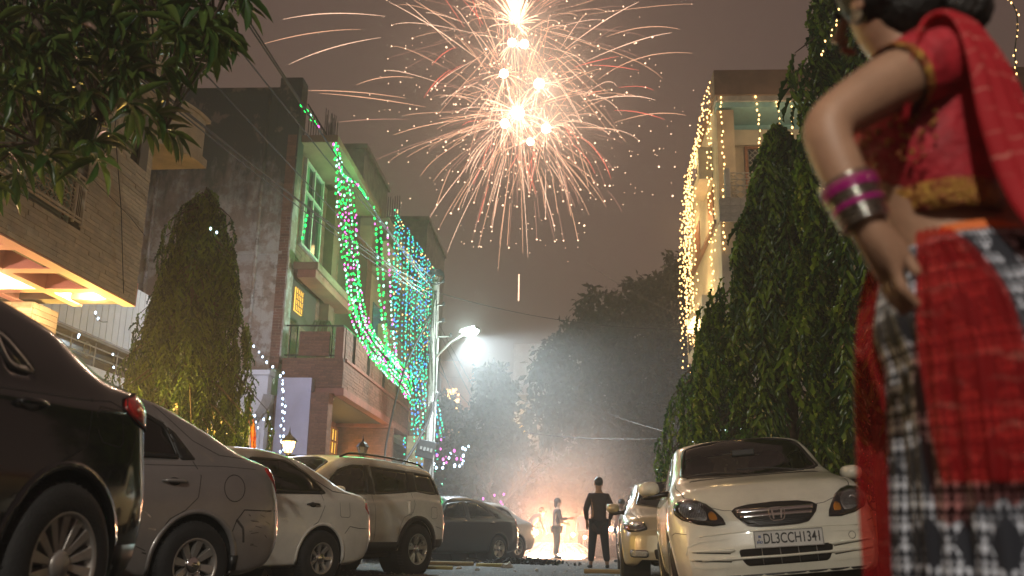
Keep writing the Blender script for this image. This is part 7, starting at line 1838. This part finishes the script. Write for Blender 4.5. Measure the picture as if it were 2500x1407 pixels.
def sheet(name, m, rows, parent, thick=.0015, closed=False):
    """rows: list of rows of points -> smooth cloth with thickness and a UV map in metres"""
    nr, nc = len(rows), len(rows[0]); V = [tuple(p) for r_ in rows for p in r_]; Fs = []; 
    for i in range(nr - 1):
        for j in range(nc - (0 if closed else 1)):
            k = (j + 1) % nc; Fs.append((i * nc + j, i * nc + k, (i + 1) * nc + k, (i + 1) * nc + j))
    me = bpy.data.meshes.new(name); me.from_pydata(V, [], Fs); me.shade_smooth(); me.materials.append(MATS[m])
    uvl = me.uv_layers.new(name='UVMap'); A = np.array(V).reshape(nr, nc, 3)
    du = np.concatenate([np.zeros((nr, 1)), np.cumsum(np.linalg.norm(np.diff(A, axis=1), axis=2), axis=1)], 1); mid = du.mean(0); dv = np.concatenate([[0], np.cumsum(np.linalg.norm(np.diff(A, axis=0), axis=2).mean(1))])
    tot = mid[-1] + np.linalg.norm(A[:, 0] - A[:, -1], axis=1).mean()
    for poly in me.polygons:
        i0, j0 = divmod(poly.vertices[0], nc)
        for li, (di, dj) in zip(poly.loop_indices, ((0, 0), (0, 1), (1, 1), (1, 0))):
            j = j0 + dj; uvl.data[li].uv = (tot if j >= nc else mid[j], dv[min(i0 + di, nr - 1)])
    o = link(name, me, parent)
    if thick: so = o.modifiers.new('cloth', 'SOLIDIFY'); so.thickness = thick
    return o
def woman():
    O = Vector((.845, 1.60, 0)); root = empty('person', O); tag(root, 'woman close up in red blouse, red dupatta and black and white patterned skirt, elbow raised', 'person')
    rs = random.Random(3)
    # body: one continuous figure, facing left (-x), left side towards the camera
    V, E, Rr = [], [], []
    V.append(Vector((.03, 0, .92))); Rr.append((.12, .15))
    a = chain(V, E, Rr, [(-.075, 0, 1.06), (-.105, 0, 1.20), (-.11, 0, 1.31)], [(.108, .142), (.112, .145), (.09, .15)], 0); ch = a
    chain(V, E, Rr, [(-.125, 0, 1.39), (-.145, 0, 1.435), (-.165, 0, 1.475), (-.165, 0, 1.55), (-.15, 0, 1.61)], [.062, .050, (.066, .062), (.088, .075), (.06, .055)], ch)
    el, wr, ha = at(2005, 312, 1.40) - O, at(2120, 560, 1.38) - O, at(2158, 625, 1.40) - O
    w_ = chain(V, E, Rr, [(-.125, -.135, 1.350), (at(2130, 225, 1.43) - O), el, el.lerp(wr, .35), wr, ha], [.062, .050, .042, .040, .028, .033], ch)
    for k in range(4):
        o_ = Vector((.0, -.02 + .014 * k, .0)); d = Vector((.3, .15, -.95)).normalized()
        chain(V, E, Rr, [ha + o_ + d * .035, ha + o_ * 1.2 + d * (.065 - .005 * abs(k - 1)), ha + o_ * 1.2 + d * (.078) + Vector((.022, .01, -.006))], [.010, .009, .0075], w_)
    chain(V, E, Rr, [ha + Vector((.03, -.01, -.005)), ha + Vector((.045, -.012, -.035))], [.011, .009], w_)
    chain(V, E, Rr, [(-.125, .13, 1.345), (-.06, .19, 1.12), (-.08, .17, .92), (-.09, .16, .86)], [.058, .042, .03, .034], ch)
    for s_ in (-1, 1): chain(V, E, Rr, [(.02, s_ * .09, .86), (.0, s_ * .09, .48), (.03, s_ * .09, .09), (-.08, s_ * .10, .035)], [.10, .062, .04, .032], 0)
    skin('body', 'skin_brown', V, E, Rr, root)
    def ringloft(name, m, levels, seg=72, fold=0, nf=18, thick=.002, phase=0, parent=None):
        rows = []
        for (z, cx, cyy, rx, ry, f) in levels:
            row = []
            for k in range(seg):
                a_ = 2 * math.pi * k / seg; w = 1 + f * (math.sin(nf * a_ + 1.3 * math.sin(3 * a_) + phase + z * 1.5) * .6 + .4 * math.sin((nf * 2 + 3) * a_ + z * 4))
                row.append((cx + rx * w * math.cos(a_), cyy + ry * w * math.sin(a_), z))
            rows.append(row)
        return sheet(name, m, rows, parent or root, thick, closed=True)
    lv = []
    for i in range(40):
        z = 1.045 - i / 39 * .98; t = (1.045 - z) / .98
        rx = .118 + .078 * min(1, t / .14) ** .8 * 1.0 + .022 * t; ry = .135 + .075 * min(1, t / .16) ** .8 + .07 * t
        lv.append((z, -.06 + .07 * min(1, t / .2), 0, rx, ry, .012 + .055 * min(1, t * 2)))
    ringloft('skirt', 'ikat_skirt', lv, 220, nf=15)
    ringloft('waistband', 'orange_cloth', [(1.062, -.072, 0, .094, .128, .01), (1.035, -.058, 0, .108, .136, .01), (1.015, -.045, 0, .120, .142, .01)], 60)
    bl = [(1.094, -.095, 0, .080, .112, 0), (1.092, -.096, 0, .094, .128, 0), (1.120, -.100, 0, .098, .132, .002), (1.15, -.108, 0, .108, .138, .004), (1.19, -.122, 0, .120, .144, .006), (1.235, -.128, 0, .126, .148, .006), (1.28, -.120, 0, .118, .153, .006), (1.32, -.112, 0, .104, .156, .004), (1.352, -.108, 0, .085, .148, .003), (1.38, -.112, 0, .068, .11, 0), (1.392, -.118, 0, .060, .08, 0)]
    ringloft('blouse', 'blouse_red', bl, 64)
    ringloft('blouse_hem', 'gold_brocade', [(1.088, -.095, 0, .084, .116, 0), (1.088, -.096, 0, .097, .131, 0), (1.110, -.099, 0, .100, .134, .003), (1.132, -.104, 0, .106, .138, .003)], 64)
    sl = MB(); e2 = (at(2130, 225, 1.43) - O); s0 = Vector((-.115, -.120, 1.352)); sl.tube([s0, s0.lerp(e2, .35), s0.lerp(e2, .62)], [.070, .066, .061], 18, cap=False); sl.build('sleeve', MATS['blouse_red'], root, smooth=True)
    sl = MB(); sl.tube([s0.lerp(e2, .60), s0.lerp(e2, .68)], [.0625, .061], 18, cap=False); sl.build('sleeve_border', MATS['gold_brocade'], root, smooth=True)
    # beadwork panel at the front of the blouse
    bd = MB()
    for k in range(150):
        a_ = rs.uniform(math.pi * .95, math.pi * 1.42); z = rs.uniform(1.15, 1.33); r1 = .142; bd.ball((-.122 + (r1 - .012) * math.cos(a_), .156 * math.sin(a_), z), rs.uniform(.002, .005), 6, 4)
    bd.build('beadwork', MATS['gold_brocade'], root, kind='stuff', smooth=True)
    # head: face turned to the left, hair in a bun with a pink flower
    h = Vector((-.165, 0, 1.515))
    Rt = Matrix.Translation(h) @ Matrix.Rotation(R(-62), 4, 'Z') @ Matrix.Translation(-h)      # the face is turned away to the far side
    def rmb(): b_ = MB(); b_.M = Rt.copy(); return b_
    rmb().tube([h + Vector((-.088, 0, .03)), h + Vector((-.112, 0, -.012)), h + Vector((-.094, 0, -.022))], [.007, .013, .009], 8).build('nose', MATS['skin_brown'], root, smooth=True)
    rmb().ball(h + Vector((-.088, 0, -.045)), (.009, .022, .007), 10, 6).build('mouth', MATS['lip'], root, smooth=True)
    for s_ in (-1, 1):
        rmb().ball(h + Vector((-.082, s_ * .030, .018)), (.007, .014, .007), 10, 6).build('eye', MATS['shoe_black'], root, smooth=True)
        rmb().ball(h + Vector((.01, s_ * .078, -.005)), (.018, .008, .028), 10, 8).build('ear', MATS['skin_brown'], root, smooth=True)
        rmb().lathe([(.010, -.001), (.013, .0), (.010, .002)], 14, axis='Y', c=(h.x + .008, s_ * .083, h.z - .042)).build('earring', MATS['bangle_silver'], root)
    hb = MB(); hb.ball(h + Vector((.008, -.022, .040)), (.100, .086, .100), 26, 18); hb.ball(h + Vector((.035, -.035, -.022)), (.072, .062, .062), 22, 14)
    for k in range(90):
        a_ = rs.uniform(0, 6.28); e_ = rs.uniform(-.9, .9); c = h + Vector((.008, -.022, .040)); p0 = c + Vector((.100 * math.cos(a_) * math.cos(e_), .086 * math.sin(a_) * math.cos(e_), .100 * math.sin(e_)))
        hb.tube([p0, p0.lerp(h + Vector((.10, -.03, 0)), .5) + (p0 - c) * .45, p0.lerp(h + Vector((.12, -.03, 0)), .85) + (p0 - c) * .12], [.003, .004, .002], 4); hb.build('hair', MATS['hair_black'], root, smooth=True)
    bn = MB(); bn.ball(h + Vector((.120, -.035, -.015)), (.058, .062, .060), 22, 14)
    for k in range(26):
        a_ = k * .8; c = h + Vector((.120, -.035, -.015)); bn.tube([c + Vector((.056 * math.cos(a_ + q * .3) * math.cos(q - 1), .060 * math.sin(a_ + q * .3) * math.cos(q - 1), .058 * math.sin(q - 1))) for q in (0, .4, .8, 1.2, 1.6, 2.0)], .006, 4)
    bn.build('hair_bun', MATS['hair_black'], root, smooth=True)
    fl = MB()
    for k in range(12):
        a_ = k * 2.4; c = h + Vector((.075, -.100, .016)); fl.ball(c + Vector((.020 * math.cos(a_) * (k / 12), -.004, .020 * math.sin(a_) * (k / 12))), (.011, .006, .009), 8, 5)
    fl.build('hair_flower', MATS['flower_pink'], root, smooth=True)
    # bangles on the left wrist
    ax = (wr - el).normalized(); q = ax.to_track_quat('Z', 'Y').to_matrix().to_4x4()
    for k in range(9):
        c = wr - ax * (.012 + k * .0085); b = MB(); b.M = Matrix.Translation(c) @ q; r_ = .036 + .0008 * k
        b.tube([(r_ * math.cos(t_ * math.pi / 10), r_ * math.sin(t_ * math.pi / 10), 0) for t_ in range(21)], .0032, 6, cap=False)
        b.build('bangle', MATS['bangle_magenta' if k in (3, 6, 7) else 'bangle_silver'], root, smooth=True)
    # dupatta: narrow over the neck and shoulder, widening down the back and over the hip, then a front fall
    def drape(name, path, widths, axis, nfold, amp, seed, m='dupatta_red'):
        rr = random.Random(seed); P = smooth_path([Vector(p_) for p_ in path], 8); rows = []; n = len(P)
        for i, p_ in enumerate(P):
            t = i / (n - 1); w = float(np.interp(t, np.linspace(0, 1, len(widths)), widths)); axv = Vector(axis[0]).lerp(Vector(axis[1]), t).normalized()
            tg = (P[min(i + 1, n - 1)] - P[max(i - 1, 0)]).normalized(); nn = tg.cross(axv).normalized(); row = []
            for j in range(33):
                u = j / 32 - .5; f = amp * (.5 + .8 * t) * math.sin(nfold * 2 * math.pi * u + .8 * math.sin(t * 5 + seed)) + amp * .4 * math.sin(nfold * 5.3 * u + t * 6)
                row.append(p_ + axv * (u * w) + nn * (f + .03 * (1 - 4 * u * u) * min(1, w * 3)) )
            rows.append(row)
        return sheet(name, m, rows, root, .001)
    drape('dupatta', [(-.21, -.150, 1.22), (-.195, -.170, 1.31), (-.145, -.150, 1.395), (-.09, -.140, 1.392), (-.065, -.160, 1.31), (-.045, -.168, 1.20), (-.01, -.175, 1.08), (.035, -.205, .98), (.065, -.235, .87), (.08, -.25, .70)], [.05, .09, .13, .17, .19, .19, .19, .20, .21, .20], ((.2, .75, .25), (.95, .25, 0)), 4, .008, 1)
    drape('dupatta_front', [(-.17, .06, 1.05), (-.185, .09, .98), (-.195, .10, .86), (-.20, .10, .70), (-.20, .10, .50), (-.20, .10, .34)], [.05, .06, .07, .075, .075, .075], ((.6, -.6, 0), (.85, -.3, 0)), 4, .008, 2, 'dupatta_thin')
    drape('dupatta_hip', [(-.165, -.115, 1.045), (-.160, -.150, .99), (-.158, -.175, .92), (-.155, -.185, .83), (-.15, -.19, .73), (-.15, -.195, .64)], [.05, .09, .13, .15, .15, .13], ((.9, -.45, 0), (.88, -.45, 0)), 5, .006, 3, 'dupatta_thin')
woman()
# ------------------------------------------------------------------ wires and cables
mat('cable_black', (0.018, 0.017, 0.016), .6)
def wire(label, a, b, sag, r_=.010, n=18, group=None, name='power_line'):
    a, b = Vector(a), Vector(b); P = [a.lerp(b, t / n) + Vector((0, 0, -4 * sag * (t / n) * (1 - t / n))) for t in range(n + 1)]
    o = MB().tube([p - a for p in P], r_, 4).build(name, MATS['cable_black'], None); o.location = a; tag(o, label, 'cable', group); return o
top = Vector((pb.x - .05, pb.y, 8.0))
far = [((430, 185), 8.0, 0, -.3), ((472, 205), 8.0, .1, -.5), ((474, 212), 8.2, -.05, -.55), ((575, 55), 7.2, .12, -.1), ((640, 40), 7.4, 0, -.2), ((690, 110), 8.4, .08, -.4), ((560, 140), 7.8, -.1, -.6)]
wl = ['lowest of the lines rising to the upper left', 'second line from the pole toward the upper left', 'line running close beside the second one', 'steepest line crossing the brown brick house', 'line grazing the roof railing', 'line passing right of the house corner', 'line ending halfway down the pole']
for k, (q, Y, dx, dz) in enumerate(far):
    a = at(q[0], q[1], Y); d = (a - top); e = a + d * .35
    wire('power line, ' + wl[k], e, top + Vector((dx, 0, dz)), .25, .009, 26)
for k, (p0, Y0, p1, Y1, lab) in enumerate((((1060, 712), 28, (1692, 805), 26.8, 'thin line crossing the sky from the pole to the cream house'), ((1120, 1012), 40, (1605, 1072), 20, 'pale cable strung low in front of the hazy trees'), ((1060, 770), 28, (1262, 1120), 46, 'first line falling away behind the street lamp'), ((1062, 790), 28, (1230, 1110), 46, 'second line falling away behind the street lamp'), ((1064, 860), 28, (1190, 1150), 44, 'third line falling away behind the street lamp'), ((1050, 880), 28, (1290, 1130), 47, 'fourth line falling away behind the street lamp'), ((1430, 640), 44, (1680, 780), 28, 'faint line before the dark tree mass'), ((1390, 960), 34, (1650, 1060), 20, 'faint line crossing low over the gold beige sedan'))):
    wire('power line, ' + lab if 'line' not in lab[:6] else lab, at(*p0, Y0), at(*p1, Y1), .3 if k < 2 else .15, .010 if k != 1 else .009, 20)
# tangle on the pole
def tangle():
    rr = random.Random(6); root = empty('cable_tangle', (pb.x, pb.y, 0)); tag(root, 'black cable tangle with loops, insulators and meter box hanging on the leaning pole', 'cables')
    b = MB()
    for k in range(8):
        a_ = rr.uniform(0, 6.28); z0, z1 = rr.uniform(6.2, 8.0), rr.uniform(3.4, 6.2); r1 = rr.uniform(.15, .42)
        b.tube(smooth_path([(.1 * math.cos(a_), -.12, z0), (r1 * math.cos(a_), -.25, (z0 + z1) / 2 + .4), (r1 * .8 * math.cos(a_ + .6), -.22, z1)], 6), rr.uniform(.009, .016), 4, cap=False)
    for k in range(5):
        b.tube([(.25 * math.cos(t_ / 12 * 6.28) + .0, -.18, 8.0 + .02 * k + (.16 + .02 * k) * math.sin(t_ / 12 * 6.28)) for t_ in range(13)], .018, 4, cap=False)
    b.build('loops', MATS['cable_black'], root)
    for k, (z, x) in enumerate(((7.9, .22), (7.2, .26), (6.7, .26), (6.25, .5))):
        i_ = MB().tube([(0, -.1, z), (x, -.1, z + .02)], .018, 5).build('bracket', MATS['grey_metal'], root)
        MB().lathe([(.03, 0), (.055, .03), (.03, .06), (.055, .09), (.02, .13)], 10, c=(x, -.1, z)).build('insulator', MATS['shoe_black'], i_, smooth=True)
    m = MB(); m.M = Matrix.Translation((-.08, -.26, 2.95)) @ Matrix.Rotation(R(12), 4, 'Y'); m.box(-.26, .26, -.1, .1, -.25, .25); o = m.build('meter_box', MATS['cable_black'], root, bevel=.02)
    q = MB(); q.M = m.M.copy()
    for k in range(4): q.box(-.16 + .1 * k, -.10 + .1 * k, -.112, -.10, -.04 - .02 * (k % 2), .05)
    q.build('marks', MATS['grey_metal'], o)
    thick = MB(); thick.tube(smooth_path([(-.1, -.2, 6.9), (-.75, -.6, 5.2), (-1.15, -.8, 3.0), (-1.1, -.9, 1.9)], 10), .030, 6); thick.build('hanging_cable', MATS['cable_black'], root, smooth=True)
    thick = MB(); thick.tube(smooth_path([(-1.1, -.9, 1.9), (-.6, -.6, 2.6), (-.1, -.3, 3.6), (.2, -.3, 4.6)], 10), .040, 6); thick.build('hanging_cable', MATS['cable_black'], root, smooth=True)
    MB().tube([(.13, -.12, 0), (.13, -.12, 6.2)], .03, 6).build('conduit', MATS['grey_metal'], root)
tangle()
# ------------------------------------------------------------------ gate lanterns
def lantern(px, py, Y, lit, label, s_=1.0):
    p = at(px, py, Y); root = empty('gate_lantern', (p.x, p.y, 0)); tag(root, label, 'lantern'); z = p.z
    MB().box(-.11, .11, -.11, .11, 0, z - .30 * s_).build('pillar', MATS['grill_stone'], root, bevel=.02)
    MB().lathe([(.05, z - .30 * s_), (.03, z - .24 * s_), (.05, z - .20 * s_), (.03, z - .16 * s_), (.07, z - .13 * s_)], 12).build('stem', MATS['black_metal'], root, smooth=True)
    MB().lathe([(.06 * s_, z - .12 * s_), (.10 * s_, z - .02 * s_), (.115 * s_, z + .07 * s_)], 6, cap=True).build('glass', MATS['lantern_glass' if lit else 'grill_stone'], root)
    f = MB()
    for k in range(6):
        a = k * math.pi / 3; f.tube([(.062 * s_ * math.cos(a), .062 * s_ * math.sin(a), z - .12 * s_), (.118 * s_ * math.cos(a), .118 * s_ * math.sin(a), z + .07 * s_)], .006, 4)
    f.lathe([(.15 * s_, z + .07 * s_), (.10 * s_, z + .13 * s_), (.03 * s_, z + .19 * s_), (.012, z + .24 * s_), (.002, z + .33 * s_)], 6); f.build('cap', MATS['black_metal'], root)
    if lit: lamp('lantern_light', 'POINT', (0, -.16, z), 60, (1, .62, .22), .08, root)
lantern(705, 1088, 17.0, True, 'lit golden gate lantern on a stone pillar, in front of the lavender panel')
lantern(885, 1100, 19.5, False, 'unlit gate lantern with pagoda cap, before the orange lit brick wall', .95)
lantern(596, 1030, 17.3, False, 'small dark lantern on the gate post beside the red flag', .6)
# warm lamp on the inner side of the railing gate
p = at(548, 1062, 16.4); g = empty('wall_light', p); tag(g, 'small warm lamp behind the cream railing gate', 'lamp'); MB().ball((0, 0, 0), .05, 10, 7).build('bulb', MATS['lantern_glass'], g, smooth=True); lamp('gate_light', 'POINT', (.1, -.25, .1), 30, (1, .58, .12), .06, g)
g = empty('added_tree_light', st(-6.85, 13.1, 2.25)); tag(g, 'added globe lamp hidden behind the near cars, lighting the weeping tree yellow', 'lamp'); MB().ball((0, 0, 0), .07, 12, 8).build('globe', MATS['lantern_glass'], g, smooth=True); MB().tube([(0, 0, -2.2), (0, 0, -.07)], .03, 6).build('post', MATS['black_metal'], g); MB().lathe([(.19, .12), (.10, .17), (.03, .20), (.0, .205)], 14).build('shade', MATS['black_metal'], g, smooth=True); lamp('tree_fill_light', 'POINT', (0, -.08, .02), 720, (1, .64, .14), .03, g)  # unseen lamp added to yellow the tree; its cap keeps light off the balcony
# flag
def flag():
    p = at(600, 1110, 17.0); root = empty('flag', p); tag(root, 'narrow red flag with gold fringe hanging from a thin pole by the gate post', 'flag')
    MB().tube([(0, 0, -1.5), (0, 0, 1.05)], .012, 6).build('flag_pole', MATS['wood'], root)
    mat('flag_red', (.55, .035, .015), .8, c2=(.70, .28, .02), vscale=9)
    rows = []
    for i in range(20):
        t = i / 19; w = .02 + .16 * math.sin(min(1, t * 1.6) * math.pi / 2) * (1 - t * .55); rows.append([(-.02 + .04 * t + w * j / 6 + .10 * t * t, .03 * math.sin(j * 1.3 + t * 4), .98 - 1.0 * t - .03 * j) for j in range(7)])
    me_ = sheet('cloth', 'flag_red', rows, root, .002)
flag()
# ------------------------------------------------------------------ litter and gravel
def litter():
    rs = random.Random(17)
    mat('paper_white', (.50, .48, .44), .9); mat('card_tan', (.32, .24, .11), .9); mat('ash_black', (.012, .011, .010), .95); mat('paper_yellow', (.42, .34, .10), .8)
    def crumple(m, x, y, s_, name, label):
        b = MB(); b.ball((0, 0, s_ * .35), (s_, s_ * .7, s_ * .4), 9, 6); b.v = [(v[0] * rs.uniform(.6, 1.2), v[1] * rs.uniform(.6, 1.2), max(.002, v[2] * rs.uniform(.5, 1.3))) for v in b.v]
        o = b.build(name, MATS[m]); o.location = (x, y, .0); o.rotation_euler = (0, 0, rs.uniform(0, 6)); tag(o, label, 'litter')
    spots = [(1238, 1387, .16, 'paper_white', 'largest crumpled white paper, under the dark grey sedan tail'), (1120, 1388, .07, 'paper_white', 'crumpled white paper between the sport utility car and grey sedan'), (1165, 1392, .06, 'paper_white', 'white paper scrap left of the crumpled paper ball'), (1440, 1393, .07, 'paper_white', 'paper scrap by the feet of the man in dark kurta'), (1258, 1396, .05, 'paper_white', 'small paper scrap nearest the camera in mid road'), (1310, 1392, .05, 'paper_white', 'paper scrap before the white hot sparks'), (1170, 1372, .06, 'card_tan', 'torn card beside the grey sedan front wheel')]
    for x, y, s_, m, lab in spots:
        p = at(x, y, 17); k = (CAM_H - .02) / (CAM_H - p.z) if p.z < CAM_H - .05 else 1; X, Y = p.x * k, p.y * k
        crumple(m, X, Y, s_, 'crumpled_paper', lab)
    for k, (x, y, l, a, m, lab) in enumerate(((1100, 1379, .9, .1, 'card_tan', 'long tan firecracker tube lying beside the grey sedan'), (1205, 1384, .7, .5, 'paper_yellow', 'yellow firecracker tube near the crumpled white paper'), (1500, 1400, 1.0, 0, 'card_tan', 'tan tube lying in front of the gold beige sedan'), (1068, 1391, .5, .1, 'paper_yellow', 'flattened yellow packet by the sport utility car rear wheel'), (1330, 1376, .8, -.1, 'card_tan', 'charred tube lying in front of the sparks'))):
        p = at(x, y, 17); kk = (CAM_H - .02) / (CAM_H - p.z); X, Y = p.x * kk, p.y * kk
        o = MB().tube([(-l / 2, 0, .04), (l / 2, 0, .04)], .045, 8).build('firecracker_tube', MATS[m]); o.location = (X, Y, 0); o.rotation_euler = (0, 0, a); tag(o, lab, 'litter')
    # heap of burnt crackers: uncountable
    b = MB(); c = at(1290, 1372, 21.5)
    for k in range(240):
        x, y = c.x + rs.gauss(-.2, .45), c.y + rs.gauss(0, .35); s_ = rs.uniform(.015, .05); b.M = Matrix.Translation((x, y, rs.uniform(.01, .13) * math.exp(-(x - c.x) ** 2))) @ Euler((rs.uniform(0, 3), rs.uniform(0, 3), rs.uniform(0, 3))).to_matrix().to_4x4(); b.cb((0, 0, 0), (s_ * 2, s_, s_))
    tag(b.build('burnt_crackers', MATS['ash_black']), 'low heap of burnt black firecracker scraps before the sparks', 'debris', kind='stuff')
    P = []; n = 9000
    r2 = np.random.RandomState(2); yy = 6 + 30 * r2.rand(n) ** 1.3; xx = -4.8 + 8.2 * r2.rand(n) + yy * .065; V = []; FC = []
    T = np.array([(1, 0, 0), (0, 1, 0), (-1, 0, 0), (0, -1, 0), (0, 0, 1)]); Fq = np.array([(0, 1, 4), (1, 2, 4), (2, 3, 4), (3, 0, 4)])
    s_ = r2.uniform(.006, .022, n); s_[r2.rand(n) < .03] *= 2.2; a = r2.rand(n) * 6.28
    X = T[None] * (s_[:, None, None] * np.array([1, 1, .7])) * r2.uniform(.5, 1.3, (n, 5, 1)); ca, sa = np.cos(a)[:, None], np.sin(a)[:, None]
    Q = np.stack([X[..., 0] * ca - X[..., 1] * sa + xx[:, None], X[..., 0] * sa + X[..., 1] * ca + yy[:, None], X[..., 2] + .004], -1)
    FF = (Fq[None] + (np.arange(n) * 5)[:, None, None]).reshape(-1, 3)
    mat('gravel', (.20, .17, .14), .9, rand=.55)
    tag(fastmesh('gravel', Q.reshape(-1, 3), FF, MATS['gravel']), kind='stuff')
litter()
